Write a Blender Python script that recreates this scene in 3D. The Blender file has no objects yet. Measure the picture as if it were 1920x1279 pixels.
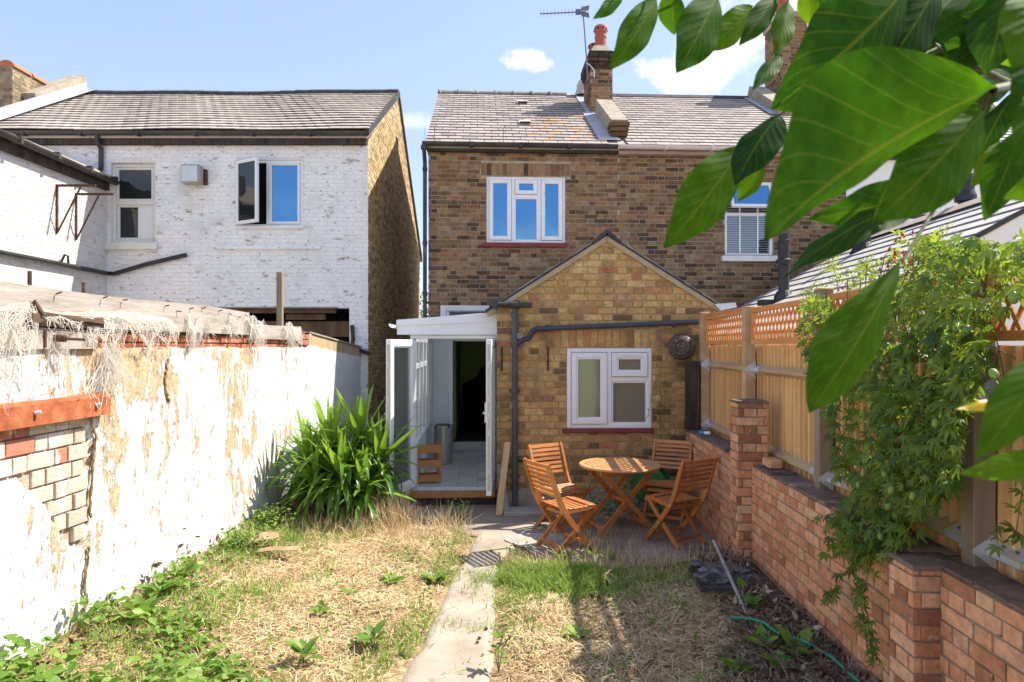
import bpy, bmesh, math, random
import numpy as np
from mathutils import Vector, Matrix

random.seed(7)
rng = np.random.default_rng(11)
SC = bpy.context.scene
COL = SC.collection
RAD = math.radians

# ------------------------------------------------------------------ camera
CAM_H = 2.0
F_PX = 1280.0                       # 24 mm lens on a 1920 px wide picture
cam_d = bpy.data.cameras.new('camera')
cam_d.lens = 24.0
cam_d.sensor_width = 36.0
cam_d.shift_y = 10.5 / 1920.0
cam_d.clip_start = 0.05
cam_d.clip_end = 3000.0
cam_d.dof.use_dof = True
cam_d.dof.focus_distance = 8.0
cam_d.dof.aperture_fstop = 9.0
cam = bpy.data.objects.new('camera', cam_d)
COL.objects.link(cam)
cam.location = (0, 0, CAM_H)
cam.rotation_euler = (RAD(90), 0, 0)
SC.camera = cam

# ------------------------------------------------------------------ light
SUN_AZ, SUN_EL = RAD(71), RAD(51)
SKY_STRENGTH = 0.15
SUN_STRENGTH = 2.8
EXPOSURE = 1.80
SKY_TINT = (0.83, 0.87, 1.06)
SUN_DIR = Vector((math.cos(SUN_EL) * math.sin(SUN_AZ), math.cos(SUN_EL) * math.cos(SUN_AZ), math.sin(SUN_EL)))
sun_d = bpy.data.lights.new('sun', 'SUN')
sun_d.energy = SUN_STRENGTH
sun_d.angle = RAD(0.53)
sun_d.color = (1.0, 0.93, 0.82)
sun = bpy.data.objects.new('sun', sun_d)
COL.objects.link(sun)
sun.location = (6, 6, 14)
sun.rotation_euler = (-SUN_DIR).to_track_quat('-Z', 'Y').to_euler()

world = bpy.data.worlds.new('World')
SC.world = world
world.use_nodes = True
wt = world.node_tree
wt.nodes.clear()
w_out = wt.nodes.new('ShaderNodeOutputWorld')
w_bg = wt.nodes.new('ShaderNodeBackground')
w_bg.inputs['Strength'].default_value = SKY_STRENGTH
w_sky = wt.nodes.new('ShaderNodeTexSky')
w_sky.sky_type = 'NISHITA'
w_sky.sun_disc = False
w_sky.sun_elevation = SUN_EL
w_sky.sun_rotation = SUN_AZ
w_sky.air_density = 1.0
w_sky.dust_density = 0.8
w_sky.ozone_density = 2.0
w_tc = wt.nodes.new('ShaderNodeTexCoord')


def wnode(t, **kw):
    n = wt.nodes.new(t)
    for k, v in kw.items():
        setattr(n, k, v)
    return n


def wlink(a, b):
    wt.links.new(a, b)


w_noise = wnode('ShaderNodeTexNoise')
w_noise.inputs['Scale'].default_value = 13.0
w_noise.inputs['Detail'].default_value = 7.0
w_noise.inputs['Roughness'].default_value = 0.6
wlink(w_tc.outputs['Generated'], w_noise.inputs['Vector'])
cloud_sum = None


def cloud(direction, scale, soft=0.55):
    """one cloud of the sky: an ellipsoid of directions with a ragged rim"""
    global cloud_sum
    d = Vector(direction).normalized()
    sub = wnode('ShaderNodeVectorMath', operation='SUBTRACT')
    wlink(w_tc.outputs['Generated'], sub.inputs[0])
    sub.inputs[1].default_value = d
    mul = wnode('ShaderNodeVectorMath', operation='MULTIPLY')
    wlink(sub.outputs[0], mul.inputs[0])
    mul.inputs[1].default_value = scale
    ln = wnode('ShaderNodeVectorMath', operation='LENGTH')
    wlink(mul.outputs[0], ln.inputs[0])
    add = wnode('ShaderNodeMath', operation='MULTIPLY_ADD')
    wlink(w_noise.outputs['Fac'], add.inputs[0])
    add.inputs[1].default_value = 2.6
    add.inputs[2].default_value = -0.85
    su = wnode('ShaderNodeMath', operation='SUBTRACT')
    wlink(add.outputs[0], su.inputs[0])
    wlink(ln.outputs['Value'], su.inputs[1])
    mr = wnode('ShaderNodeMapRange')
    mr.inputs['From Min'].default_value = -0.55
    mr.inputs['From Max'].default_value = -0.55 + soft
    mr.interpolation_type = 'SMOOTHSTEP'
    wlink(su.outputs[0], mr.inputs['Value'])
    if cloud_sum is None:
        cloud_sum = mr.outputs[0]
    else:
        mx = wnode('ShaderNodeMath', operation='MAXIMUM')
        wlink(cloud_sum, mx.inputs[0])
        wlink(mr.outputs[0], mx.inputs[1])
        cloud_sum = mx.outputs[0]


cloud((0.026, 1, 0.420), (28, 28, 46))
cloud((0.262, 1, 0.408), (12, 14, 26))
cloud((0.31, 1, 0.435), (12, 14, 26))
cloud((0.36, 1, 0.465), (12, 14, 24))
cloud((-0.18, 1, 0.33), (3.5, 7, 60), 1.5)
cloud((-0.8, -1, 0.35), (4, 4, 11))
cloud((0.35, -1, 0.50), (3, 3, 9))
cloud((0.06, -1, 0.15), (4, 5, 22), 1.3)
cloud((-0.25, -1, 0.21), (5, 5, 34), 1.6)
cloud((0.9, -0.6, 0.45), (4, 4, 9))
cloud((-1, 0.3, 0.5), (4, 4, 9))
w_mix = wnode('ShaderNodeMixRGB')
wlink(cloud_sum, w_mix.inputs['Fac'])
w_gam = wnode('ShaderNodeGamma')                          # even summer sky: softer fall-off round the sun
w_gam.inputs['Gamma'].default_value = 0.52
wlink(w_sky.outputs[0], w_gam.inputs['Color'])
w_pale = wnode('ShaderNodeMixRGB', blend_type='MULTIPLY')
w_pale.inputs['Fac'].default_value = 1.0
w_pale.inputs['Color2'].default_value = (SKY_TINT[0], SKY_TINT[1], SKY_TINT[2], 1)
wlink(w_gam.outputs[0], w_pale.inputs['Color1'])
wlink(w_pale.outputs[0], w_mix.inputs['Color1'])
w_mix.inputs['Color2'].default_value = (2.6, 2.62, 2.66, 1)
wlink(w_mix.outputs[0], w_bg.inputs['Color'])
wlink(w_bg.outputs[0], w_out.inputs[0])

SC.view_settings.view_transform = 'Standard'
SC.view_settings.look = 'None'
SC.view_settings.exposure = EXPOSURE
SC.view_settings.gamma = 1.0
SC.view_settings.use_curve_mapping = False
SC.render.engine = 'CYCLES'
SC.cycles.use_denoising = True
SC.cycles.max_bounces = 8
SC.cycles.transparent_max_bounces = 12


# ------------------------------------------------------------------ measuring
def P(px, py, Y):
    """point at depth Y that stands at this place of the photograph"""
    return Vector(((px - 960.0) / F_PX * Y, Y, CAM_H - (py - 650.0) / F_PX * Y))


def proj(p):
    y = max(p[1], 0.05)
    return (960 + F_PX * p[0] / y, 650 + F_PX * (CAM_H - p[2]) / y)


# ------------------------------------------------------------------ materials
MATS = {}


def ramp_set(node, stops, interp='LINEAR'):
    cr = node.color_ramp
    cr.interpolation = interp
    while len(cr.elements) > 1:
        cr.elements.remove(cr.elements[-1])
    cr.elements[0].position = stops[0][0]
    cr.elements[0].color = (*stops[0][1], 1)
    for p, c in stops[1:]:
        e = cr.elements.new(p)
        e.color = (*c, 1)


class NT:
    def __init__(s, name):
        s.m = bpy.data.materials.new(name)
        s.m.use_nodes = True
        s.t = s.m.node_tree
        s.t.nodes.clear()
        s.out = s.n('ShaderNodeOutputMaterial')

    def n(s, t, **kw):
        x = s.t.nodes.new(t)
        for k, v in kw.items():
            setattr(x, k, v)
        return x

    def l(s, a, b):
        s.t.links.new(a, b)

    def math(s, op, a, b=None, c=None, clamp=False):
        x = s.n('ShaderNodeMath', operation=op)
        x.use_clamp = clamp
        for i, v in enumerate((a, b, c)):
            if v is None:
                continue
            if isinstance(v, (int, float)):
                x.inputs[i].default_value = v
            else:
                s.l(v, x.inputs[i])
        return x.outputs[0]

    def mix(s, f, a, b, blend='MIX'):
        x = s.n('ShaderNodeMixRGB', blend_type=blend)
        for i, v in enumerate((f, a, b)):
            if isinstance(v, (int, float)):
                x.inputs[i].default_value = v
            elif isinstance(v, tuple):
                x.inputs[i].default_value = (*v, 1)
            else:
                s.l(v, x.inputs[i])
        return x.outputs[0]

    def noise(s, vec, scale, detail=4, rough=0.55, stretch=None):
        if stretch:
            mp = s.n('ShaderNodeMapping')
            mp.inputs['Scale'].default_value = stretch
            s.l(vec, mp.inputs['Vector'])
            vec = mp.outputs[0]
        x = s.n('ShaderNodeTexNoise')
        x.inputs['Scale'].default_value = scale
        x.inputs['Detail'].default_value = detail
        x.inputs['Roughness'].default_value = rough
        s.l(vec, x.inputs['Vector'])
        return x.outputs['Fac']

    def step(s, v, lo, hi):
        x = s.n('ShaderNodeMapRange')
        x.inputs['From Min'].default_value = lo
        x.inputs['From Max'].default_value = hi
        s.l(v, x.inputs['Value'])
        return x.outputs[0]

    def ramp(s, v, stops, interp='LINEAR'):
        x = s.n('ShaderNodeValToRGB')
        ramp_set(x, stops, interp)
        s.l(v, x.inputs['Fac'])
        return x.outputs['Color']

    def tone(s):
        a = s.n('ShaderNodeAttribute', attribute_type='GEOMETRY', attribute_name='tone')
        b = s.n('ShaderNodeAttribute', attribute_type='OBJECT', attribute_name='tone')
        return s.math('ADD', a.outputs['Fac'], b.outputs['Fac'])


def mat(name, stops, scale=6.0, rough=0.7, bump=0.0, bscale=60.0, spec=0.3, metal=0.0, tone=False, stretch=None,
        spots=(), vary=0.25, vscale=None, coord='pos', bstretch=None, transl=0.0, tcol=None, bdist=0.02, detail=4):
    """procedural material: colour ramp over noise (or over each piece's own tone), stains, fine relief"""
    if name in MATS:
        return MATS[name]
    s = NT(name)
    if coord == 'pos':
        vec = s.n('ShaderNodeNewGeometry').outputs['Position']
    else:
        vec = s.n('ShaderNodeTexCoord').outputs['Object']
    nz = s.noise(vec, scale, detail, 0.6, stretch)
    if tone:
        col = s.ramp(s.tone(), stops)
        v = s.step(s.noise(vec, vscale or scale, 5, 0.65, stretch), 0.25, 0.75)
        g = s.math('MULTIPLY_ADD', v, 2 * vary, 1 - vary)
        col = s.mul(col, g)
    else:
        col = s.ramp(s.step(nz, 0.28, 0.72), stops)
    for (c, sc, lo, hi, st) in spots:
        col = s.mix(s.step(s.noise(vec, sc, 6, 0.62, st), lo, hi), col, c)
    b = s.n('ShaderNodeBsdfPrincipled')
    s.l(col, b.inputs['Base Color'])
    b.inputs['Roughness'].default_value = rough
    b.inputs['Metallic'].default_value = metal
    b.inputs['Specular IOR Level'].default_value = spec
    if bump:
        bp = s.n('ShaderNodeBump')
        bp.inputs['Strength'].default_value = bump
        bp.inputs['Distance'].default_value = bdist
        s.l(s.noise(vec, bscale, 5, 0.6, bstretch or stretch), bp.inputs['Height'])
        s.l(bp.outputs[0], b.inputs['Normal'])
    if transl:
        tr = s.n('ShaderNodeBsdfTranslucent')
        if tcol:
            tr.inputs['Color'].default_value = (*tcol, 1)
            s.l(s.mix(0.5, col, tcol), tr.inputs['Color'])
        else:
            s.l(col, tr.inputs['Color'])
        mx = s.n('ShaderNodeMixShader')
        mx.inputs[0].default_value = transl
        s.l(b.outputs[0], mx.inputs[1])
        s.l(tr.outputs[0], mx.inputs[2])
        s.l(mx.outputs[0], s.out.inputs[0])
    else:
        s.l(b.outputs[0], s.out.inputs[0])
    MATS[name] = s.m
    return s.m


def _mul(s, col, g):
    x = s.n('ShaderNodeVectorMath', operation='SCALE')
    s.l(col, x.inputs[0])
    s.l(g, x.inputs['Scale'])
    return x.outputs[0]


NT.mul = _mul

STOCK = [(0.0, (0.0742, 0.0469, 0.0295)), (0.18, (0.1409, 0.0807, 0.0435)), (0.4, (0.2141, 0.121, 0.0611)), (0.58, (0.2757, 0.1618, 0.0806)), (0.72, (0.3138, 0.1996, 0.1014)), (0.86, (0.2604, 0.115, 0.0611)), (0.95, (0.1882, 0.1389, 0.0979)), (1.0, (0.3701, 0.2434, 0.1246))]
YSTOCK = [(0.0, (0.1471, 0.09, 0.0488)), (0.12, (0.2789, 0.1606, 0.069)), (0.38, (0.4669, 0.2754, 0.1059)), (0.65, (0.5867, 0.3642, 0.1446)), (0.82, (0.5023, 0.2953, 0.1261)), (0.9, (0.4974, 0.1927, 0.0906)), (0.96, (0.2829, 0.2049, 0.1346)), (1.0, (0.6164, 0.4081, 0.1791))]
REDB = [(0.0, (0.2828, 0.1291, 0.0738)), (0.25, (0.4918, 0.2152, 0.1107)), (0.5, (0.6148, 0.289, 0.1537)), (0.75, (0.6886, 0.3689, 0.209)), (0.9, (0.6394, 0.4058, 0.2459)), (1.0, (0.5164, 0.2828, 0.1844))]
MOSSY = ((0.05, 0.06, 0.03), 3.0, 0.66, 0.80, None)
M_stock = mat('stock_brick', STOCK, 22, 0.85, 0.5, 90, 0.2, tone=True, vary=0.42, vscale=14, spots=[((0.42, 0.36, 0.28), 40, 0.62, 0.74, None), ((0.05, 0.042, 0.036), 24, 0.62, 0.74, None), ((0.085, 0.065, 0.048), 1.3, 0.60, 0.80, None)])
M_ystock = mat('yellow_stock_brick', YSTOCK, 20, 0.85, 0.6, 80, 0.2, tone=True, vary=0.36, vscale=16, spots=[((0.13, 0.09, 0.055), 1.5, 0.58, 0.80, (1.6, 1, .7)), ((0.10, 0.075, 0.05), 26, 0.60, 0.70, None), ((0.5, 0.4, 0.24), 38, 0.66, 0.76, None)])
M_redb = mat('red_brick', REDB, 22, 0.82, 0.5, 90, 0.2, tone=True, vary=0.32, vscale=18, spots=[((0.14, 0.075, 0.05), 30, 0.64, 0.74, None), ((0.64, 0.53, 0.42), 13, 0.60, 0.74, None), ((0.17, 0.11, 0.075), 2.0, 0.60, 0.82, None), ((0.40, 0.33, 0.25), 5, 0.66, 0.78, (1, 1, 2.5))])
M_gableb = mat('weathered_gable_brick', [(0, (0.30, 0.21, 0.11)), (0.5, (0.53, 0.39, 0.205)), (1, (0.64, 0.49, 0.28))], 20, 0.85, 0.3, 60, 0.2, tone=True, vary=0.35, vscale=9, spots=[((0.16, 0.11, 0.06), 26, 0.58, 0.66, None)])
M_creamb = mat('worn_cream_brick', [(0, (0.50, 0.405, 0.325)), (0.7, (0.60, 0.50, 0.41)), (0.82, (0.54, 0.36, 0.28)), (1, (0.46, 0.16, 0.09))], 22, 0.85, 0.4, 70, 0.2, tone=True, vary=0.16, spots=[((0.78, 0.75, 0.70), 4.5, 0.56, 0.64, None), ((0.34, 0.26, 0.2), 17, 0.66, 0.72, None)])
M_bright_red = mat('bright_red_brick', [(0, (0.36, 0.10, 0.05)), (1, (0.52, 0.19, 0.10))], 18, 0.85, 0.5, 60, 0.2, tone=True, vary=0.3, spots=[((0.6, 0.5, 0.42), 9, 0.6, 0.7, None)])
M_mortar = mat('grey_brown_mortar', [(0, (0.34, 0.285, 0.215)), (1, (0.50, 0.43, 0.335))], 9, 0.95, 0.6, 140, 0.1)
M_ymortar = mat('sandy_mortar', [(0, (0.34, 0.255, 0.145)), (1, (0.50, 0.39, 0.23))], 9, 0.95, 0.6, 140, 0.1)
M_rmortar = mat('dirty_mortar', [(0, (0.22, 0.165, 0.11)), (1, (0.42, 0.33, 0.23))], 7, 0.95, 0.6, 140, 0.1)
M_darkmortar = mat('dark_gable_mortar', [(0, (0.24, 0.165, 0.085)), (1, (0.36, 0.26, 0.14))], 7, 0.95, 0.4, 140, 0.1)
M_brownmortar = mat('brown_crack_mortar', [(0, (0.12, 0.075, 0.04)), (1, (0.40, 0.29, 0.17))], 14, 0.95, 0.6, 140, 0.1)
FLAKE = ((0.20, 0.155, 0.11), 15, 0.655, 0.675, None)
M_whitebrick = mat('flaking_white_paint', [(0, (0.78, 0.78, 0.785)), (1, (0.86, 0.86, 0.86))], 1.3, 0.7, 0.25, 60, 0.25,
                   spots=[((0.66, 0.61, 0.53), 0.9, 0.55, 0.75, None), ((0.37, 0.31, 0.24), 3.6, 0.60, 0.655, (1, 1, 2.4)), ((0.17, 0.135, 0.10), 10, 0.615, 0.64, (1, 1, 2.6)), ((0.66, 0.66, 0.67), 3, 0.5, 0.7, None)])
M_paintjoint = mat('grey_painted_joint', [(0, (0.62, 0.62, 0.63)), (1, (0.75, 0.75, 0.75))], 3, 0.8, 0.2)
M_wingbrick = mat('white_wing_paint', [(0, (0.56, 0.51, 0.43)), (0.5, (0.64, 0.61, 0.56)), (1, (0.68, 0.665, 0.64))], 2.5, 0.7, 0.25, 60, 0.25,
                  spots=[((0.52, 0.42, 0.30), 5, 0.57, 0.66, (1, 1, 2.2)), ((0.25, 0.20, 0.15), 13, 0.70, 0.715, None)])
M_upvc = mat('white_upvc', [(0, (0.76, 0.77, 0.79)), (1, (0.82, 0.82, 0.83))], 1.2, 0.35, 0, 60, 0.45, spots=[((0.62, 0.60, 0.56), 4, 0.62, 0.8, None)])
M_whitewood = mat('flaking_white_woodwork', [(0, (0.66, 0.64, 0.58)), (1, (0.78, 0.77, 0.74))], 4, 0.6, 0.2, 40, 0.3, spots=[((0.30, 0.22, 0.15), 17, 0.66, 0.70, None)])
M_redsill = mat('dark_red_sill_paint', [(0, (0.17, 0.035, 0.035)), (1, (0.26, 0.06, 0.055))], 8, 0.7, 0.2, 60, 0.3)
M_black = mat('black_plastic', [(0, (0.018, 0.018, 0.02)), (1, (0.032, 0.032, 0.036))], 3, 0.45, 0, 60, 0.4, spots=[((0.09, 0.085, 0.08), 7, 0.6, 0.8, None)])
M_gutter = mat('weathered_black_gutter', [(0, (0.022, 0.021, 0.021)), (1, (0.075, 0.068, 0.062))], 2.2, 0.55, 0.1, 40, 0.4, spots=[((0.16, 0.13, 0.11), 5, 0.62, 0.78, (1, 1, 1))])
M_greypipe = mat('grey_plastic_pipe', [(0, (0.055, 0.058, 0.068)), (1, (0.095, 0.098, 0.112))], 2.5, 0.45, 0, 60, 0.4, spots=[((0.20, 0.19, 0.18), 5, 0.62, 0.8, None)])
M_palegutter = mat('pale_pink_gutter', [(0, (0.50, 0.43, 0.39)), (1, (0.62, 0.56, 0.52))], 2.5, 0.5, 0, 60, 0.4)
SLATE = [(0.0, (0.1863, 0.1646, 0.156)), (0.3, (0.2959, 0.2602, 0.2393)), (0.6, (0.378, 0.3293, 0.2965)), (0.85, (0.4383, 0.3771, 0.3382)), (1.0, (0.252, 0.2337, 0.2341))]
M_slate = mat('weathered_slate', SLATE, 5, 0.75, 0.15, 30, 0.25, tone=True, vary=0.14, vscale=2.2,
              spots=[((0.27, 0.22, 0.18), 2.4, 0.56, 0.74, None), ((0.55, 0.27, 0.05), 5.5, 0.735, 0.76, None), ((0.12, 0.10, 0.085), 19, 0.68, 0.74, None)])
M_lichslate = mat('lichen_slate', SLATE, 5, 0.75, 0.15, 30, 0.25, tone=True, vary=0.14, vscale=2.2,
                  spots=[((0.26, 0.19, 0.13), 3.2, 0.52, 0.66, None), ((0.56, 0.26, 0.04), 7.5, 0.56, 0.61, None), ((0.12, 0.10, 0.085), 19, 0.66, 0.74, None)])
M_conctile = mat('weathered_concrete_tile', [(0, (0.33, 0.285, 0.255)), (0.5, (0.45, 0.40, 0.355)), (1, (0.54, 0.48, 0.43))], 5, 0.85, 0.2, 30, 0.2, tone=True, vary=0.16, vscale=2,
                 spots=[((0.07, 0.06, 0.045), 11, 0.655, 0.70, None), ((0.55, 0.50, 0.44), 3, 0.62, 0.8, None)])
M_greyslate = mat('pale_fibre_slate', [(0, (0.40, 0.385, 0.365)), (1, (0.52, 0.50, 0.47))], 3, 0.7, 0.1, 40, 0.25, tone=True, vary=0.1, vscale=4)
M_blueslate = mat('blue_grey_slate', [(0, (0.12, 0.135, 0.17)), (1, (0.19, 0.205, 0.24))], 3, 0.55, 0.1, 40, 0.4, tone=True, vary=0.15, vscale=4)
M_ridge = mat('grey_ridge_tile', [(0, (0.17, 0.165, 0.155)), (1, (0.34, 0.32, 0.295))], 7, 0.85, 0.4, 50, 0.2, spots=[((0.45, 0.26, 0.10), 9, 0.68, 0.74, None)])
M_darkridge = mat('dark_ridge_tile', [(0, (0.035, 0.036, 0.042)), (1, (0.085, 0.08, 0.08))], 5, 0.8, 0.3, 50, 0.2)
M_lead = mat('lead_flashing', [(0, (0.33, 0.345, 0.375)), (1, (0.50, 0.51, 0.53))], 4, 0.5, 0.15, 20, 0.4)
M_terracotta = mat('red_terracotta', [(0, (0.33, 0.085, 0.055)), (1, (0.45, 0.145, 0.095))], 5, 0.75, 0.2, 40, 0.25)
M_buffpot = mat('buff_pottery', [(0, (0.42, 0.38, 0.32)), (1, (0.55, 0.50, 0.43))], 5, 0.75, 0.2, 40, 0.25)
M_cement = mat('old_cement', [(0, (0.26, 0.22, 0.165)), (1, (0.45, 0.39, 0.31))], 6, 0.9, 0.5, 60, 0.15, spots=[((0.42, 0.27, 0.09), 12, 0.66, 0.72, None)])
M_mossblack = mat('soot_and_moss', [(0, (0.03, 0.03, 0.026)), (1, (0.075, 0.07, 0.05))], 9, 0.9, 0.5, 70, 0.15)
M_steel = mat('aerial_metal', [(0, (0.10, 0.10, 0.11)), (1, (0.2, 0.2, 0.21))], 9, 0.4, 0, 50, 0.5, metal=0.7)
M_galv = mat('galvanised_steel', [(0, (0.50, 0.53, 0.57)), (1, (0.66, 0.69, 0.73))], 20, 0.42, 0.05, 60, 0.5, metal=0.45)
M_rust = mat('orange_rusty_steel', [(0, (0.25, 0.07, 0.03)), (0.5, (0.40, 0.115, 0.045)), (1, (0.50, 0.19, 0.09))], 9, 0.7, 0.3, 60, 0.3,
             spots=[((0.14, 0.05, 0.03), 14, 0.64, 0.72, None), ((0.75, 0.68, 0.6), 18, 0.70, 0.72, (1, 1, 0.5))])
M_darkrust = mat('dark_rusty_iron', [(0, (0.045, 0.022, 0.015)), (1, (0.14, 0.065, 0.04))], 16, 0.7, 0.3, 60, 0.3)
M_brownpot = mat('brown_rusty_metal', [(0, (0.085, 0.05, 0.037)), (1, (0.17, 0.10, 0.07))], 9, 0.45, 0.1, 60, 0.4)
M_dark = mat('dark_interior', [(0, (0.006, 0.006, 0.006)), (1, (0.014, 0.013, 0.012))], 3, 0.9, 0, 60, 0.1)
M_oldtimber = mat('old_brown_timber', [(0, (0.075, 0.048, 0.032)), (1, (0.17, 0.115, 0.075))], 5, 0.9, 0.4, 40, 0.15, stretch=(1, 1, 0.15))
M_blacktimber = mat('tarred_dark_timber', [(0, (0.035, 0.028, 0.025)), (1, (0.095, 0.075, 0.065))], 12, 0.9, 0.5, 40, 0.15, stretch=(1, 1, 0.12))
M_greytimber = mat('silvered_timber', [(0, (0.22, 0.18, 0.15)), (0.4, (0.37, 0.32, 0.275)), (1, (0.46, 0.41, 0.365))], 16, 0.85, 0.35, 40, 0.15, stretch=(1, 0.12, 1), spots=[((0.25, 0.16, 0.10), 11, 0.68, 0.73, (1, 0.4, 1))])
M_posttimber = mat('weathered_post_timber', [(0, (0.17, 0.125, 0.09)), (1, (0.33, 0.26, 0.195))], 9, 0.85, 0.3, 40, 0.15, stretch=(1, 1, 0.1))
M_board = mat('pale_fence_board', [(0, (0.54, 0.33, 0.14)), (0.35, (0.66, 0.43, 0.195)), (0.7, (0.75, 0.52, 0.26)), (1, (0.62, 0.39, 0.19))], 14, 0.75, 0.15, 60, 0.2, tone=True, vary=0.18, stretch=(1, 1, 0.08),
              spots=[((0.20, 0.09, 0.03), 26, 0.70, 0.76, (1, 1, 0.5))])
M_rail = mat('pale_sawn_rail', [(0, (0.40, 0.27, 0.145)), (1, (0.56, 0.41, 0.245))], 9, 0.75, 0.2, 60, 0.2, stretch=(1, 0.1, 1))
M_trellis = mat('orange_treated_trellis', [(0, (0.56, 0.225, 0.065)), (1, (0.68, 0.315, 0.11))], 9, 0.7, 0.1, 60, 0.25, stretch=(1, 0.2, 1))
M_teak = mat('oiled_orange_hardwood', [(0, (0.33, 0.105, 0.026)), (0.5, (0.44, 0.16, 0.042)), (1, (0.53, 0.22, 0.068))], 9, 0.42, 0.08, 60, 0.45, tone=True, vary=0.30, coord='obj', stretch=(3, 0.5, 1.2), spots=[((0.30, 0.20, 0.12), 7, 0.60, 0.78, (1, .5, 1)), ((0.20, 0.06, 0.015), 19, 0.62, 0.74, None)])
M_tabletop = mat('pale_worn_hardwood', [(0, (0.48, 0.235, 0.085)), (1, (0.60, 0.33, 0.14))], 9, 0.42, 0.08, 60, 0.45, tone=True, vary=0.15, coord='obj', stretch=(3, 0.5, 1.2))
M_pine = mat('pine_wood', [(0, (0.52, 0.35, 0.17)), (1, (0.66, 0.48, 0.26))], 9, 0.6, 0.1, 60, 0.3, stretch=(1, 1, 0.15))
M_honey = mat('honey_pine', [(0, (0.40, 0.165, 0.05)), (1, (0.52, 0.25, 0.09))], 9, 0.5, 0.1, 60, 0.3)
M_concrete = mat('worn_concrete', [(0, (0.31, 0.25, 0.19)), (0.5, (0.40, 0.335, 0.265)), (1, (0.46, 0.395, 0.32))], 2.6, 0.9, 0.5, 120, 0.15,
                 spots=[((0.20, 0.15, 0.11), 42, 0.66, 0.72, None), ((0.42, 0.36, 0.30), 70, 0.66, 0.74, None), ((0.19, 0.14, 0.10), 3.4, 0.60, 0.74, None), ((0.10, 0.08, 0.06), 160, 0.68, 0.72, None)])
M_slab = mat('grey_concrete_slab', [(0, (0.30, 0.27, 0.235)), (1, (0.45, 0.41, 0.36))], 3, 0.9, 0.4, 90, 0.15, spots=[((0.16, 0.13, 0.10), 26, 0.66, 0.72, None)])
M_palepatch = mat('pale_sunlit_disc', [(0, (0.48, 0.45, 0.40)), (1, (0.62, 0.59, 0.54))], 4, 0.9, 0.4, 90, 0.15, spots=[((0.30, 0.26, 0.21), 17, 0.64, 0.70, None)])  # pale tone made for the pool of sunlight on the patio
M_whiterender = mat('smooth_pale_render', [(0, (0.66, 0.67, 0.68)), (1, (0.74, 0.74, 0.74))], 0.8, 0.8, 0.1, 80, 0.2)
M_innerwall = mat('white_inner_wall', [(0, (0.72, 0.74, 0.76)), (1, (0.80, 0.81, 0.82))], 1.0, 0.6, 0.0, 80, 0.2)
M_floor_tile = mat('grey_floor_tile', [(0, (0.44, 0.42, 0.38)), (1, (0.56, 0.54, 0.49))], 3, 0.35, 0.02, 80, 0.4, tone=True, vary=0.08)
M_steelbin = mat('brushed_steel', [(0, (0.30, 0.28, 0.28)), (1, (0.44, 0.42, 0.41))], 9, 0.35, 0.0, 60, 0.5, metal=0.8, stretch=(6, 6, 0.2))
M_green_room = mat('olive_green_plaster', [(0, (0.42, 0.56, 0.18)), (1, (0.50, 0.64, 0.22))], 1.4, 0.9, 0, 60, 0.1)
M_brass = mat('brass_and_grey_metal', [(0, (0.38, 0.37, 0.36)), (1, (0.5, 0.48, 0.45))], 9, 0.4, 0, 60, 0.5, metal=0.6)
M_hose = mat('green_hose', [(0, (0.010, 0.20, 0.12)), (1, (0.02, 0.33, 0.22))], 4, 0.4, 0, 60, 0.4)
M_reel = mat('green_plastic', [(0, (0.012, 0.13, 0.035)), (1, (0.03, 0.20, 0.05))], 4, 0.4, 0, 60, 0.4)
M_blue = mat('blue_plastic', [(0, (0.03, 0.26, 0.62)), (1, (0.05, 0.36, 0.72))], 4, 0.4, 0, 60, 0.4)
M_net = mat('frayed_white_netting', [(0, (0.82, 0.79, 0.72)), (1, (0.92, 0.90, 0.86))], 6, 0.9, 0, 60, 0.1, transl=0.5)
M_card = mat('sun_bleached_cardboard', [(0, (0.28, 0.18, 0.10)), (1, (0.42, 0.31, 0.20))], 6, 0.9, 0.2, 60, 0.1)
M_ash = mat('grey_ash', [(0, (0.035, 0.033, 0.035)), (0.5, (0.11, 0.105, 0.11)), (1, (0.30, 0.28, 0.28))], 12, 0.95, 0.7, 50, 0.1)
M_litter = mat('brown_leaf_litter', [(0, (0.07, 0.047, 0.033)), (0.5, (0.17, 0.118, 0.085)), (0.8, (0.29, 0.21, 0.15)), (1, (0.42, 0.34, 0.26))], 9, 0.9, 0.2, 60, 0.1, tone=True, vary=0.3)


def glass_mat(name, base, ior, rough=0.02, wob=0.0, metal=0.0):
    s = NT(name)
    b = s.n('ShaderNodeBsdfPrincipled')
    b.inputs['Base Color'].default_value = (*base, 1)
    b.inputs['Roughness'].default_value = rough
    b.inputs['IOR'].default_value = ior
    b.inputs['Metallic'].default_value = metal
    if wob:
        bp = s.n('ShaderNodeBump')
        bp.inputs['Strength'].default_value = wob
        bp.inputs['Distance'].default_value = 0.01
        s.l(s.noise(s.n('ShaderNodeNewGeometry').outputs['Position'], 1.6, 2), bp.inputs['Height'])
        s.l(bp.outputs[0], b.inputs['Normal'])
    s.l(b.outputs[0], s.out.inputs[0])
    return s.m


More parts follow.
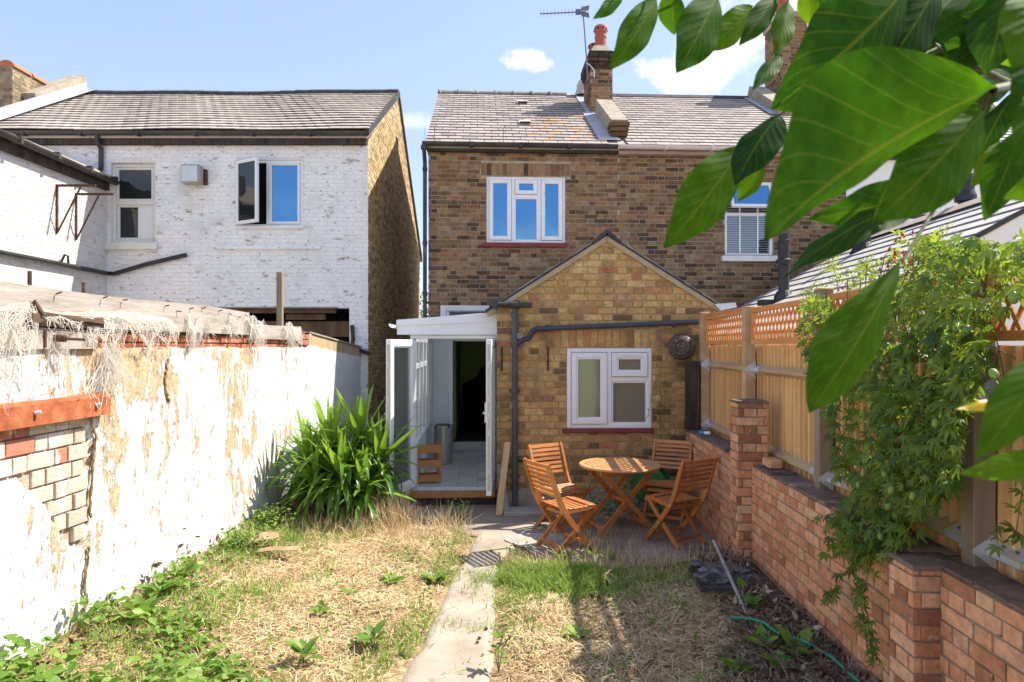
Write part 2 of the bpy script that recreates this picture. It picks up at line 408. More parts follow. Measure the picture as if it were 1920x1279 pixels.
def clear_glass(name, refl=0.10, tint=(0.92, 0.96, 0.95)):
    s = NT(name)
    tr = s.n('ShaderNodeBsdfTransparent')
    tr.inputs['Color'].default_value = (*tint, 1)
    gl = s.n('ShaderNodeBsdfGlossy')
    gl.inputs['Roughness'].default_value = 0.02
    lw = s.n('ShaderNodeLayerWeight')
    lw.inputs['Blend'].default_value = 0.25
    f = s.math('MULTIPLY_ADD', lw.outputs['Fresnel'], 0.8, refl, clamp=True)
    mx = s.n('ShaderNodeMixShader')
    s.l(f, mx.inputs[0])
    s.l(tr.outputs[0], mx.inputs[1])
    s.l(gl.outputs[0], mx.inputs[2])
    s.l(mx.outputs[0], s.out.inputs[0])
    return s.m


M_skyglass = glass_mat('sky_tinted_glass', (0.10, 0.265, 0.47), 1.5, 0.015, 0.12, 0.9)  # reflected sky is put into the pane as its blue base colour
M_darkglass = glass_mat('dim_window_glass', (0.02, 0.022, 0.022), 1.55, 0.03, 0.1)
M_clear = clear_glass('clear_glass')


def frosted(name, stops, axis_from, axis_to):
    s = NT(name)
    tc = s.n('ShaderNodeTexCoord').outputs['Object']
    sp = s.n('ShaderNodeSeparateXYZ')
    s.l(tc, sp.inputs[0])
    nz = s.noise(tc, 3.0, 2)
    v = s.math('ADD', s.step(sp.outputs[0], axis_from, axis_to), s.math('MULTIPLY_ADD', nz, 0.3, -0.15))
    col = s.ramp(v, stops)
    b = s.n('ShaderNodeBsdfPrincipled')
    s.l(col, b.inputs['Base Color'])
    b.inputs['Roughness'].default_value = 0.3
    bp = s.n('ShaderNodeBump')
    bp.inputs['Strength'].default_value = 0.4
    bp.inputs['Distance'].default_value = 0.002
    s.l(s.noise(tc, 220, 2), bp.inputs['Height'])
    s.l(bp.outputs[0], b.inputs['Normal'])
    s.l(b.outputs[0], s.out.inputs[0])
    return s.m


def leaf_mat(name, stops, tstops, transl=0.45, rough=0.38, spec=0.4, veins=False):
    s = NT(name)
    vec = s.n('ShaderNodeNewGeometry').outputs['Position']
    t = s.tone()
    t = s.math('ADD', t, s.math('MULTIPLY_ADD', s.noise(vec, 9, 3), 0.4, -0.2))
    col, tcol = s.ramp(t, stops), s.ramp(t, tstops)
    b = s.n('ShaderNodeBsdfPrincipled')
    if veins:
        uv = s.n('ShaderNodeUVMap')
        sp = s.n('ShaderNodeSeparateXYZ')
        s.l(uv.outputs[0], sp.inputs[0])
        side = s.math('ABSOLUTE', sp.outputs[1])
        ph = s.math('FRACT', s.math('SUBTRACT', s.math('MULTIPLY', sp.outputs[0], 8.5), s.math('MULTIPLY', s.math('POWER', side, 0.8), 2.6)))
        dist = s.math('ABSOLUTE', s.math('SUBTRACT', ph, 0.5))
        v1 = s.step(dist, 0.07, 0.02)
        v2 = s.step(side, 0.055, 0.02)
        vein = s.math('MAXIMUM', s.math('MULTIPLY', v1, 0.6), v2)
        vein = s.math('MULTIPLY', vein, 0.55, clamp=True)
        mot = s.step(s.noise(vec, 55, 6, 0.7), 0.3, 0.7)
        col = s.mul(col, s.math('MULTIPLY_ADD', mot, 0.5, 0.75))
        tcol = s.mul(tcol, s.math('MULTIPLY_ADD', mot, 0.5, 0.70))
        spot = s.step(s.noise(vec, 90, 3, 0.5), 0.735, 0.76)
        col = s.mix(spot, col, (0.10, 0.06, 0.02))
        tcol = s.mix(spot, tcol, (0.12, 0.07, 0.02))
        col = s.mix(vein, col, (0.15, 0.20, 0.03))
        tcol = s.mix(vein, tcol, (0.26, 0.30, 0.02))
        bp = s.n('ShaderNodeBump')
        bp.inputs['Strength'].default_value = 0.22
        bp.inputs['Distance'].default_value = 0.003
        s.l(s.math('ADD', s.math('MULTIPLY', dist, 1.0), s.math('MULTIPLY', s.noise(vec, 130, 3), 0.25)), bp.inputs['Height'])
        s.l(bp.outputs[0], b.inputs['Normal'])
    s.l(col, b.inputs['Base Color'])
    b.inputs['Roughness'].default_value = rough
    b.inputs['Specular IOR Level'].default_value = spec
    tr = s.n('ShaderNodeBsdfTranslucent')
    s.l(tcol, tr.inputs['Color'])
    mx = s.n('ShaderNodeMixShader')
    mx.inputs[0].default_value = transl
    s.l(b.outputs[0], mx.inputs[1])
    s.l(tr.outputs[0], mx.inputs[2])
    s.l(mx.outputs[0], s.out.inputs[0])
    return s.m


G = lambda a, b, c: [(0, a), (0.5, b), (1, c)]
M_walnut = leaf_mat('large_green_leaf', G((0.012, 0.045, 0.016), (0.024, 0.085, 0.006), (0.055, 0.13, 0.008)), G((0.025, 0.09, 0.004), (0.065, 0.195, 0.005), (0.22, 0.38, 0.008)), 0.5, 0.55, 0.06, True)
M_yucca = leaf_mat('sword_leaf', G((0.06, 0.13, 0.022), (0.12, 0.25, 0.035), (0.22, 0.36, 0.05)), G((0.10, 0.22, 0.02), (0.22, 0.42, 0.03), (0.36, 0.54, 0.05)), 0.35, 0.33, 0.5)
M_vine = leaf_mat('passion_vine_leaf', G((0.045, 0.095, 0.018), (0.105, 0.18, 0.026), (0.24, 0.30, 0.04)), G((0.10, 0.22, 0.02), (0.26, 0.42, 0.025), (0.45, 0.56, 0.05)), 0.45, 0.42, 0.4)
M_weed = leaf_mat('weed_leaf', G((0.08, 0.16, 0.025), (0.15, 0.27, 0.04), (0.29, 0.38, 0.09)), G((0.12, 0.24, 0.02), (0.25, 0.42, 0.05), (0.40, 0.52, 0.1)), 0.32, 0.5, 0.3)
M_fern = leaf_mat('yellow_fern', G((0.16, 0.22, 0.03), (0.25, 0.31, 0.04), (0.34, 0.38, 0.05)), G((0.25, 0.32, 0.03), (0.40, 0.46, 0.04), (0.5, 0.52, 0.06)), 0.45, 0.5, 0.3)
M_grass = leaf_mat('green_grass', G((0.12, 0.22, 0.03), (0.20, 0.33, 0.05), (0.36, 0.43, 0.10)), G((0.12, 0.22, 0.03), (0.22, 0.36, 0.05), (0.36, 0.44, 0.1)), 0.3, 0.6, 0.2)
M_straw = leaf_mat('dry_straw', [(0, (0.20, 0.125, 0.06)), (0.25, (0.43, 0.30, 0.145)), (0.6, (0.65, 0.495, 0.275)), (1, (0.78, 0.66, 0.43))], [(0, (0.3, 0.2, 0.1)), (1, (0.6, 0.45, 0.25))], 0.2, 0.7, 0.2)
M_fruit = leaf_mat('green_fruit', G((0.09, 0.19, 0.03), (0.14, 0.28, 0.05), (0.22, 0.36, 0.08)), G((0.1, 0.2, 0.03), (0.2, 0.35, 0.05), (0.3, 0.42, 0.08)), 0.15, 0.4, 0.4)
M_flower = mat('crimson_flower', [(0, (0.42, 0.012, 0.03)), (1, (0.60, 0.03, 0.07))], 30, 0.5, 0, 50, 0.3, transl=0.3)
M_yellowleaf = leaf_mat('yellowing_leaf', G((0.45, 0.33, 0.02), (0.55, 0.40, 0.02), (0.6, 0.45, 0.03)), G((0.6, 0.45, 0.02), (0.7, 0.5, 0.02), (0.75, 0.55, 0.03)), 0.4, 0.4, 0.3)
M_twig = mat('green_brown_twig', [(0, (0.06, 0.07, 0.02)), (1, (0.13, 0.12, 0.05))], 20, 0.6, 0.1, 80, 0.3)
M_stick = mat('silvery_stick', [(0, (0.22, 0.20, 0.19)), (1, (0.42, 0.39, 0.37))], 9, 0.6, 0.2, 60, 0.3)
M_farleaf = leaf_mat('distant_leaf', G((0.04, 0.09, 0.02), (0.08, 0.15, 0.03), (0.14, 0.2, 0.04)), G((0.08, 0.18, 0.02), (0.16, 0.28, 0.03), (0.25, 0.35, 0.05)), 0.3, 0.5, 0.3)


# ------------------------------------------------------------------ objects
def empty(name, label, cat, loc=(0, 0, 0), rz=0.0, group=None):
    o = bpy.data.objects.new(name, None)
    o.empty_display_size = 0.1
    COL.objects.link(o)
    o.location = loc
    o.rotation_euler = (0, 0, rz)
    o['label'] = label
    o['category'] = cat
    if group:
        o['group'] = group
    return o


def tag(o, label, cat, group=None):
    o['label'] = label
    o['category'] = cat
    if group:
        o['group'] = group
    return o


def link(name, me, m=None, parent=None, kind=None, label=None, tone=None):
    o = bpy.data.objects.new(name, me)
    COL.objects.link(o)
    if m is not None and not me.materials:
        me.materials.append(m)
    if parent is not None:
        o.parent = parent
    if kind:
        o['kind'] = kind
    if label:
        o['label'] = label
    if tone is not None:
        o['tone'] = float(tone)
    return o


class MB:
    """collects vertices and faces and links them as ONE mesh object"""

    def __init__(s):
        s.v, s.f, s.t = [], [], []
        s.M = Matrix.Identity(4)

    def add(s, vs, fs, tone=0.5):
        b = len(s.v)
        for p in vs:
            q = s.M @ Vector(p)
            s.v.append((q.x, q.y, q.z))
            s.t.append(tone)
        for f in fs:
            s.f.append(tuple(i + b for i in f))

    def box(s, a, b, tone=0.5, ch=0.0):
        (x0, y0, z0), (x1, y1, z1) = a, b
        if ch <= 0:
            s.add([(x0, y0, z0), (x1, y0, z0), (x1, y1, z0), (x0, y1, z0), (x0, y0, z1), (x1, y0, z1), (x1, y1, z1), (x0, y1, z1)],
                  [(0, 3, 2, 1), (4, 5, 6, 7), (0, 1, 5, 4), (1, 2, 6, 5), (2, 3, 7, 6), (3, 0, 4, 7)], tone)
            return
        bm = bmesh.new()
        bmesh.ops.create_cube(bm, size=1.0)
        for v in bm.verts:
            v.co = Vector(((x0 + x1) / 2 + v.co.x * (x1 - x0), (y0 + y1) / 2 + v.co.y * (y1 - y0), (z0 + z1) / 2 + v.co.z * (z1 - z0)))
        bmesh.ops.bevel(bm, geom=bm.edges[:], offset=ch, segments=1, profile=0.5, affect='EDGES')
        bm.verts.index_update()
        s.add([v.co[:] for v in bm.verts], [tuple(v.index for v in f.verts) for f in bm.faces], tone)
        bm.free()

    def sweep(s, pts, w, t, lat, tone=0.5, taper=None):
        """rectangular bar along pts; lat = constant lateral direction (width w), thickness t across it"""
        pts = [Vector(p) for p in pts]
        lat = Vector(lat).normalized()
        vs = []
        n = len(pts)
        for i, p in enumerate(pts):
            d = (pts[min(i + 1, n - 1)] - pts[max(i - 1, 0)]).normalized()
            nn = d.cross(lat).normalized()
            k = taper[i] if taper else 1.0
            for a, b in ((-1, -1), (1, -1), (1, 1), (-1, 1)):
                vs.append(p + lat * (a * w / 2) + nn * (b * t / 2 * k))
        fs = [(0, 1, 2, 3), tuple(4 * (n - 1) + i for i in (3, 2, 1, 0))]
        for i in range(n - 1):
            for k in range(4):
                a, b = 4 * i + k, 4 * i + (k + 1) % 4
                fs.append((a, a + 4, b + 4, b))
        s.add(vs, fs, tone)

    def tube(s, pts, r, n=8, tone=0.5, cap=True):
        pts = [Vector(p) for p in pts]
        rs = r if isinstance(r, (list, tuple)) else [r] * len(pts)
        vs, fs = [], []
        m = len(pts)
        ref = None
        for i, p in enumerate(pts):
            d = (pts[min(i + 1, m - 1)] - pts[max(i - 1, 0)]).normalized()
            if ref is None:
                ref = d.orthogonal().normalized()
            ref = (ref - d * ref.dot(d)).normalized()
            o2 = d.cross(ref)
            for k in range(n):
                a = 2 * math.pi * k / n
                vs.append(p + (ref * math.cos(a) + o2 * math.sin(a)) * rs[i])
        for i in range(m - 1):
            for k in range(n):
                a, b = n * i + k, n * i + (k + 1) % n
                fs.append((a, b, b + n, a + n))
        if cap:
            fs.append(tuple(range(n - 1, -1, -1)))
            fs.append(tuple(n * (m - 1) + k for k in range(n)))
        s.add(vs, fs, tone)

    def lathe(s, prof, n=20, tone=0.5):
        """prof: list of (radius, z) about local z of s.M"""
        vs, fs = [], []
        for (r, z) in prof:
            for k in range(n):
                a = 2 * math.pi * k / n
                vs.append((r * math.cos(a), r * math.sin(a), z))
        for i in range(len(prof) - 1):
            for k in range(n):
                a, b = n * i + k, n * i + (k + 1) % n
                fs.append((a, b, b + n, a + n))
        s.add(vs, fs, tone)

    def prism(s, poly, vec, tone=0.5):
        vec = Vector(vec)
        n = len(poly)
        vs = [Vector(p) for p in poly] + [Vector(p) + vec for p in poly]
        fs = [tuple(range(n)), tuple(range(2 * n - 1, n - 1, -1))]
        for i in range(n):
            j = (i + 1) % n
            fs.append((i, i + n, j + n, j))
        s.add(vs, fs, tone)

    def build(s, name, m=None, parent=None, kind=None, label=None, smooth=False, tone=None, origin=None, fix=True):
        me = bpy.data.meshes.new(name)
        vs = s.v
        if origin is not None:
            o = Vector(origin)
            vs = [(x - o.x, y - o.y, z - o.z) for (x, y, z) in vs]
        me.from_pydata(vs, [], s.f)
        at = me.attributes.new('tone', 'FLOAT', 'POINT')
        at.data.foreach_set('value', np.asarray(s.t if tone is None else [0.0] * len(s.v), dtype=np.float32))
        if fix:
            bm = bmesh.new()
            bm.from_mesh(me)
            bmesh.ops.recalc_face_normals(bm, faces=bm.faces)
            bm.to_mesh(me)
            bm.free()
        if smooth:
            me.polygons.foreach_set('use_smooth', [True] * len(me.polygons))
        ob = link(name, me, m, parent, kind, label, tone)
        if origin is not None:
            ob.location = origin
        return ob


def np_mesh(name, V, T, tone=None, smooth=False, uv=None):
    """triangle mesh from numpy arrays, quickly"""
    me = bpy.data.meshes.new(name)
    V = np.ascontiguousarray(V, dtype=np.float32)
    T = np.ascontiguousarray(T, dtype=np.int32)
    me.vertices.add(len(V))
    me.vertices.foreach_set('co', V.ravel())
    me.loops.add(len(T) * 3)
    me.loops.foreach_set('vertex_index', T.ravel())
    me.polygons.add(len(T))
    me.polygons.foreach_set('loop_start', np.arange(0, len(T) * 3, 3, dtype=np.int32))
    me.polygons.foreach_set('loop_total', np.full(len(T), 3, dtype=np.int32))
    if smooth:
        me.polygons.foreach_set('use_smooth', np.ones(len(T), dtype=bool))
    me.update(calc_edges=True)
    if tone is not None:
        at = me.attributes.new('tone', 'FLOAT', 'POINT')
        at.data.foreach_set('value', np.ascontiguousarray(tone, dtype=np.float32))
    if uv is not None:
        l = me.uv_layers.new(name='UVMap')
        l.data.foreach_set('uv', np.ascontiguousarray(uv, dtype=np.float32)[T.ravel()].ravel())
    return me


def scatter(V, T, pos, R, S, tone):
    """copies of a triangle template as one vertex and triangle array"""
    n, k = len(pos), len(V)
    out = np.einsum('nij,kj->nki', R, V) * S[:, None, None] + pos[:, None, :]
    tri = T[None] + (np.arange(n) * k)[:, None, None]
    return out.reshape(-1, 3), tri.reshape(-1, 3), np.repeat(tone, k)


def frames(fwd, up):
    """rotation matrices with x = side, y = forward, z = up"""
    f = fwd / np.linalg.norm(fwd, axis=1, keepdims=True)
    s = np.cross(f, up)
    s /= np.maximum(np.linalg.norm(s, axis=1, keepdims=True), 1e-6)
    u = np.cross(s, f)
    return np.stack([s, f, u], axis=2)


def vnoise(x, y, seed=0):
    """smooth value noise for arrays"""
    r = np.random.default_rng(seed).random((64, 64))
    xi, yi = np.floor(x).astype(int), np.floor(y).astype(int)
    fx, fy = x - xi, y - yi
    fx, fy = fx * fx * (3 - 2 * fx), fy * fy * (3 - 2 * fy)
    a, b = r[xi % 64, yi % 64], r[(xi + 1) % 64, yi % 64]
    c, d = r[xi % 64, (yi + 1) % 64], r[(xi + 1) % 64, (yi + 1) % 64]
    return (a * (1 - fx) + b * fx) * (1 - fy) + (c * (1 - fx) + d * fx) * fy


# ------------------------------------------------------------------ brickwork
def clip_poly(poly, clip):
    """Sutherland-Hodgman: poly cut by a convex counter-clockwise clip polygon"""
    out = list(poly)
    n = len(clip)
    for i in range(n):
        (ax, ay), (bx, by) = clip[i], clip[(i + 1) % n]
        inp, out = out, []
        if not inp:
            return []
        side = lambda p: (bx - ax) * (p[1] - ay) - (by - ay) * (p[0] - ax)
        for k in range(len(inp)):
            p, q = inp[k], inp[(k + 1) % len(inp)]
            sp, sq = side(p), side(q)
            if sp >= -1e-9:
                out.append(p)
            if (sp > 1e-9 and sq < -1e-9) or (sp < -1e-9 and sq > 1e-9):
                t = sp / (sp - sq)
                out.append((p[0] + t * (q[0] - p[0]), p[1] + t * (q[1] - p[1])))
    return out


BRICK_MESH = {}


def brick_mesh(w, h, d, m, ch=0.005):
    key = (round(w / 0.006), round(h / 0.003), round(d, 3), m.name)
    if key not in BRICK_MESH:
        mb = MB()
        brick_geo(mb, w, h, d, ch)
        me = bpy.data.meshes.new('brick')
        me.from_pydata(mb.v, [], mb.f)
        me.materials.append(m)
        BRICK_MESH[key] = me
    return BRICK_MESH[key]


def brick_geo(mb, w, h, d, ch=0.005, tone=0.5, back=0.03):
    a, b = w / 2, h / 2
    c = min(ch, w / 4, h / 4)
    mb.add([(-a, back, -b), (a, back, -b), (a, back, b), (-a, back, b),
            (-a, -d + c * .6, -b), (a, -d + c * .6, -b), (a, -d + c * .6, b), (-a, -d + c * .6, b),
            (-a + c, -d, -b + c), (a - c, -d, -b + c), (a - c, -d, b - c), (-a + c, -d, b - c)],
           [(8, 9, 10, 11), (4, 5, 9, 8), (5, 6, 10, 9), (6, 7, 11, 10), (7, 4, 8, 11), (0, 1, 5, 4), (1, 2, 6, 5), (2, 3, 7, 6), (3, 0, 4, 7)], tone)


def courses(W, H, bl, bh, j, bond='flemish', v0=0.0):
    hl = (bl - j) / 2
    out = []
    row = 0
    v = v0
    while v < H:
        if bond == 'flemish':
            per = bl + hl + 2 * j
            u = -per * (0.5 if row % 2 else 0.0) - random.uniform(0, 0.03)
            k = 0
            while u < W:
                w = bl if k % 2 == 0 else hl
                out.append((u, v, u + w, v + bh))
                u += w + j
                k += 1
        elif bond == 'stretcher':
            u = -(bl + j) * (0.5 if row % 2 else 0.0)
            while u < W:
                out.append((u, v, u + bl, v + bh))
                u += bl + j
        elif bond == 'garden':
            hd = row % 4 == 3
            w = hl if hd else bl
            u = -(w + j) * (0.5 if row % 2 else 0.25) - random.uniform(0, .02)
            while u < W:
                out.append((u, v, u + w, v + bh))
                u += w + j
        v += bh + j
        row += 1
    return out


def brickwork(parent, poly, O, U, N, m, mm, bl=0.215, bh=0.065, j=0.010, openings=(), bond='flemish', nparts=300, hidden=None, proud=0.008,
              extra=(), backing=True, world=None, v0=0.0, part_name='brick', tone_fn=None, jitter=0.0025, reveal=0.10, minpx=0.0, cut=None, wobble=0.006):
    """bricks laid on a convex polygon of (u, v): the 300 that show largest as objects of their own, the rest joined"""
    O, U, N = Vector(O), Vector(U).normalized(), Vector(N).normalized()
    V3 = Vector((0, 0, 1))
    world = world if world is not None else parent.matrix_world_calc
    us = [p[0] for p in poly]
    vs = [p[1] for p in poly]
    if backing:
        mb = MB()
        ue = sorted(set([min(us), max(us)] + [e for o in openings for e in (o[0], o[2])]))
        ve = sorted(set([min(vs), max(vs)] + [e for o in openings for e in (o[1], o[3])]))
        for a0, a1 in zip(ue, ue[1:]):
            for b0, b1 in zip(ve, ve[1:]):
                cu, cv = (a0 + a1) / 2, (b0 + b1) / 2
                if any(o[0] < cu < o[2] and o[1] < cv < o[3] for o in openings):
                    continue
                q = clip_poly([(a0, b0), (a1, b0), (a1, b1), (a0, b1)], poly)
                if len(q) > 2:
                    mb.add([O + U * p[0] + V3 * p[1] for p in q], [tuple(range(len(q)))])
        for (a0, b0, a1, b1) in openings:
            c = [(a0, b0), (a1, b0), (a1, b1), (a0, b1)]
            for k in range(4):
                p, q = c[k], c[(k + 1) % 4]
                mb.add([O + U * p[0] + V3 * p[1], O + U * q[0] + V3 * q[1], O + U * q[0] + V3 * q[1] - N * reveal, O + U * p[0] + V3 * p[1] - N * reveal], [(0, 1, 2, 3)])
        mb.build('mortar', mm, parent, fix=False)
    items = []
    lay = courses(max(us) - min(us) + 0.3, max(vs), bl, bh, j, bond, v0)
    lay = [(a + min(us), b, c + min(us), d) for (a, b, c, d) in lay]
    zones = list(openings) + [e[:4] for e in extra]
    pieces = []
    for r in lay:
        todo = [r]
        for z in zones:
            nxt = []
            for (a, b, c, d) in todo:
                if c <= z[0] or a >= z[2] or d <= z[1] + 0.02 or b >= z[3] - 0.02:
                    nxt.append((a, b, c, d))
                    continue
                if a < z[0] - 0.025:
                    nxt.append((a, b, z[0] - j * 0.6, d))
                if c > z[2] + 0.025:
                    nxt.append((z[2] + j * 0.6, b, c, d))
            todo = nxt
        pieces += todo
    for (a, b, c, d, n) in extra:          # a soldier arch of n bricks over an opening
        w = (c - a) / n
        for k in range(n):
            pieces.append((a + k * w + j / 2, b + j / 2, a + (k + 1) * w - j / 2, d - j / 2))
    odd = MB()
    Rm = Matrix((U, -N, V3)).transposed()
    for (a, b, c, d) in pieces:
        a2, c2 = max(a, min(us)), min(c, max(us))
        if c2 - a2 < 0.03 or d > max(vs) + 0.05:
            continue
        if cut and cut((a2 + c2) / 2, (b + d) / 2):
            continue
        q = clip_poly([(a2, b), (c2, b), (c2, d), (a2, d)], poly)
        if len(q) < 3:
            continue
        qu, qv = [p[0] for p in q], [p[1] for p in q]
        full = (c2 - a2) * (d - b)
        area = abs(sum(q[i][0] * q[(i + 1) % len(q)][1] - q[(i + 1) % len(q)][0] * q[i][1] for i in range(len(q)))) / 2
        if area < 0.0006:
            continue
        t = random.random() if tone_fn is None else tone_fn((a2 + c2) / 2, (b + d) / 2)
        if area < full * 0.985:
            nn = len(q)
            base = [O + U * p[0] + V3 * p[1] for p in q]
            odd.prism([p + N * proud for p in base], -N * (proud + 0.02), t)
            continue
        ctr = O + U * ((a2 + c2) / 2) + V3 * ((b + d) / 2) + N * random.uniform(-jitter, jitter)
        w = world @ ctr
        px, py = proj(w)
        area_px = (c2 - a2) * (d - b) / max(w.y, 0.3) ** 2
        inframe = -20 < px < 1940 and -20 < py < 1300 and w.y > 0.3
        hid = (not inframe) or (hidden is not None and hidden(px, py, w))
        items.append((0 if hid else 1, area_px, ctr, c2 - a2 + random.uniform(-.003, .003), d - b + random.uniform(-.002, .002), t))
    items.sort(key=lambda i: (-i[0], -i[1]))
    cnt = 0
    rest = MB()
    for (ok, ap, ctr, w, h, t) in items:
        if ok and cnt < nparts:
            o = link(part_name, brick_mesh(w, h, proud, m), None, parent, tone=t)
            M4 = Rm.to_4x4() @ Matrix.Rotation(random.uniform(-wobble, wobble), 4, 'Y')
            M4.translation = ctr
            o.matrix_local = M4
            cnt += 1
        else:
            rest.M = Rm.to_4x4()
            rest.M.translation = ctr
            brick_geo(rest, w, h, proud, 0.005, t)
    if rest.v:
        rest.build('bricks', m, parent, kind='stuff', fix=False)
    if odd.v:
        odd.build('cut_bricks', m, parent, kind='stuff')
    return items


# ------------------------------------------------------------------ roofs
def slated(parent, O, U, S, N, W, L, tw, ex, thick, m, nparts=300, world=None, hidden=None, name='slate', alt=None, sag=None, droop=0.012, gap=0.012, skip=None, wander=0.0):
    """overlapping slates: rows up the slope S from the eave at O, along U"""
    O, U, S, N = Vector(O), Vector(U).normalized(), Vector(S).normalized(), Vector(N).normalized()
    items = []
    r = 0
    y = 0.0
    meshes = {}

    def smesh(w, mm):
        key = (round(w, 2), mm.name)
        if key not in meshes:
            mb = MB()
            mb.box((-w / 2, 0, -thick / 2), (w / 2, ex * 1.6, thick / 2))
            me = bpy.data.meshes.new(name)
            me.from_pydata(mb.v, [], mb.f)
            me.materials.append(mm)
            meshes[key] = me
        return meshes[key]
    while y < L - 0.02:
        x = -(tw / 2 if r % 2 else 0)
        while x < W:
            a, b = max(x, 0), min(x + tw, W)
            if b - a > 0.03:
                items.append(((a + b) / 2, y, b - a))
            x += tw
        y += ex
        r += 1
    tilt = math.asin(min(0.3, thick * 1.9 / ex))
    base = Matrix((U, S, N)).transposed().to_4x4()
    rows = []
    for (x, yy, w) in items:
        if skip and skip(x, yy):
            continue
        k = min(ex * 1.6, L - yy + 0.02)
        p = O + U * x + S * yy + N * (thick * 1.6)
        if sag:
            p.z += sag(x, yy)
        if wander:
            p += S * random.uniform(-wander, wander) + N * random.uniform(0, wander * .4)
        wp = world @ p
        rows.append((w * ex / wp.y ** 2, p, w, x, yy))
    rows.sort(key=lambda q: -q[0])
    rest, rest2 = MB(), MB()
    cnt = 0
    for (ap, p, w, x, yy) in rows:
        mm = alt[0] if alt and alt[1](x, yy) else m
        M4 = base @ Matrix.Rotation(-tilt, 4, 'X') @ Matrix.Rotation(random.uniform(-.008, .008), 4, 'Z')
        M4.translation = p
        t = min(1, max(0, random.gauss(0.5, 0.13)))
        px, py = proj(world @ p)
        ok = -10 < px < 1930 and -10 < py < 1290 and not (hidden and hidden(px, py))
        if ok and cnt < nparts:
            o = link(name, smesh(round(w - gap, 2), mm), None, parent, tone=t)
            o.matrix_local = M4
            cnt += 1
        else:
            rr = rest2 if mm is not m else rest
            rr.M = M4
            rr.box((-(w - gap) / 2, 0, -thick / 2), ((w - gap) / 2, ex * 1.6, thick / 2), t)
    if rest.v:
        rest.build(name + 's', m, parent, kind='stuff', fix=False)
    if rest2.v:
        rest2.build(name + 's', alt[0], parent, kind='stuff', fix=False)


# ------------------------------------------------------------------ windows
def ring(mb, x0, z0, x1, z1, w, y0, y1, ch=0.0):
    mb.box((x0, y0, z0), (x0 + w, y1, z1), ch=ch)
    mb.box((x1 - w, y0, z0), (x1, y1, z1), ch=ch)
    mb.box((x0 + w, y0 + .0007, z0), (x1 - w, y1, z0 + w), ch=ch)
    mb.box((x0 + w, y0 + .0007, z1 - w), (x1 - w, y1, z1), ch=ch)


def pane(parent, x0, z0, x1, z1, y, m, name='pane'):
    mb = MB()
    mb.box((x0, y, z0), (x1, y + 0.006, z1))
    return mb.build(name, m, parent)


def sash(parent, x0, z0, x1, z1, w, y0, m, gm, name='casement', depth=0.05, bead=0.012, bars=()):
    """one framed light: moulded frame with an inner bead, and its pane as a sub-part"""
    mb = MB()
    ring(mb, x0, z0, x1, z1, w, y0, y0 + depth, 0.004)
    ring(mb, x0 + w, z0 + w, x1 - w, z1 - w, bead, y0 + 0.012, y0 + depth)
    f = mb.build(name, m, parent)
    pane(parent, x0 + w + bead * .4, z0 + w + bead * .4, x1 - w - bead * .4, z1 - w - bead * .4, y0 + 0.03, gm)
    return f


def house_matrix(loc, rz):
    return Matrix.Translation(loc) @ Matrix.Rotation(rz, 4, 'Z')

# ================================================================== GROUND
GA = math.atan(40 / 1280)                    # the garden walls run 1.8 degrees off the camera axis
GROOT = house_matrix((0, 0, 0), -GA)
CG, SG = math.cos(GA), math.sin(GA)


def gx(x, y):
    return x * CG - y * SG                    # sideways in the garden's own frame


def gy(x, y):
    return x * SG + y * CG


def ground_z(x, y):
    x, y = np.asarray(x, dtype=float), np.asarray(y, dtype=float)
    lx = gx(x, y)
    bank = np.clip((lx - 1.05) / 0.75, 0, 1)
    bank = 0.15 * bank * bank * (3 - 2 * bank) * np.clip((6.6 - y) / 0.8, 0, 1)
    lbank = 0.10 * np.clip((-2.2 - lx) / 0.8, 0, 1)
    z = bank + lbank + 0.045 * (vnoise(x * 2.3 + 9, y * 2.3, 1) - 0.5) + 0.02 * (vnoise(x * 8, y * 8, 2) - 0.5)
    flat = np.clip((path_dist(x, y) - 0.0) / 0.25, 0, 1)
    return z * flat - 0.012 * (1 - flat) + 0.022 * flat


PATH_Y = [2.2, 3.2, 4.07, 4.65, 5.69, 6.4, 7.0, 7.35, 7.7]
PATH_L = [-1.02, -0.83, -0.70, -0.62, -0.53, -0.45, -0.41, -0.40, -0.52]
PATH_R = [-0.06, -0.075, -0.095, -0.11, -0.135, -0.10, 0.06, 0.22, 0.3]
PATIO = [(-1.55, 7.75), (-0.75, 7.55), (-0.42, 7.2), (-0.12, 7.0), (0.12, 6.75), (0.3, 6.32), (0.9, 6.15), (1.5, 6.25), (2.1, 6.5), (2.25, 8.75), (-1.6, 8.9)]


def in_poly(x, y, poly):
    x, y = np.asarray(x, dtype=float), np.asarray(y, dtype=float)
    inside = np.zeros(np.broadcast(x, y).shape, dtype=bool)
    n = len(poly)
    for i in range(n):
        (x0, y0), (x1, y1) = poly[i], poly[(i + 1) % n]
        c = ((y0 > y) != (y1 > y)) & (x < (x1 - x0) * (y - y0) / ((y1 - y0) or 1e-9) + x0)
        inside ^= c
    return inside


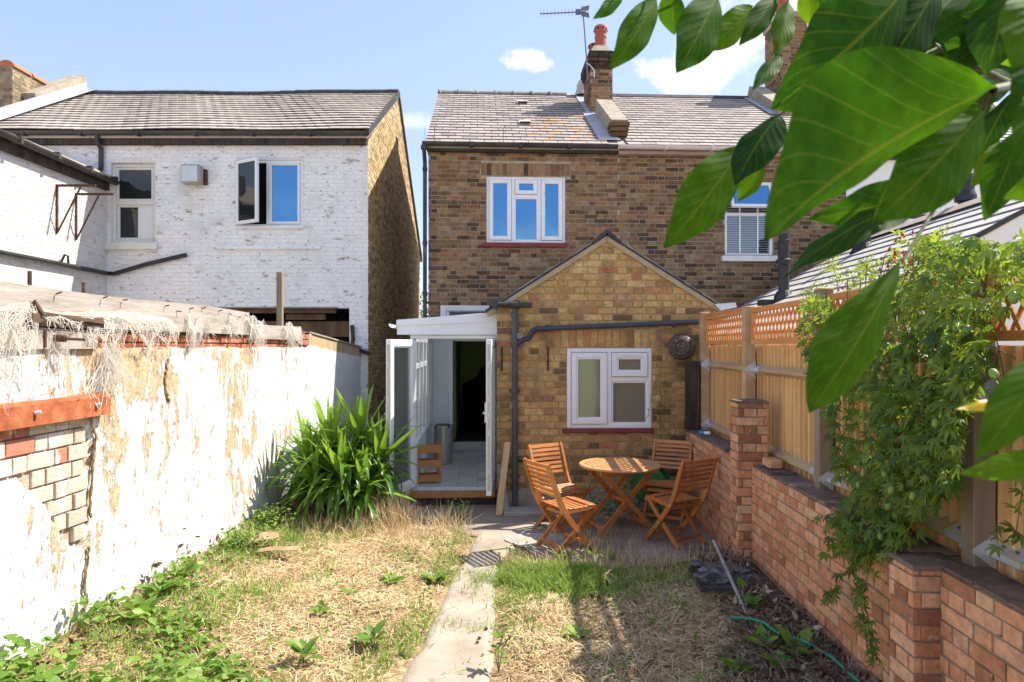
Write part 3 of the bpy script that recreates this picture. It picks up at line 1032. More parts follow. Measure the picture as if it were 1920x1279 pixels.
def path_dist(x, y):
    """distance outside the paved path or patio (0 on it)"""
    x, y = np.asarray(x, dtype=float), np.asarray(y, dtype=float)
    l, r = np.interp(y, PATH_Y, PATH_L), np.interp(y, PATH_Y, PATH_R)
    d = np.maximum(np.maximum(l - x, x - r), 0)
    d = np.where(y > 7.75, 9, d)
    pd = np.where(in_poly(x, y, PATIO), 0.0, 9.0)
    for (x0, y0), (x1, y1) in zip(PATIO, PATIO[1:] + PATIO[:1]):
        t = np.clip(((x - x0) * (x1 - x0) + (y - y0) * (y1 - y0)) / ((x1 - x0) ** 2 + (y1 - y0) ** 2), 0, 1)
        q = np.hypot(x - x0 - t * (x1 - x0), y - y0 - t * (y1 - y0))
        pd = np.minimum(pd, np.where(pd == 0, 0, q))
    return np.minimum(d, pd)


M_soil = mat('dry_thatch_and_soil', [(0, (0.17, 0.11, 0.06)), (0.4, (0.33, 0.225, 0.125)), (0.75, (0.50, 0.37, 0.21)), (1, (0.60, 0.47, 0.29))], 26, 0.95, 0.9, 70, 0.1,
             spots=[((0.12, 0.085, 0.055), 5, 0.58, 0.72, None)], detail=7)
M_base = mat('far_dry_earth', [(0, (0.36, 0.29, 0.185)), (1, (0.48, 0.40, 0.27))], 0.8, 0.95, 0.2, 20, 0.1)
mb = MB()
mb.add([(-900, -900, -0.12), (900, -900, -0.12), (900, 900, -0.12), (-900, 900, -0.12)], [(0, 1, 2, 3)])
mb.build('ground', M_base, None, kind='structure')
xs, ys = np.arange(-3.3, 2.65, 0.045), np.arange(-2.5, 9.2, 0.05)
gxx, gyy = np.meshgrid(xs, ys)
gzz = ground_z(gxx, gyy)
nx, ny = len(xs), len(ys)
i0 = (np.arange(ny - 1)[:, None] * nx + np.arange(nx - 1)[None]).ravel()
tri = np.concatenate([np.stack([i0, i0 + 1, i0 + nx + 1], 1), np.stack([i0, i0 + nx + 1, i0 + nx], 1)])
link('lawn', np_mesh('lawn', np.stack([gxx.ravel(), gyy.ravel(), gzz.ravel()], 1), tri, smooth=True), M_soil, None, 'structure')

# the concrete path: an uneven strip whose rims are broken
yy = np.arange(-1.5, 7.7, 0.06)
L = np.interp(yy, PATH_Y, PATH_L) + 0.05 * (vnoise(yy * 2.2, yy * 0, 5) - 0.5) + 0.025 * (vnoise(yy * 9, yy * 0, 6) - 0.5)
R = np.interp(yy, PATH_Y, PATH_R) + 0.06 * (vnoise(yy * 2.2, yy * 0 + 7, 5) - 0.5) + 0.025 * (vnoise(yy * 9, yy * 0 + 3, 6) - 0.5)
K = 12
vs = []
for k in range(K + 1):
    x = L + (R - L) * k / K
    z = 0.016 + 0.006 * (vnoise(x * 3, yy * 3, 8) - 0.5) - (0.03 if k in (0, K) else 0)
    vs.append(np.stack([x, yy, z], 1))
V = np.concatenate(vs)
n = len(yy)
i0 = (np.arange(K)[:, None] * n + np.arange(n - 1)[None]).ravel()
tri = np.concatenate([np.stack([i0, i0 + n, i0 + n + 1], 1), np.stack([i0, i0 + n + 1, i0 + 1], 1)])
link('path', np_mesh('path', V, tri, smooth=True), M_concrete, None, 'structure')
mb = MB()
pp = []
for (x0, y0), (x1, y1) in zip(PATIO, PATIO[1:] + PATIO[:1]):
    for k in range(6):
        t = k / 6
        pp.append((x0 + (x1 - x0) * t + random.uniform(-.03, .03), y0 + (y1 - y0) * t + random.uniform(-.03, .03), 0.004))
mb.prism(pp, (0, 0, 0.008), 0.5)
mb.build('patio', mat('stained_patio_concrete', [(0, (0.22, 0.175, 0.14)), (1, (0.36, 0.30, 0.24))], 2.6, 0.9, 0.5, 90, 0.15, spots=[((0.13, 0.10, 0.075), 5, 0.58, 0.7, None)]), None, 'structure')

# ================================================================== MAIN HOUSE
HA = RAD(2.69)
HO = Vector((-1.42, 11.6, 0))
HM = house_matrix(HO, HA)


def hu(px):
    r = (px - 960) / F_PX
    return (1.42 + 11.6 * r) / (math.cos(HA) - math.sin(HA) * r)


def hz(px, py):
    return CAM_H - (py - 650) / F_PX * (11.6 + math.sin(HA) * hu(px))


def behind_ext(px, py, w=None):
    if px > 918 and px < 1385 and py > 440 + abs(px - 1137) * 0.63 + 4:
        return True
    return 742 < px < 932 and py > 600


def core(mb, poly, y0, y1):
    mb.prism([(p[0], y0, p[1]) for p in poly], (0, y1 - y0, 0))


def soldier(parent, x0, x1, z0, z1):
    return None


def gutter(parent, pts, r, m, name='gutter', lip=True):
    """half-round gutter: an open trough swept along x"""
    mb = MB()
    (x0, y, z0), (x1, _, z1) = pts
    n = 10
    vs, fs = [], []
    for (x, z) in ((x0, z0), (x1, z1)):
        for k in range(n + 1):
            a = math.pi + math.pi * k / n
            vs.append((x, y + r * math.cos(a), z + r * math.sin(a)))
        for k in range(n + 1):
            a = 2 * math.pi - math.pi * k / n
            vs.append((x, y + (r - .006) * math.cos(a), z + (r - .006) * math.sin(a)))
    m2 = 2 * (n + 1)
    for k in range(m2):
        fs.append((k, (k + 1) % m2, m2 + (k + 1) % m2, m2 + k))
    fs.append(tuple(range(m2 - 1, -1, -1)))
    fs.append(tuple(range(m2, 2 * m2)))
    mb.add(vs, fs)
    k = int(abs(x1 - x0) / 1.0)
    for i in range(1, k + 1):
        t = i / (k + 1)
        xx, zz = x0 + (x1 - x0) * t, z0 + (z1 - z0) * t
        mb.box((xx - .03, y - r - .008, zz - r - .006), (xx + .03, y + r, zz + .004))
    return mb.build(name, m, parent)


WALL_H = 5.34
house = empty('brick_house', 'two storey brown brick house with white three-light upper window above the brick extension', 'house', HO, HA)
w_main = [(hu(912), hz(912, 455), hu(1060), hz(1060, 332))]
w_main = w_main[0]
w_low = (hu(826), hz(826, 640), hu(935), hz(935, 573))
arch = (hu(902), w_main[3] + 0.005, hu(1070), w_main[3] + 0.225, 17)
mb = MB()
HW = 3.24
DOOR = (0.42, 0.20, 1.16, 2.10)                 # way from the lean-to into the kitchen
core(mb, [(0.0, 0), (DOOR[0], 0), (DOOR[0], WALL_H), (0.0, WALL_H)], 0.13, 7.2)
core(mb, [(DOOR[2], 0), (HW, 0), (HW, WALL_H), (DOOR[2], WALL_H)], 0.13, 7.2)
core(mb, [(DOOR[0], DOOR[3]), (DOOR[2], DOOR[3]), (DOOR[2], WALL_H), (DOOR[0], WALL_H)], 0.13, 7.2)
core(mb, [(DOOR[0], 0), (DOOR[2], 0), (DOOR[2], DOOR[3]), (DOOR[0], DOOR[3])], 3.4, 7.2)
mb.prism([(0.0, 0.13, WALL_H), (0, 7.2, WALL_H), (0, 3.66, 7.5)], (HW, 0, 0))
mb.box((0.004, 0.0085, 0), (0.12, 0.13, WALL_H))
h_wall = mb.build('wall', M_mortar, house)
brickwork(h_wall, [(0, 0), (HW, 0), (HW, WALL_H), (0, WALL_H)], (0, 0, 0), (1, 0, 0), (0, -1, 0), M_stock, M_mortar, openings=[w_main, w_low, DOOR],
          extra=[arch], hidden=behind_ext, world=HM, tone_fn=lambda u, v: min(.98, max(.03, random.gauss(0.46, 0.29) + (0.1 if v > 4.9 else 0))))
# upper window
wx0, wz0, wx1, wz1 = w_main
win = MB()
ring(win, wx0, wz0, wx1, wz1, 0.045, 0.02, 0.10, 0.005)
a1, a2 = wx0 + (wx1 - wx0) * (50 / 148), wx0 + (wx1 - wx0) * (99 / 148)
for a in (a1, a2):
    win.box((a - .03, 0.022, wz0 + .045), (a + .03, 0.10, wz1 - .045), ch=.004)
zt = wz1 - (wz1 - wz0) * 0.295
win.box((a1 + .03, 0.024, zt - .03), (a2 - .03, 0.10, zt + .03), ch=.004)
wobj = win.build('window', M_upvc, house)
sash(wobj, wx0 + .05, wz0 + .05, a1 - .035, wz1 - .05, 0.055, 0.0, M_upvc, M_skyglass)
sash(wobj, a2 + .035, wz0 + .05, wx1 - .05, wz1 - .05, 0.055, 0.0, M_upvc, M_skyglass)
sash(wobj, a1 + .035, zt + .035, a2 - .035, wz1 - .05, 0.055, 0.0, M_upvc, M_skyglass)
pane(wobj, a1 + .03, wz0 + .045, a2 - .03, zt - .03, 0.05, M_skyglass)
mb = MB()
ring(mb, a1 + .03, wz0 + .045, a2 - .03, zt - .03, 0.016, 0.03, 0.05)
mb.build('glazing_bead', M_upvc, wobj)
mb = MB()
mb.box((a1 + .12, -.008, wz1 - .082), (a2 - .12, -.0002, wz1 - .068))
mb.build('trickle_vent', M_upvc, wobj)
mb = MB()
mb.box((wx0 - .05, -0.06, wz0 - .075), (wx1 + .03, 0.10, wz0 - .002), ch=.006)
mb.build('sill', M_redsill, house)
# lower window half behind the lean-to roof
x0, z0, x1, z1 = w_low
win = MB()
ring(win, x0, z0, x1, z1, 0.09, -0.01, 0.09, 0.005)
wobj = win.build('window', M_whitewood, house, label='old flaking white window behind the lean-to roof')
sash(wobj, x0 + .095, z0 + .095, x1 - .095, z1 - .05, 0.04, 0.005, M_whitewood, M_darkglass)
# roof
EAVE_Y, EAVE_Z, RIDGE_Y, RIDGE_Z = -0.13, 5.435, 3.66, 7.67
RS = Vector((0, RIDGE_Y - EAVE_Y, RIDGE_Z - EAVE_Z))
RL = RS.length
RS.normalize()
RN = Vector((0, -RS.z, RS.y))


def roof_body(x0, x1, parent_name, m, parent, back=7.4):
    mb = MB()
    prof = [(EAVE_Y + .02, EAVE_Z - .01), (RIDGE_Y, RIDGE_Z - .015), (back, EAVE_Z - .01), (back, EAVE_Z - .09), (EAVE_Y + .02, EAVE_Z - .09)]
    mb.prism([(x0, p[0], p[1]) for p in prof], (x1 - x0, 0, 0))
    return mb.build(parent_name, m, parent)


def chimney_side_lichen(x, y):  # slates beside the stack that carry more lichen and brown stain
    return 1.75 < x < 3.1 and 0.2 < y < 2.3


roof = roof_body(-0.03, HW, 'roof', M_slate, house)
slated(roof, (-0.05, EAVE_Y, EAVE_Z), (1, 0, 0), RS, RN, HW - .12, RL, 0.25, 0.215, 0.009, M_slate, 300, HM, alt=(M_lichslate, chimney_side_lichen), wander=0.006)
x = -0.06
k = 0
while x < 2.75:
    mb = MB()
    n = 9
    vs, fs = [], []
    for xx, rr in ((x, 0.115), (x + 0.05, 0.118), (x + 0.07, 0.098), (x + 0.40, 0.098)):
        for q in range(n):
            a = math.pi * q / (n - 1)
            vs.append((xx, RIDGE_Y - rr * 1.15 * math.cos(a), RIDGE_Z - 0.04 + rr * math.sin(a)))
    for q in range(3):
        for w in range(n - 1):
            fs.append((q * n + w, q * n + w + 1, (q + 1) * n + w + 1, (q + 1) * n + w))
    fs += [tuple(range(n - 1, -1, -1)), tuple(range(3 * n, 4 * n))]
    mb.add(vs, fs)
    mb.build('ridge_tile', M_ridge, roof, smooth=False)
    x += 0.412
    k += 1
# little ventilating slates
for px, t in ((980, 3.25), (985, 1.35)):
    y = EAVE_Y + RS.y * t
    z = EAVE_Z + RS.z * t
    xx = (px - 960) / F_PX * (11.75 + y) + 1.42 - 0.047 * y * -1
    xx = (px - 960) / F_PX * (11.7 + y) + 1.42 + 0.047 * y
    mb = MB()
    M4 = Matrix((Vector((1, 0, 0)), RS, RN)).transposed().to_4x4()
    M4.translation = Vector((xx, y, z)) + RN * .03
    mb.M = M4
    mb.box((-.11, 0.0, 0), (.11, .16, .028))
    mb.build('roof_vent', M_palegutter, roof)
    mb = MB()
    mb.M = M4
    mb.box((-.10, -.002, .006), (.10, .06, .03))
    mb.build('vent_slot', M_dark, roof)
gutter(house, [(-0.09, -0.175, 5.425), (HW - .03, -0.175, 5.415)], 0.062, M_gutter)
mb = MB()
mb.box((-0.02, -0.105, 5.30), (HW, -0.002, 5.40))
mb.build('fascia', M_mossblack, house)
mb = MB()
mb.tube([(-0.06, -0.175, 5.37), (-0.06, -0.17, 5.28), (-0.055, -0.06, 5.12), (-0.055, -0.055, 4.9), (-0.055, -0.055, 2.42)], 0.034, 10)
for z in (5.0, 3.75, 2.9):
    mb.tube([(-0.055, -0.055, z - .03), (-0.055, -0.055, z + .03)], 0.043, 10)
mb.tube([(-0.06, -0.175, 5.37), (-0.06, -0.172, 5.30)], 0.055, 10)
mb.build('downpipe', M_gutter, house, smooth=False)
# chimney
CU0, CU1, CY0, CY1 = 3.10, 3.56, 2.03, 2.95
chim = MB()
chim.box((CU0 + .012, CY0 + .012, 6.2), (CU1 - .012, CY1 - .012, 7.98))
chimney = chim.build('chimney', M_mortar, house)


def small_stack(parent, x0, x1, y0, y1, z0, z1, m, mm, world, part='brick', jit=0.002, backing=False):
    for (O, U, N, W) in (((x0, y0, z0), (1, 0, 0), (0, -1, 0), x1 - x0), ((x0, y1, z0), (0, -1, 0), (-1, 0, 0), y1 - y0), ((x1, y0, z0), (0, 1, 0), (1, 0, 0), y1 - y0)):
        brickwork(parent, [(0, 0), (W, 0), (W, z1 - z0), (0, z1 - z0)], O, U, N, m, mm, world=world, backing=backing, proud=0.007, part_name=part, jitter=jit, nparts=60)


small_stack(chimney, CU0 + .012, CU1 - .012, CY0 + .012, CY1 - .012, 6.2, 7.72, M_stock, M_mortar, HM)
mb = MB()
for k, (o, z0, z1) in enumerate(((0.0, 7.60, 7.665), (.03, 7.675, 7.74), (.055, 7.75, 7.815), (.055, 7.825, 7.89), (.03, 7.90, 7.965))):
    x = CU0 - o
    while x < CU1 + o - .02:
        w = random.choice((0.105, 0.21))
        mb.box((x, CY0 - o, z0), (min(x + w, CU1 + o) - .008, CY1 + o, z1), random.random() * 0.35, .004)
        x += w
mb.build('corbelled_top', mat('sooty_brick', [(0, (0.035, 0.03, 0.027)), (0.3, (0.10, 0.065, 0.045)), (1, (0.2, 0.13, 0.085))], 9, 0.9, 0.5, 60, 0.15, tone=True, vary=0.4), chimney)
mb = MB()
mb.prism([(CU0 + .04, CY0 + .04, 7.965), (CU1 - .04, CY0 + .04, 7.965), (CU1 - .04, CY1 - .04, 7.965), (CU0 + .04, CY1 - .04, 7.965)], (0, 0, 0.03))
cx, cy = (CU0 + CU1) / 2, (CY0 + CY1) / 2
mb.add([(CU0 + .02, CY0 + .02, 7.99), (CU1 - .02, CY0 + .02, 7.99), (CU1 - .02, CY1 - .02, 7.99), (CU0 + .02, CY1 - .02, 7.99),
        (cx - .13, cy - .3, 8.16), (cx + .13, cy - .3, 8.16), (cx + .13, cy + .3, 8.16), (cx - .13, cy + .3, 8.16)],
       [(0, 1, 5, 4), (1, 2, 6, 5), (2, 3, 7, 6), (3, 0, 4, 7), (4, 5, 6, 7)])
mb.build('flaunching', M_cement, chimney)


def pot(parent, x, y, z, h, r, m):
    mb = MB()
    mb.M = Matrix.Translation((x, y, z))
    mb.lathe([(r * 1.12, 0), (r * 1.15, h * .06), (r, h * .12), (r, h * .50), (r * 1.08, h * .52), (r * 1.08, h * .58), (r, h * .6), (r * .96, h * .72), (r * 1.14, h * .75), (r * 1.14, h * .95), (r * 1.05, h), (r * .8, h), (r * .8, h * .7)], 18)
    o = mb.build('chimney_pot', m, parent, smooth=False)
    mb = MB()
    for k in range(9):
        a = 2 * math.pi * k / 9
        p = Vector((x + math.cos(a) * r * 1.10, y + math.sin(a) * r * 1.10, z + h * .84))
        d = Vector((math.cos(a), math.sin(a), 0))
        mb.tube([p, p + d * .02], r * .16, 6)
    mb.build('pot_vents', M_dark, o)
    return o


pot(chimney, cx + .03, cy - .16, 8.10, 0.50, 0.115, M_terracotta)
pot(chimney, cx - .02, cy + .24, 8.10, 0.30, 0.12, M_terracotta)
# flashing of the stack and the parapet stub that comes down the party line
mb = MB()
for (ta, tb, xa, xb) in ((0.25, 1.95, 2.93, 3.06), (1.95, 2.45, 2.93, 3.11), (2.45, RL, 3.0, 3.13)):
    a = Vector((xa, EAVE_Y, EAVE_Z)) + RS * ta + RN * .028
    b = Vector((xa, EAVE_Y, EAVE_Z)) + RS * tb + RN * .028
    mb.add([a, a + Vector((xb - xa + .25, 0, 0)), b + Vector((xb - xa + .1, 0, 0)), b], [(0, 1, 2, 3)])
mb.build('flashing', M_lead, roof)
par = MB()
ta, tb = 0.55, 2.35
pa = Vector((3.17, EAVE_Y, EAVE_Z)) + RS * ta
pb = Vector((3.17, EAVE_Y, EAVE_Z)) + RS * tb
par.prism([pa - RN * .05, pa + RN * .30, pb + RN * .30, pb - RN * .05], (0.30, 0, 0))
parapet = par.build('parapet', M_cement, house)
mb = MB()
p0 = Vector((3.20, EAVE_Y - .02, EAVE_Z)) + RS * 0.30
for k in range(4):
    w = .26 + .03 * k
    mb.box((3.32 - w / 2, p0.y - .02 * k + .12, p0.z + .02 + .085 * k), (3.32 + w / 2, p0.y + .34, p0.z + .095 + .085 * k), random.random() * .5, .006)
mb.build('corbel_block', M_stock, parapet)

# ------------------------------------------------------------------ neighbour of the same brick
NO = HM @ Vector((HW, 0, 0))
NM = house_matrix(NO, HA)
NW = 4.03
neigh = empty('brick_house', 'adjoining brown brick house with blinds in its sash window, half hidden by leaves', 'house', NO, HA)


def hid_leaf(px, py, w=None):
    if behind_ext(px, py):
        return True
    if px > 1250 and py < 640:
        return py < 465 - (px - 1245) * 1.35 + 0 and False
    return False


n_win = (hu(1359) - HW, hz(1359, 480), hu(1450) - HW, hz(1450, 340))
mb = MB()
core(mb, [(0.0, 0), (NW, 0), (NW, WALL_H), (0.0, WALL_H)], 0.13, 7.2)
mb.prism([(0.0, 0.13, WALL_H), (0, 7.2, WALL_H), (0, 3.66, 7.5)], (NW, 0, 0))
mb.box((NW - .1, 0.009, 0), (NW - .003, 0.13, WALL_H))
n_wall = mb.build('wall', M_mortar, neigh)
M_darkstock = mat('dark_brown_stock_brick', [(p, (c[0] * .88, c[1] * .90, c[2] * .92)) for p, c in STOCK], 22, 0.85, 0.5, 90, 0.2, tone=True, vary=0.42, vscale=14, spots=[((0.34, 0.29, 0.23), 40, 0.64, 0.76, None)])
brickwork(n_wall, [(0, 0), (NW, 0), (NW, WALL_H), (0, WALL_H)], (0, 0, 0), (1, 0, 0), (0, -1, 0), M_darkstock, M_mortar, openings=[n_win],
          hidden=behind_ext, world=NM, tone_fn=lambda u, v: min(.98, max(.03, random.gauss(0.45, 0.28))))
x0, z0, x1, z1 = n_win
win = MB()
ring(win, x0, z0, x1, z1, 0.05, 0.03, 0.12, 0.005)
zm = z0 + (z1 - z0) * 0.56
win.box((x0 + .05, 0.032, zm - .025), (x1 - .05, 0.10, zm + .025), ch=.004)
wobj = win.build('window', M_upvc, neigh, label='white sash window with horizontal blinds and an open top light')
pane(wobj, x0 + .05, z0 + .05, x1 - .05, zm - .025, 0.058, M_clear)
mb = MB()
for t in (0.33, 0.70):
    xx = x0 + (x1 - x0) * t
    mb.box((xx - .012, .045, z0 + .05), (xx + .012, .0575, zm - .025))
    mb.box((xx - .012, .045, zm + .025), (xx + .012, .0575, z1 - .05))
mb.build('glazing_bar', M_upvc, wobj)
mb = MB()
nb = 30
for k in range(nb):
    z = z0 + .06 + (z1 - z0 - .12) * k / nb
    mb.prism([(x0 + .05, .075, z), (x0 + .05, .105, z + .019), (x0 + .05, .107, z + .017), (x0 + .05, .077, z - .002)], (x1 - x0 - .1, 0, 0))
mb.build('blind', M_innerwall, wobj)
mb = MB()
mb.box((x0 - .02, 0.118, z0), (x1 + .02, 0.128, z1))
mb.build('dark_room', M_dark, wobj)
# the open top light tilts out
tl = MB()
tl.M = Matrix.Translation((0, 0.03, z1 - .05)) @ Matrix.Rotation(RAD(-24), 4, 'X')
hgt = z1 - .05 - zm - .03
ring(tl, x0 + .05, -hgt, x1 - .05, 0, .05, -.05, 0, .004)
t_o = tl.build('top_light', M_upvc, wobj)
mb = MB()
mb.M = tl.M
mb.box((x0 + .1, -.03, -hgt + .05), (x1 - .1, -.025, -.05))
mb.build('pane', M_skyglass, wobj)
mb = MB()
mb.box((x0 - .07, -0.09, z0 - .10), (x1 + .05, 0.12, z0 - .002), ch=.008)
mb.build('sill', M_whitewood, neigh)
roof = roof_body(0.004, NW, 'roof', M_slate, neigh)
slated(roof, (0.16, EAVE_Y, EAVE_Z), (1, 0, 0), RS, RN, NW - .2, RL, 0.25, 0.215, 0.009, M_slate, 300, NM, hidden=lambda px, py: px > 1450, wander=0.005)
mb = MB()
for k in range(9):
    x = 0.3 + k * 0.41
    mb.prism([(x, RIDGE_Y - .14, RIDGE_Z - .055), (x, RIDGE_Y, RIDGE_Z + .055), (x, RIDGE_Y + .14, RIDGE_Z - .055), (x, RIDGE_Y, RIDGE_Z + .02)], (0.40, 0, 0))
mb.build('ridge', M_darkridge, roof)
gutter(neigh, [(-.02, -0.175, 5.415), (NW, -0.175, 5.40)], 0.06, M_palegutter)
mb = MB()
mb.box((0, -0.11, 5.29), (NW, -0.002, 5.385))
mb.build('fascia', mat('faded_pink_board', [(0, (0.30, 0.20, 0.16)), (1, (0.42, 0.30, 0.25))], 5, 0.8, 0.2, 50, 0.2), neigh)
# far stack and raised party wall of the neighbour
mb = MB()
u0 = 3.74
pa = Vector((u0, EAVE_Y, EAVE_Z)) + RS * 2.6
pb = Vector((u0, EAVE_Y, EAVE_Z)) + RS * (RL + .05)
mb.prism([pa - RN * .05, pa + RN * .2, pb + RN * .25, pb - RN * .05], (0.34, 0, 0))
mb.build('parapet', M_cement, neigh)
mb = MB()
pa2 = pa + RN * .03 - Vector((.16, 0, 0))
pb2 = pb + RN * .03 - Vector((.12, 0, 0))
mb.add([pa2, pa2 + Vector((.2, 0, 0)), pb2 + Vector((.2, 0, 0)), pb2], [(0, 1, 2, 3)])
mb.build('flashing', M_lead, roof)
chim = MB()
fx0, fx1 = 4.32, 4.92
chim.box((fx0 + .012, 3.2 + .012, 6.5), (fx1 - .012, 4.1, 9.36))
chimney2 = chim.build('chimney', M_mortar, neigh, label='pale brick stack with one red pot seen between leaves')
small_stack(chimney2, fx0 + .012, fx1 - .012, 3.212, 4.1, 6.5, 9.36, M_stock, M_mortar, NM)
mb = MB()
mb.box((fx0 - .03, 3.15, 9.32), (fx1 + .03, 4.15, 9.44), ch=.01)
mb.build('stack_cap', M_cement, chimney2)
pot(chimney2, fx0 + .16, 3.55, 9.44, 0.46, 0.125, M_terracotta)

# ------------------------------------------------------------------ white rendered house further along
WO = HM @ Vector((HW + NW, 0, 0))
WM = house_matrix(WO, HA)
white = empty('rendered_house', 'white rendered house with black eaves beyond the two brick houses', 'house', WO, HA)


def wu(px):
    return hu(px) - HW - NW


mb = MB()
core(mb, [(0.004, 0), (7, 0), (7, 5.3), (0.004, 5.3)], 0.0, 7.2)
ww = mb.build('wall', M_whiterender, white)
mb = MB()
mb.prism([(0.004, EAVE_Y + .02, EAVE_Z - .01), (0.004, RIDGE_Y, RIDGE_Z), (0.004, 7.4, EAVE_Z - .01), (0.004, 7.4, EAVE_Z - .08), (0.004, EAVE_Y + .02, EAVE_Z - .08)], (7, 0, 0))
wr = mb.build('roof', M_blueslate, white)
slated(wr, (0.02, EAVE_Y, EAVE_Z), (1, 0, 0), RS, RN, 5, RL, 0.27, 0.23, 0.009, M_blueslate, 60, WM, hidden=lambda px, py: px < 1850)
gutter(white, [(0, -0.17, 5.40), (7, -0.17, 5.40)], 0.065, M_black)
mb = MB()
mb.box((0, -.1, 5.27), (7, -.002, 5.40))
mb.build('fascia', M_black, white)
x0, x1, z0, z1 = wu(1690), wu(1762), hz(1690, 418), hz(1690, 312)
win = MB()
ring(win, x0, z0, x1, z1, 0.07, -0.02, 0.05, 0.005)
zm = z0 + (z1 - z0) * .18
win.box((x0 + .07, -.018, zm - .03), (x1 - .07, .05, zm + .03), ch=.004)
wobj = win.build('window', M_upvc, white)
sash(wobj, x0 + .08, zm + .035, x1 - .08, z1 - .08, .05, -.03, M_upvc, M_darkglass, depth=.025)
pane(wobj, x0 + .07, z0 + .07, x1 - .07, zm - .03, -.012, M_darkglass)
mb = MB()
mb.box((x0 - .05, -.045, z1 + .002), (x1 + .05, -.001, z1 + .06), ch=.005)
mb.box((x1 + .002, -.035, z0), (x1 + .05, -.001, z1), ch=.005)
mb.build('window_surround', M_upvc, white)
vx, vz = wu(1787), hz(1787, 325)
mb = MB()
ring(mb, vx - .07, vz - .07, vx + .07, vz + .07, .025, -.04, -.001, .003)
vb = mb.build('air_vent', mat('cream_plastic', [(0, (0.5, 0.44, 0.3)), (1, (0.6, 0.54, 0.38))], 3, 0.5), white)
mb = MB()
for k in range(5):
    mb.box((vx - .044, -.02, vz - .04 + k * .018), (vx + .044, -.002, vz - .03 + k * .018))
mb.build('vent_slats', M_darkrust, vb)

# ------------------------------------------------------------------ neighbour's lean-to with pale slates
XO = empty('slated_outbuilding', 'low rear wing with pale slate roof and black flue pipes behind the fence', 'building', (0, 0, 0), -GA)
NX0, NZ0, NX1, NZ1, NY0, NY1 = 2.55, 2.14, 5.45, 3.755, 6.6, 11.55
S = Vector((NX1 - NX0, 0, NZ1 - NZ0))
SL = S.length
S.normalize()
N_ = Vector((-S.z, 0, S.x))
mb = MB()
mb.prism([(NX0 + .15, NY0 + .02, -.1), (8.2, NY0 + .02, -.1), (8.2, NY0 + .02, NZ0 - .02), (NX1, NY0 + .02, NZ1 - .03), (NX0 + .15, NY0 + .02, NZ0 + .05)], (0, NY1 - NY0, 0))
mb.build('wall', M_whiterender, XO)
mb = MB()
mb.prism([(NX0, NY0, NZ0 - .05), (NX0, NY0, NZ0), (NX1, NY0, NZ1), (8.35, NY0, NZ0), (8.35, NY0, NZ0 - .05), (NX1, NY0, NZ1 - .05)], (0, NY1 - NY0, 0))
nroof = mb.build('roof', M_greyslate, XO)
slated(nroof, (NX0, NY1, NZ0), (0, -1, 0), S, N_, NY1 - NY0, SL, 0.6, 0.27, 0.010, M_greyslate, 120, GROOT, hidden=lambda px, py: px > 1920, gap=.006)
mb = MB()
y = NY0 - .01
while y < NY1:
    mb.prism([(NX1 - .20, y, NZ1 - .055), (NX1, y, NZ1 + .07), (NX1 + .2, y, NZ1 - .055), (NX1, y, NZ1 + .03)], (0, .44, 0))
    y += .448
mb.build('ridge', mat('sandy_ridge', [(0, (0.30, 0.25, 0.20)), (1, (0.42, 0.36, 0.29))], 6, .85, .3), nroof)
mb = MB()
mb.prism([(NX0 - .01, NY0 - .012, NZ0 - .04), (NX0 - .01, NY0 - .012, NZ0 + .01), (NX1, NY0 - .012, NZ1 + .01), (NX1, NY0 - .012, NZ1 - .04)], (0, .02, 0))
mb.build('verge', M_darkridge, nroof)


def flue(parent, p, z1, r, terminal=True):
    mb = MB()
    mb.M = Matrix.Translation(p)
    h = z1 - p[2]
    prof = [(r * 1.9, -0.06), (r * 1.8, .05), (r * 1.25, .12), (r, .13), (r, h * .52), (r * 1.5, h * .54), (r * 1.55, h * .60), (r * 1.1, h * .62), (r * 1.05, h * .86), (r * 1.2, h * .87), (r * 1.2, h * .90), (r * .9, h * .91), (r * .95, h), (0.001, h)]
    if terminal:
        prof = [(r * 1.9, -.06), (r, .1), (r, h * .55), (r * 1.55, h * .57), (r * 1.5, h * .65), (r * 1.2, h * .74), (r * 1.2, h * .8), (r * .9, h * .81), (r * .9, h * .86), (r * 1.15, h * .87), (r * 1.05, h), (0.001, h)]
    mb.lathe(prof, 18)
    return mb.build('flue_pipe', M_black, parent)


def garden(p):
    return (gx(p[0], p[1]), gy(p[0], p[1]), p[2])


flue(XO, garden((3.81, 9.57, 2.66)), 3.58, 0.072, False)
flue(XO, garden((5.25, 10.2, 3.46)), 4.15, 0.10)
flue(XO, garden((5.98, 9.0, 3.45)), 4.27, 0.085)
mb = MB()
p = garden((3.62, 9.65, 2.60))
mb.box((p[0] - .12, p[1] - .1, p[2] - .02), (p[0] + .1, p[1] + .1, p[2] + .06))
mb.build('roof_vent', M_black, XO)

# ================================================================== LEFT WHITE HOUSE
LX0, LX1, LY = -12.4, -2.53, 12.0
LO = Vector((LX0, LY, 0))
LM = house_matrix(LO, 0)
LW = LX1 - LX0


def lu(px):
    return (px - 960) / F_PX * LY - LX0


def lz(py):
    return CAM_H - (py - 650) / F_PX * LY


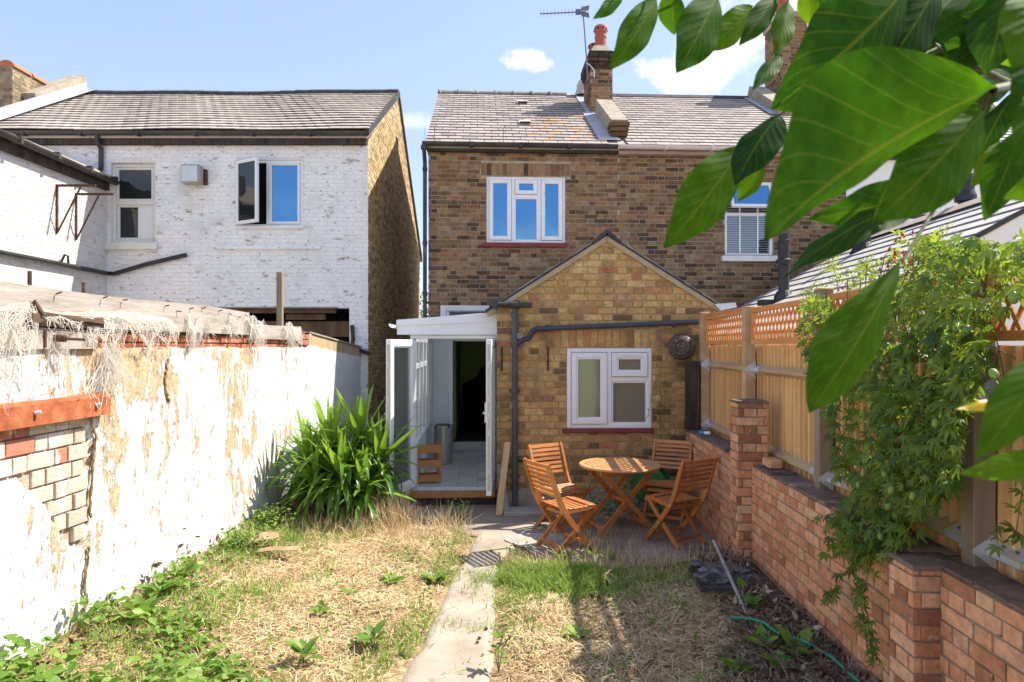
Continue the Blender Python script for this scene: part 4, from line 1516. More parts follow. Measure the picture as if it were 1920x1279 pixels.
lhouse = empty('white_painted_house', 'white painted brick house with long tiled roof behind the garden wall', 'house', LO, 0)
L_EAVE, L_RY, L_RZ, L_BY, L_BZ = 5.66, 3.1, 7.62, 6.8, 4.45
o_sash = (lu(208), lz(455), lu(291), lz(306))
o_case = (lu(443), lz(425), lu(567), lz(300))
o_void = (lu(362), lz(700), lu(655), lz(578))
mb = MB()
core(mb, [(0, 0), (LW - .14, 0), (LW - .14, L_EAVE - .05), (0, L_EAVE - .05)], 0.9, 6.7)
core(mb, [(0, o_void[3] + .02), (LW - .14, o_void[3] + .02), (LW - .14, L_EAVE - .05), (0, L_EAVE - .05)], 0.14, 0.9)
core(mb, [(0, 0), (o_void[0], 0), (o_void[0], o_void[3] + .02), (0, o_void[3] + .02)], 0.14, 0.9)
core(mb, [(o_void[2], 0), (LW - .14, 0), (LW - .14, o_void[3] + .02), (o_void[2], o_void[3] + .02)], 0.14, 0.9)
mb.prism([(0, .14, L_EAVE - .05), (0, L_RY, L_RZ - .12), (0, 6.7, 4.4), (0, 6.7, 3), (0, .14, 3)], (LW - .14, 0, 0))
l_wall = mb.build('wall', M_whitebrick, lhouse)
brickwork(l_wall, [(0, 0), (LW, 0), (LW, L_EAVE - .06), (0, L_EAVE - .06)], (0, 0, 0), (1, 0, 0), (0, -1, 0), M_whitebrick, M_paintjoint, openings=[o_sash, o_case, o_void],
          world=LM, proud=0.005, jitter=0.002, hidden=lambda px, py, w: px < 195 or py > 640)
gpoly = [(0, 0), (6.75, 0), (6.75, L_BZ - .05), (L_RY, L_RZ - .05), (0, L_EAVE - .05)]
brickwork(l_wall, gpoly, (LW, 0, 0), (0, 1, 0), (1, 0, 0), M_gableb, M_darkmortar, world=LM, nparts=0, proud=0.005, jitter=.002, part_name='brick')
# roof
LS = Vector((0, L_RY + .15, L_RZ - (L_EAVE + .10)))
LRL = LS.length
LS.normalize()
LN = Vector((0, -LS.z, LS.y))
mb = MB()
prof = [(-.13, L_EAVE + .09), (L_RY, L_RZ - .01), (L_BY + .1, L_BZ), (L_BY + .1, L_BZ - .08), (L_RY, L_RZ - .1), (-.13, L_EAVE)]
mb.prism([(0, p[0], p[1] - .035) for p in prof], (LW + .02, 0, 0))
lroof = mb.build('roof', M_conctile, lhouse)
sagf = lambda x, y: -0.055 * math.sin(math.pi * min(1, max(0, (x - 1.5) / (LW - 1.5)))) * (y / LRL) + 0.012 * math.sin(x * 2.1 + y)
slated(lroof, (0, -.15, L_EAVE + .10), (1, 0, 0), LS, LN, LW + .05, LRL, 0.20, 0.235, 0.015, M_conctile, 300, LM, name='tile', sag=sagf, wander=0.006, hidden=lambda px, py: px < 0)
mb = MB()
xx = (130 - 960) / F_PX * 15.1 - LX0
while xx < LW - .02:
    d = sagf(xx, LRL)
    e = min(xx + .33, LW + .03)
    mb.prism([(xx, L_RY - .13, L_RZ - .06 + d), (xx, L_RY - .13, L_RZ + .025 + d), (xx, L_RY - .05, L_RZ + .075 + d), (xx, L_RY + .1, L_RZ + .075 + d), (xx, L_RY + .13, L_RZ - .06 + d)], (e - xx - .006, 0, 0))
    xx += .335
mb.build('ridge', M_darkridge, lroof)
mb = MB()
mb.prism([(LW + .002, -.15, L_EAVE + .0), (LW + .002, -.15, L_EAVE + .13), (LW + .002, L_RY, L_RZ + .03), (LW + .002, L_BY + .12, L_BZ + .02), (LW + .002, L_BY + .12, L_BZ - .10), (LW + .002, L_RY, L_RZ - .10)], (.045, 0, 0))
mb.build('verge', M_darkridge, lroof)
mb = MB()
mb.box((0, -.10, L_EAVE - .13), (LW - .02, -.0155, L_EAVE + .06))
mb.build('fascia', M_blacktimber, lhouse)
gutter(lhouse, [(0, -.175, L_EAVE + .07), (LW + .02, -.175, L_EAVE + .06)], 0.065, M_gutter)
mb = MB()
xx = lu(192)
mb.tube([(xx, -.175, L_EAVE + .02), (xx, -.15, L_EAVE - .1), (xx + .01, -.06, L_EAVE - .2), (xx + .01, -.06, lz(318)), (xx + .04, -.2, lz(335))], 0.04, 10)
mb.build('downpipe', M_gutter, lhouse)
# sash window
x0, z0, x1, z1 = o_sash
win = MB()
ring(win, x0, z0, x1, z1, 0.055, 0.05, 0.13, 0.006)
zm = z0 + (z1 - z0) * .51
win.box((x0 + .055, .06, zm - .03), (x1 - .055, .12, zm + .03), ch=.005)
wobj = win.build('window', M_whitewood, lhouse, label='old white timber sash window')
sash(wobj, x0 + .06, zm + .03, x1 - .06, z1 - .06, .03, .055, M_whitewood, M_darkglass)
sash(wobj, x0 + .06, z0 + .06, x1 - .06, zm - .03, .03, .085, M_whitewood, M_darkglass)
mb = MB()
mb.box((x0 + .42, .106, z0 + .09), (x1 - .1, .1125, zm - .06))
mb.build('curtain', M_innerwall, wobj)
mb = MB()
mb.box((x0 - .1, -.07, z0 - .13), (x1 + .06, .12, z0 - .003), ch=.01)
mb.build('sill', M_whitewood, lhouse)
mb = MB()
n = 9
for k in range(n):
    a, b = x0 - .03 + (x1 - x0 + .06) * k / n, x0 - .03 + (x1 - x0 + .06) * (k + 1) / n
    h = .05 * math.sin(math.pi * (k + .5) / n)
    mb.box((a, -.012, z1 + .002), (b - .004, .09, z1 + .045 + h), .5, .004)
mb.build('window_arch', M_whitewood, lhouse)
# casement window, one light open
x0, z0, x1, z1 = o_case
win = MB()
ring(win, x0, z0, x1, z1, 0.045, 0.02, 0.10, 0.005)
xm = x0 + (x1 - x0) * .47
win.box((xm - .025, .022, z0 + .045), (xm + .025, .1, z1 - .045), ch=.004)
wobj = win.build('window', M_upvc, lhouse, label='white casement window with one light swung open')
sash(wobj, xm + .03, z0 + .05, x1 - .05, z1 - .05, .03, .0, M_upvc, M_skyglass)
mb = MB()
mb.box((x0 + .045, .09, z0 + .045), (xm - .025, .098, z1 - .045))
mb.build('dark_opening', M_dark, wobj)
op = MB()
op.M = Matrix.Translation((x0 + .03, 0.0, 0)) @ Matrix.Rotation(RAD(-30), 4, 'Z')
ww_ = xm - x0
ring(op, 0, z0 + .03, ww_, z1 - .03, .055, -.05, 0.0, .004)
oo = op.build('open_casement', M_upvc, wobj)
mb = MB()
mb.M = op.M
mb.box((.05, -.03, z0 + .08), (ww_ - .05, -.024, z1 - .08))
mb.build('pane', M_darkglass, wobj)
mb = MB()
mb.box((x0 - .02, -.05, z0 - .035), (x1 + .03, .10, z0 - .002), ch=.004)
mb.build('sill', M_upvc, lhouse)
mb = MB()
mb.box((x0 - .35, -.045, lz(468)), (x1 + .33, .0, lz(461)), ch=.006)
mb.build('string_course', M_whitebrick, lhouse)
# floodlight
fx0, fx1, fz0, fz1 = lu(351), lu(386), lz(350), lz(315)
fl = MB()
fl.box((fx0, -.26, fz0), (fx1, -.08, fz1), ch=.02)
flo = fl.build('floodlight', mat('grey_lamp_body', [(0, (0.30, 0.29, 0.27)), (1, (0.42, 0.41, 0.38))], 4, 0.5), lhouse)
mb = MB()
mb.box((fx0 + .025, -.268, fz0 + .03), (fx1 - .03, -.262, fz1 - .025), ch=.002)
mb.build('lamp_glass', mat('frosted_lamp_glass', [(0, (0.50, 0.56, 0.60)), (1, (0.62, 0.68, 0.72))], 4, 0.3), flo)
mb = MB()
mb.box((fx1 - .03, -.08, fz0 + .02), (fx1 + .04, -.004, fz1 - .04), ch=.005)
mb.build('bracket', M_darkrust, flo)
# the dark opening under its timber beams
x0, z0, x1, z1 = o_void
vo = MB()
vo.box((x0, .55, z0), (x1, .60, z1))
void = vo.build('void_back', M_dark, lhouse)
mb = MB()
mb.box((x0 + .02, .02, z1 - .085), (x1 - .25, .12, z1 - .015), ch=.006)
mb.box((x1 - 1.15, .10, z1 - .20), (x1 - .45, .14, z1 - .1), ch=.004)
mb.box((x0 + .5, .2, z1 - .5), (x1 - .02, .26, z1 - .22), ch=.004)
mb.build('beam', M_oldtimber, lhouse)
mb = MB()
mb.box((x0 + .05, -.03, z1 - .02), (x1 - .2, .02, z1 + .012), ch=.003)
mb.build('lead_lip', M_oldtimber, lhouse)
mb = MB()
for (a, b, c, d) in ((x1 + .03, -.02, z1 - .75, .10), (x1 + .1, -.03, z1 - .78, .42)):
    pass
mb.tube([(x1 + .06, -.05, z1 - .30), (x1 + .08, -.06, z1 - .55), (x1 + .05, -.05, z1 - .72), (x1 + .2, -.06, z1 - .74), (x1 + .38, -.05, z1 - .80)], 0.035, 8)
mb.build('black_cable_clip', M_blacktimber, lhouse)
# chimney and parapet at the far end of that roof
ch = MB()
cxa, cxb = (-60 - 960) / F_PX * 13.2 - LX0, (24 - 960) / F_PX * 13.2 - LX0
ch.box((cxa + .012, 1.2 + .012, 5.6), (cxb - .012, 2.3, 7.42))
lch = ch.build('chimney', M_mortar, lhouse, label='squat brick stack with red clay tile on top')
small_stack(lch, cxa + .012, cxb - .012, 1.212, 2.3, 5.6, 7.42, mat('pale_stack_brick', [(0, (0.16, 0.12, 0.085)), (1, (0.36, 0.27, 0.16))], 9, 0.85, 0.4, tone=True, vary=0.3), M_mortar, LM)
mb = MB()
for (xa, ya) in ((cxb - .14, 1.2), (cxb - .14, 1.75)):
    n = 7
    vs = []
    for yv in (ya, ya + .5):
        for q in range(n):
            a = math.pi * q / (n - 1)
            vs.append((xa + .17 * math.cos(a), yv, 7.42 + .13 * math.sin(a)))
    fs = [(q, q + 1, n + q + 1, n + q) for q in range(n - 1)] + [tuple(range(n)), tuple(range(2 * n - 1, n - 1, -1))]
    mb.add(vs, fs)
mb.build('clay_cap', mat('orange_clay_tile', [(0, (0.40, 0.13, 0.06)), (1, (0.52, 0.2, 0.1))], 6, .8, .3), lch)
mb = MB()
sx0, sx1 = cxb - .1, cxb + .25
pa = Vector((sx0, -.15, L_EAVE + .1)) + LS * 2.0
pb = Vector((sx0, -.15, L_EAVE + .1)) + LS * (LRL + .1)
mb.prism([pa - LN * .1, pa + LN * .28, pb + LN * .34, pb - LN * .1], (sx1 - sx0, 0, 0))
mb.build('parapet', M_cement, lhouse)
mb = MB()
for ta, tb in ((0.35, 2.0), (2.0, LRL)):
    a = Vector((sx1 - .25, -.15, L_EAVE + .1)) + LS * ta + LN * .06
    b = Vector((sx1 - .25, -.15, L_EAVE + .1)) + LS * tb + LN * .06
    mb.add([a, a + Vector((.45, 0, 0)), b + Vector((.45, 0, 0)), b], [(0, 1, 2, 3)])
    mb.add([a + Vector((.26, 0, 0)), b + Vector((.26, 0, 0)), b + Vector((.26, 0, .17)), a + Vector((.26, 0, .17))], [(0, 1, 2, 3)])
mb.build('flashing', M_lead, lroof)

# wing of the white house that comes forward
WX = -7.12
wing = empty('white_wing', 'white painted side wing with black gutter joined to the white house', 'building', (WX, 12.0, 0), 0)
WGM = house_matrix((WX, 12, 0), 0)
W_EAVE = 4.93
mb = MB()
mb.prism([(-.14, -.002, 0), (-.14, -.002, W_EAVE), (-2.4, -.002, W_EAVE + .80), (-4.7, -.002, W_EAVE), (-4.7, -.002, 0)], (0, -3.8, 0))
wwall = mb.build('wall', M_wingbrick, wing)
brickwork(wwall, [(0, 0), (3.8, 0), (3.8, W_EAVE), (0, W_EAVE)], (0, -3.8, 0), (0, 1, 0), (1, 0, 0), M_wingbrick, M_paintjoint, world=WGM, nparts=300, proud=.005, hidden=lambda px, py, w: px < 0 or py > 560)
mb = MB()
mb.prism([(.14, 0, W_EAVE + .0), (.14, 0, W_EAVE + .045), (-2.4, 0, W_EAVE + .93), (-4.9, 0, W_EAVE + .045), (-4.9, 0, W_EAVE)], (0, -3.85, 0))
mb.build('roof', M_conctile, wing)
mb = MB()
mb.box((.004, -3.8, W_EAVE - .2), (.07, -.05, W_EAVE - .005))
mb.build('fascia', M_blacktimber, wing)
mb = MB()
n = 10
vs, fs = [], []
for yv, zz in ((-3.8, W_EAVE + .02), (.0, W_EAVE - .03)):
    for q in range(n + 1):
        a = math.pi + math.pi * q / n
        vs.append((.16 + .07 * math.cos(a), yv, zz + .07 * math.sin(a)))
    for q in range(n + 1):
        a = 2 * math.pi - math.pi * q / n
        vs.append((.16 + .062 * math.cos(a), yv, zz + .062 * math.sin(a)))
m2 = 2 * (n + 1)
fs = [(k, (k + 1) % m2, m2 + (k + 1) % m2, m2 + k) for k in range(m2)] + [tuple(range(m2)), tuple(range(2 * m2 - 1, m2 - 1, -1))]
mb.add(vs, fs)
for yv in (-3.2, -2.4, -1.6, -.8, -.1):
    mb.box((.085, yv - .03, W_EAVE - .07), (.24, yv + .03, W_EAVE + .03))
mb.build('gutter', M_gutter, wing)
# iron wall brackets
for (pxa, pya, pxb, pyb) in ((105, 348, 200, 347), (141, 364, 227, 360)):
    Y = 12 * 960 / 960
    Yb = WX * F_PX / (pxa - 960)
    yb = Yb - 12
    zb = CAM_H - (pya - 650) / F_PX * Yb
    out = 0.62
    mb = MB()
    mb.sweep([(0, yb, zb), (out, yb, zb)], .03, .035, (0, 1, 0))
    mb.sweep([(.02, yb, zb), (.02, yb, zb - .75)], .03, .02, (0, 1, 0))
    mb.sweep([(out * .62, yb, zb - .02), (.03, yb, zb - .72)], .02, .02, (0, 1, 0))
    mb.build('iron_bracket', M_darkrust, wing)
# the black pipe that runs down both walls
mb = MB()
pts = []
for (px, py) in ((-60, 462), (0, 475), (100, 494), (196, 513)):
    Y = WX * F_PX / (px - 960)
    pts.append((0.07, Y - 12, CAM_H - (py - 650) / F_PX * Y))
pts[-1] = (0.07, -.09, pts[-1][2] + .0)
pts.append((.16, -.07, pts[-1][2] - .005))
for (px, py) in ((280, 496), (353, 479)):
    pts.append(((px - 960) / F_PX * 12 - WX, -.07, lz(py)))
mb.tube(pts, 0.038, 8)
yb = WX * F_PX / (112 - 960) - 12
mb.tube([(.02, yb, pts[2][2] + .03), (.08, yb, pts[2][2] + .16), (.09, yb + .06, pts[2][2] + .14), (.07, yb + .1, pts[2][2] + .02)], .018, 6)
mb.build('waste_pipe', M_black, wing)

# ================================================================== EXTENSION
EO = Vector((-0.185, 8.4, 0))
EA = RAD(1.0)
EM = house_matrix(EO, EA)
EX, EAV, EAP, EAPX = 2.72, 2.50, 3.36, 1.352
ext = empty('brick_extension', 'yellow brick rear extension with pitched gable, white window and grey pipes', 'building', EO, EA)


def eu(px):
    return (px - 960) / F_PX * 8.42 + 0.185


def ez(py):
    return CAM_H - (py - 650) / F_PX * 8.42


ew = (eu(1063), ez(803), eu(1222), ez(653))
mb = MB()
mb.prism([(0.0, .13, 0), (EX, .13, 0), (EX, .13, EAV - .02), (EAPX, .13, EAP - .04), (0.0, .13, EAV - .02)], (0, 3.35, 0))
mb.box((0.004, .0085, 0), (.1, .13, EAV - .03))
mb.box((EX - .1, .0085, 0), (EX - .004, .13, EAV - .03))
e_wall = mb.build('wall', M_ymortar, ext)
earch = (eu(1040), ew[3] + .005, eu(1243), ew[3] + .235, 15)
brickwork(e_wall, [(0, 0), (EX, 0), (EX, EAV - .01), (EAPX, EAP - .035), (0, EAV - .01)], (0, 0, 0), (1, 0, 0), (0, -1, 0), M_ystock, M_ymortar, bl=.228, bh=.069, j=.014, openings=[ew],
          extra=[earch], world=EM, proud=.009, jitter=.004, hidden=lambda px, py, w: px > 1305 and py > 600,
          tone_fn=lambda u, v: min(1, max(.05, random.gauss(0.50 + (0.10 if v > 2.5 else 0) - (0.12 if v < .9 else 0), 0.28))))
# cement line under the verge and the roof behind it
for nm, (xa, za), (xb, zb) in (('verge', (-.13, EAV - .085), (EAPX, EAP)), ('verge', (EAPX, EAP), (EX + .16, EAV - .10))):
    d = Vector((xb - xa, 0, zb - za)).normalized()
    nn = Vector((-d.z, 0, d.x))
    a, b = Vector((xa, -.035, za)), Vector((xb, -.035, zb))
    mb = MB()
    mb.prism([a - nn * .055, b - nn * .055, b - nn * .0, a - nn * .0], (0, .12, 0))
    mb.build('verge_mortar', mat('sandy_verge_cement', [(0, (0.36, 0.28, 0.17)), (1, (0.46, 0.37, 0.24))], 6, .9, .4, 60, .15), ext)
    mb = MB()
    mb.prism([a + nn * .001, b + nn * .001, b + nn * .026, a + nn * .026], (0, 3.4, 0))
    rf = mb.build('roof', M_darkridge, ext)
    mb = MB()
    ln = (b - a).length
    k = 0
    while k * .12 < ln - .1:
        p = a + d * (k * .12) + nn * (.027 + random.uniform(0, .003))
        mb.prism([p, p + d * .16, p + d * .16 + nn * .008, p + nn * .012], (0, 3.38, 0), random.random())
        k += 1
    mb.build('slates', M_slate, rf, kind='stuff')
mb = MB()
mb.prism([(EAPX - .19, -.05, EAP - .075), (EAPX, -.05, EAP + .09), (EAPX + .19, -.05, EAP - .075), (EAPX + .155, -.05, EAP - .10), (EAPX, -.05, EAP + .035), (EAPX - .155, -.05, EAP - .10)], (0, 3.4, 0))
mb.build('ridge', M_darkridge, ext)
# window
x0, z0, x1, z1 = ew
win = MB()
ring(win, x0, z0, x1, z1, .05, -.005, .09, .006)
xm = x0 + (x1 - x0) * .50
win.box((xm - .028, -.003, z0 + .05), (xm + .028, .09, z1 - .05), ch=.005)
zt = z1 - (z1 - z0) * .385
win.box((xm + .028, -.001, zt - .028), (x1 - .05, .09, zt + .028), ch=.005)
wobj = win.build('window', M_upvc, ext, label='white window with one tall casement and a small top light')
M_fr1 = frosted('green_frosted_glass', [(0, (0.33, 0.36, 0.20)), (0.62, (0.32, 0.345, 0.20)), (0.86, (0.15, 0.115, 0.085)), (1, (0.13, 0.085, 0.07))], x0 + .06, xm - .04)
M_fr2 = frosted('brown_frosted_glass', [(0, (0.15, 0.165, 0.10)), (0.3, (0.20, 0.175, 0.125)), (1, (0.185, 0.165, 0.13))], xm, x1)
sash(wobj, x0 + .055, z0 + .055, xm - .032, z1 - .055, .062, -.028, M_upvc, M_fr1, bead=.02)
sash(wobj, xm + .032, zt + .032, x1 - .055, z1 - .055, .062, -.028, M_upvc, M_fr2, bead=.02)
pane(wobj, xm + .028, z0 + .05, x1 - .05, zt - .028, .04, M_fr2)
mb = MB()
ring(mb, xm + .028, z0 + .05, x1 - .05, zt - .028, .022, .012, .04)
mb.build('glazing_bead', M_upvc, wobj)
mb = MB()
mb.box((xm + .13, -.036, z1 - .088), (x1 - .13, -.0285, z1 - .074))
mb.build('trickle_vent', M_upvc, wobj)
mb = MB()
mb.box((x0 - .06, -.055, z0 - .055), (x1 + .02, .09, z0 - .003), ch=.01)
mb.build('sill', M_redsill, ext)
# pipes
dp = eu(965)
mb = MB()
mb.tube([(dp, -.075, EAV - .05), (dp, -.075, .02)], .036, 12)
for z in (EAV - .12, 2.02, 1.46, .42):
    mb.tube([(dp, -.075, z - .025), (dp, -.075, z + .025)], .045, 12)
mb.tube([(dp, -.075, 2.02), (dp, -.075, 2.3)], .043, 12)
mb.box((dp - .07, -.05, 1.455), (dp + .07, .0, 1.47))
mb.box((dp - .07, -.05, .41), (dp + .07, .0, .425))
mb.build('downpipe', M_greypipe, ext)
mb = MB()
hx0, hx1 = eu(986), eu(1312)
mb.tube([(dp + .005, -.076, 2.02), (dp + .10, -.076, 2.085), (hx0 + .03, -.076, 2.10), (hx0 + .055, -.076, 2.14), (hx0 + .075, -.076, 2.19), (hx0 + .13, -.076, 2.215), (hx0 + .2, -.076, 2.22), (hx1, -.076, ez(604))], .033, 12)
mb.tube([(eu(1020), -.076, 2.222), (eu(1032), -.076, 2.224)], .042, 12)
mb.tube([(eu(1258), -.076, 2.272), (eu(1262), -.076, 2.273)], .038, 12)
mb.build('waste_pipe', mat('dark_slate_pipe', [(0, (0.035, 0.04, 0.05)), (1, (0.06, 0.066, 0.08))], 2, .4, 0, 60, .4), ext)
mb = MB()
for k in range(9):
    a = k * 2.4
    r = .035
    mb.tube([(dp + .06 + r * math.cos(a), -.11, 2.13 + r * math.sin(a)), (dp + .06 + r * math.cos(a + 2), -.125, 2.13 + r * math.sin(a + 2))], .0018, 4)
mb.build('loose_wire', M_galv, ext)
mb = MB()
mb.tube([(eu(918), -.085, EAV + .015), (eu(996), -.085, EAV + .005)], .034, 10)
mb.tube([(dp - .06, -.085, EAV + .008), (dp + .06, -.085, EAV + .008)], .045, 10)
mb.prism([(eu(920), -.12, EAV - .0), (eu(912), -.12, EAV + .08), (eu(935), -.12, EAV + .06), (eu(932), -.12, EAV - .06)], (0, .3, 0))
mb.build('gutter', M_gutter, ext)
mb = MB()
mb.prism([(eu(1337), -.10, EAV + .02), (eu(1348), -.10, EAV - .06), (eu(1378), -.10, EAV - .02), (eu(1376), -.10, EAV + .04)], (0, .5, 0))
mb.build('gutter_end', M_galv, ext)
for px in (941, 1027):
    mb = MB()
    mb.box((eu(px) - .012, -.03, ez(695)), (eu(px) + .012, -.0095, ez(651)))
    mb.build('iron_wall_tie', M_darkrust, ext)
mb = MB()
mb.tube([(eu(968), -.03, .60), (eu(1060), -.03, .605)], .012, 6)
mb.build('low_pipe', M_black, ext)
# the cement plinth band at its foot
mb = MB()
mb.prism([(.0, -.02, 0), (EX, -.02, 0), (EX, -.02, .24), (1.3, -.02, .22), (.9, -.02, .27), (.35, -.02, .26), (.0, -.02, .2)], (0, .012, 0))
mb.build('plinth', M_cement, ext)
# round rusty fitting with wire guard by the fence
px, pz = eu(1279), ez(650)
rp = MB()
rp.M = Matrix.Translation((px, -.02, pz)) @ Matrix.Rotation(RAD(90), 4, 'X') @ Matrix.Rotation(RAD(-18), 4, 'Y')
rp.lathe([(.02, .0), (.155, .0), (.165, .03), (.16, .08), (.13, .14), (.10, .165), (.085, .165), (.085, .10), (.001, .10)], 28)
rpo = rp.build('flue_terminal', M_brownpot, ext, label='round brown metal flue terminal with a wire guard')
mb = MB()
mb.M = rp.M
for k in range(12):
    a = 2 * math.pi * k / 12
    mb.tube([(.175 * math.cos(a), .175 * math.sin(a), .02), (.15 * math.cos(a), .15 * math.sin(a), .14), (.09 * math.cos(a + .2), .09 * math.sin(a + .2), .20), (.02, 0, .21)], .0028, 5)
for r, z in ((.17, .06), (.13, .165), (.085, .203), (.05, .21)):
    mb.tube([(r * math.cos(2 * math.pi * q / 20), r * math.sin(2 * math.pi * q / 20), z) for q in range(21)], .003, 5)
mb.build('wire_guard', M_steel, rpo)

# ================================================================== GLAZED LEAN-TO
CO = Vector((-1.28, 8.6, 0))
CM = house_matrix(CO, HA)
lean = empty('glazed_lean_to', 'white glazed lean-to with open double doors between the brick walls', 'building', CO, HA)
CW, CD, FZ = 1.09, 2.97, 0.22
mb = MB()
mb.box((0, .0, -.02), (CW, CD, .12))
mb.build('base', M_slab, lean)
mb = MB()
mb.box((0, .04, .12), (CW, CD, FZ - .013))
fl = mb.build('floor', M_cement, lean)
for i in range(4):
    for k in range(9):
        x0, y0 = .07 + i * .26, .06 + k * .325
        x1, y1 = min(x0 + .254, CW - .01), min(y0 + .319, CD - .02)
        if x1 - x0 < .05 or y1 - y0 < .05:
            continue
        mt = MB()
        mt.box((x0, y0, FZ - .012), (x1, y1, FZ))
        mt.build('floor_tile', M_floor_tile, fl, tone=random.random())
mb = MB()
mb.box((.03, -.05, .185), (CW - .02, .06, FZ + .012), ch=.006)
mb.build('threshold', M_galv, lean)
mb = MB()
mb.box((.0, -.085, .105), (CW - .02, -.0, .182), ch=.006)
mb.build('timber_step', M_honey, lean)
mb = MB()
mb.box((.02, -.06, .0), (CW - .02, -.002, .104))
mb.build('brick_step', M_mossblack, lean)
# low wall and glazing of the side
mb = MB()
mb.box((.0, .05, .12), (.07, CD, .76))
mb.build('dwarf_wall', M_innerwall, lean)
side = MB()
side.box((-.01, .05, .762), (.09, CD, .80), ch=.004)
side.box((.0, .05, 2.06), (.065, CD, 2.13))
side.box((.001, .06, 1.71), (.064, CD, 1.78), ch=.004)
for y in (.05, .62, 1.2, 1.78, 2.36, CD - .065):
    side.box((.002, y, .80), (.066, y + .065, 2.06), ch=.004)
sw = side.build('side_glazing', M_upvc, lean)
for y0, y1 in ((.115, .62), (.685, 1.2), (1.265, 1.78), (1.845, 2.36), (2.425, CD - .065)):
    for z0, z1 in ((.80, 1.71), (1.78, 2.06)):
        p = MB()
        p.box((.03, y0, z0), (.036, y1, z1))
        p.build('pane', M_clear, sw)
# front frame, fascia and roof
mb = MB()
mb.box((.0, -.01, .19), (.045, .06, 2.10), ch=.005)
mb.box((CW - .05, -.01, .19), (CW, .06, 2.10), ch=.005)
mb.box((.0, -.012, 2.10), (CW, .06, 2.145), ch=.005)
mb.build('door_frame', M_upvc, lean)
mb = MB()
mb.prism([(-.16, -.06, 2.15), (CW + .01, -.06, 2.15), (CW + .01, -.06, 2.425), (-.16, -.06, 2.325)], (0, .05, 0))
mb.prism([(-.165, -.075, 2.26), (CW + .01, -.075, 2.315), (CW + .01, -.075, 2.43), (-.165, -.075, 2.335)], (0, .0145, 0))
mb.build('fascia', M_upvc, lean)
mb = MB()
mb.prism([(-.15, -.005, 2.30), (CW, -.005, 2.395), (CW, -.005, 2.41), (-.15, -.005, 2.315)], (0, CD, 0))
rp = mb.build('roof', clear_glass('pale_roof_sheet', .12, (.8, .84, .86)), lean)
mb = MB()
for y in (.0, .72, 1.45, 2.2, CD - .05):
    mb.prism([(-.15, y, 2.255), (CW, y, 2.35), (CW, y, 2.44), (-.15, y, 2.335)], (0, .05, 0))
mb.build('roof_bar', M_upvc, rp)
n = 8
mb = MB()
vs = []
for y in (-.10, CD):
    for q in range(n + 1):
        a = math.pi + math.pi * q / n
        vs.append((-.205 + .055 * math.cos(a), y, 2.285 + .055 * math.sin(a)))
    for q in range(n + 1):
        a = 2 * math.pi - math.pi * q / n
        vs.append((-.205 + .048 * math.cos(a), y, 2.285 + .048 * math.sin(a)))
m2 = 2 * (n + 1)
mb.add(vs, [(k, (k + 1) % m2, m2 + (k + 1) % m2, m2 + k) for k in range(m2)] + [tuple(range(m2)), tuple(range(2 * m2 - 1, m2 - 1, -1))])
mb.build('gutter', M_upvc, lean)
# inner back wall with the doorway to the kitchen
mb = MB()
mb.box((.07, CD - .03, FZ), (DOOR[0] - .06, CD - .012, 2.16))
mb.box((DOOR[0] - .06, CD - .03, 2.10), (CW, CD - .012, 2.16))
mb.build('inner_wall', M_innerwall, lean)
mb = MB()
mb.box((DOOR[0] - .059, CD - .07, FZ), (DOOR[0] - .005, CD + .09, 2.12), ch=.004)
mb.build('door_post', M_upvc, lean)
# ext side wall seen inside
mb = MB()
mb.box((CW + .003, .0, .1), (CW + .02, CD, 2.12))
mb.build('inner_side_wall', M_innerwall, lean)
# the kitchen beyond
mb = MB()
mb.box((DOOR[0], .0, .0), (DOOR[2], .12, .37))
mb.build('kitchen_step', M_floor_tile, house)
mb = MB()
mb.box((DOOR[0], .12, .30), (DOOR[2], 3.3, .36))
mb.build('kitchen_floor', mat('dark_wood_floor', [(0, (0.05, 0.035, 0.028)), (1, (0.09, 0.065, 0.05))], 4, .5), house)
mb = MB()
mb.box((DOOR[0] - .01, 3.28, .36), (DOOR[2], 3.38, 2.10))
mb.box((DOOR[0] + .001, .5, .36), (DOOR[0] + .02, 3.28, 2.10))
mb.build('kitchen_wall', M_green_room, house)
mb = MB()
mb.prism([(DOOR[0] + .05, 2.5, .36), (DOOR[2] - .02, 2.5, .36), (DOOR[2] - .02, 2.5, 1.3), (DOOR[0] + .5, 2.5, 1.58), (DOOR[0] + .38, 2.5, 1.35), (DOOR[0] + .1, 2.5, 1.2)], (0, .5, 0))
tag_o = mb.build('dark_heap', M_dark, house)


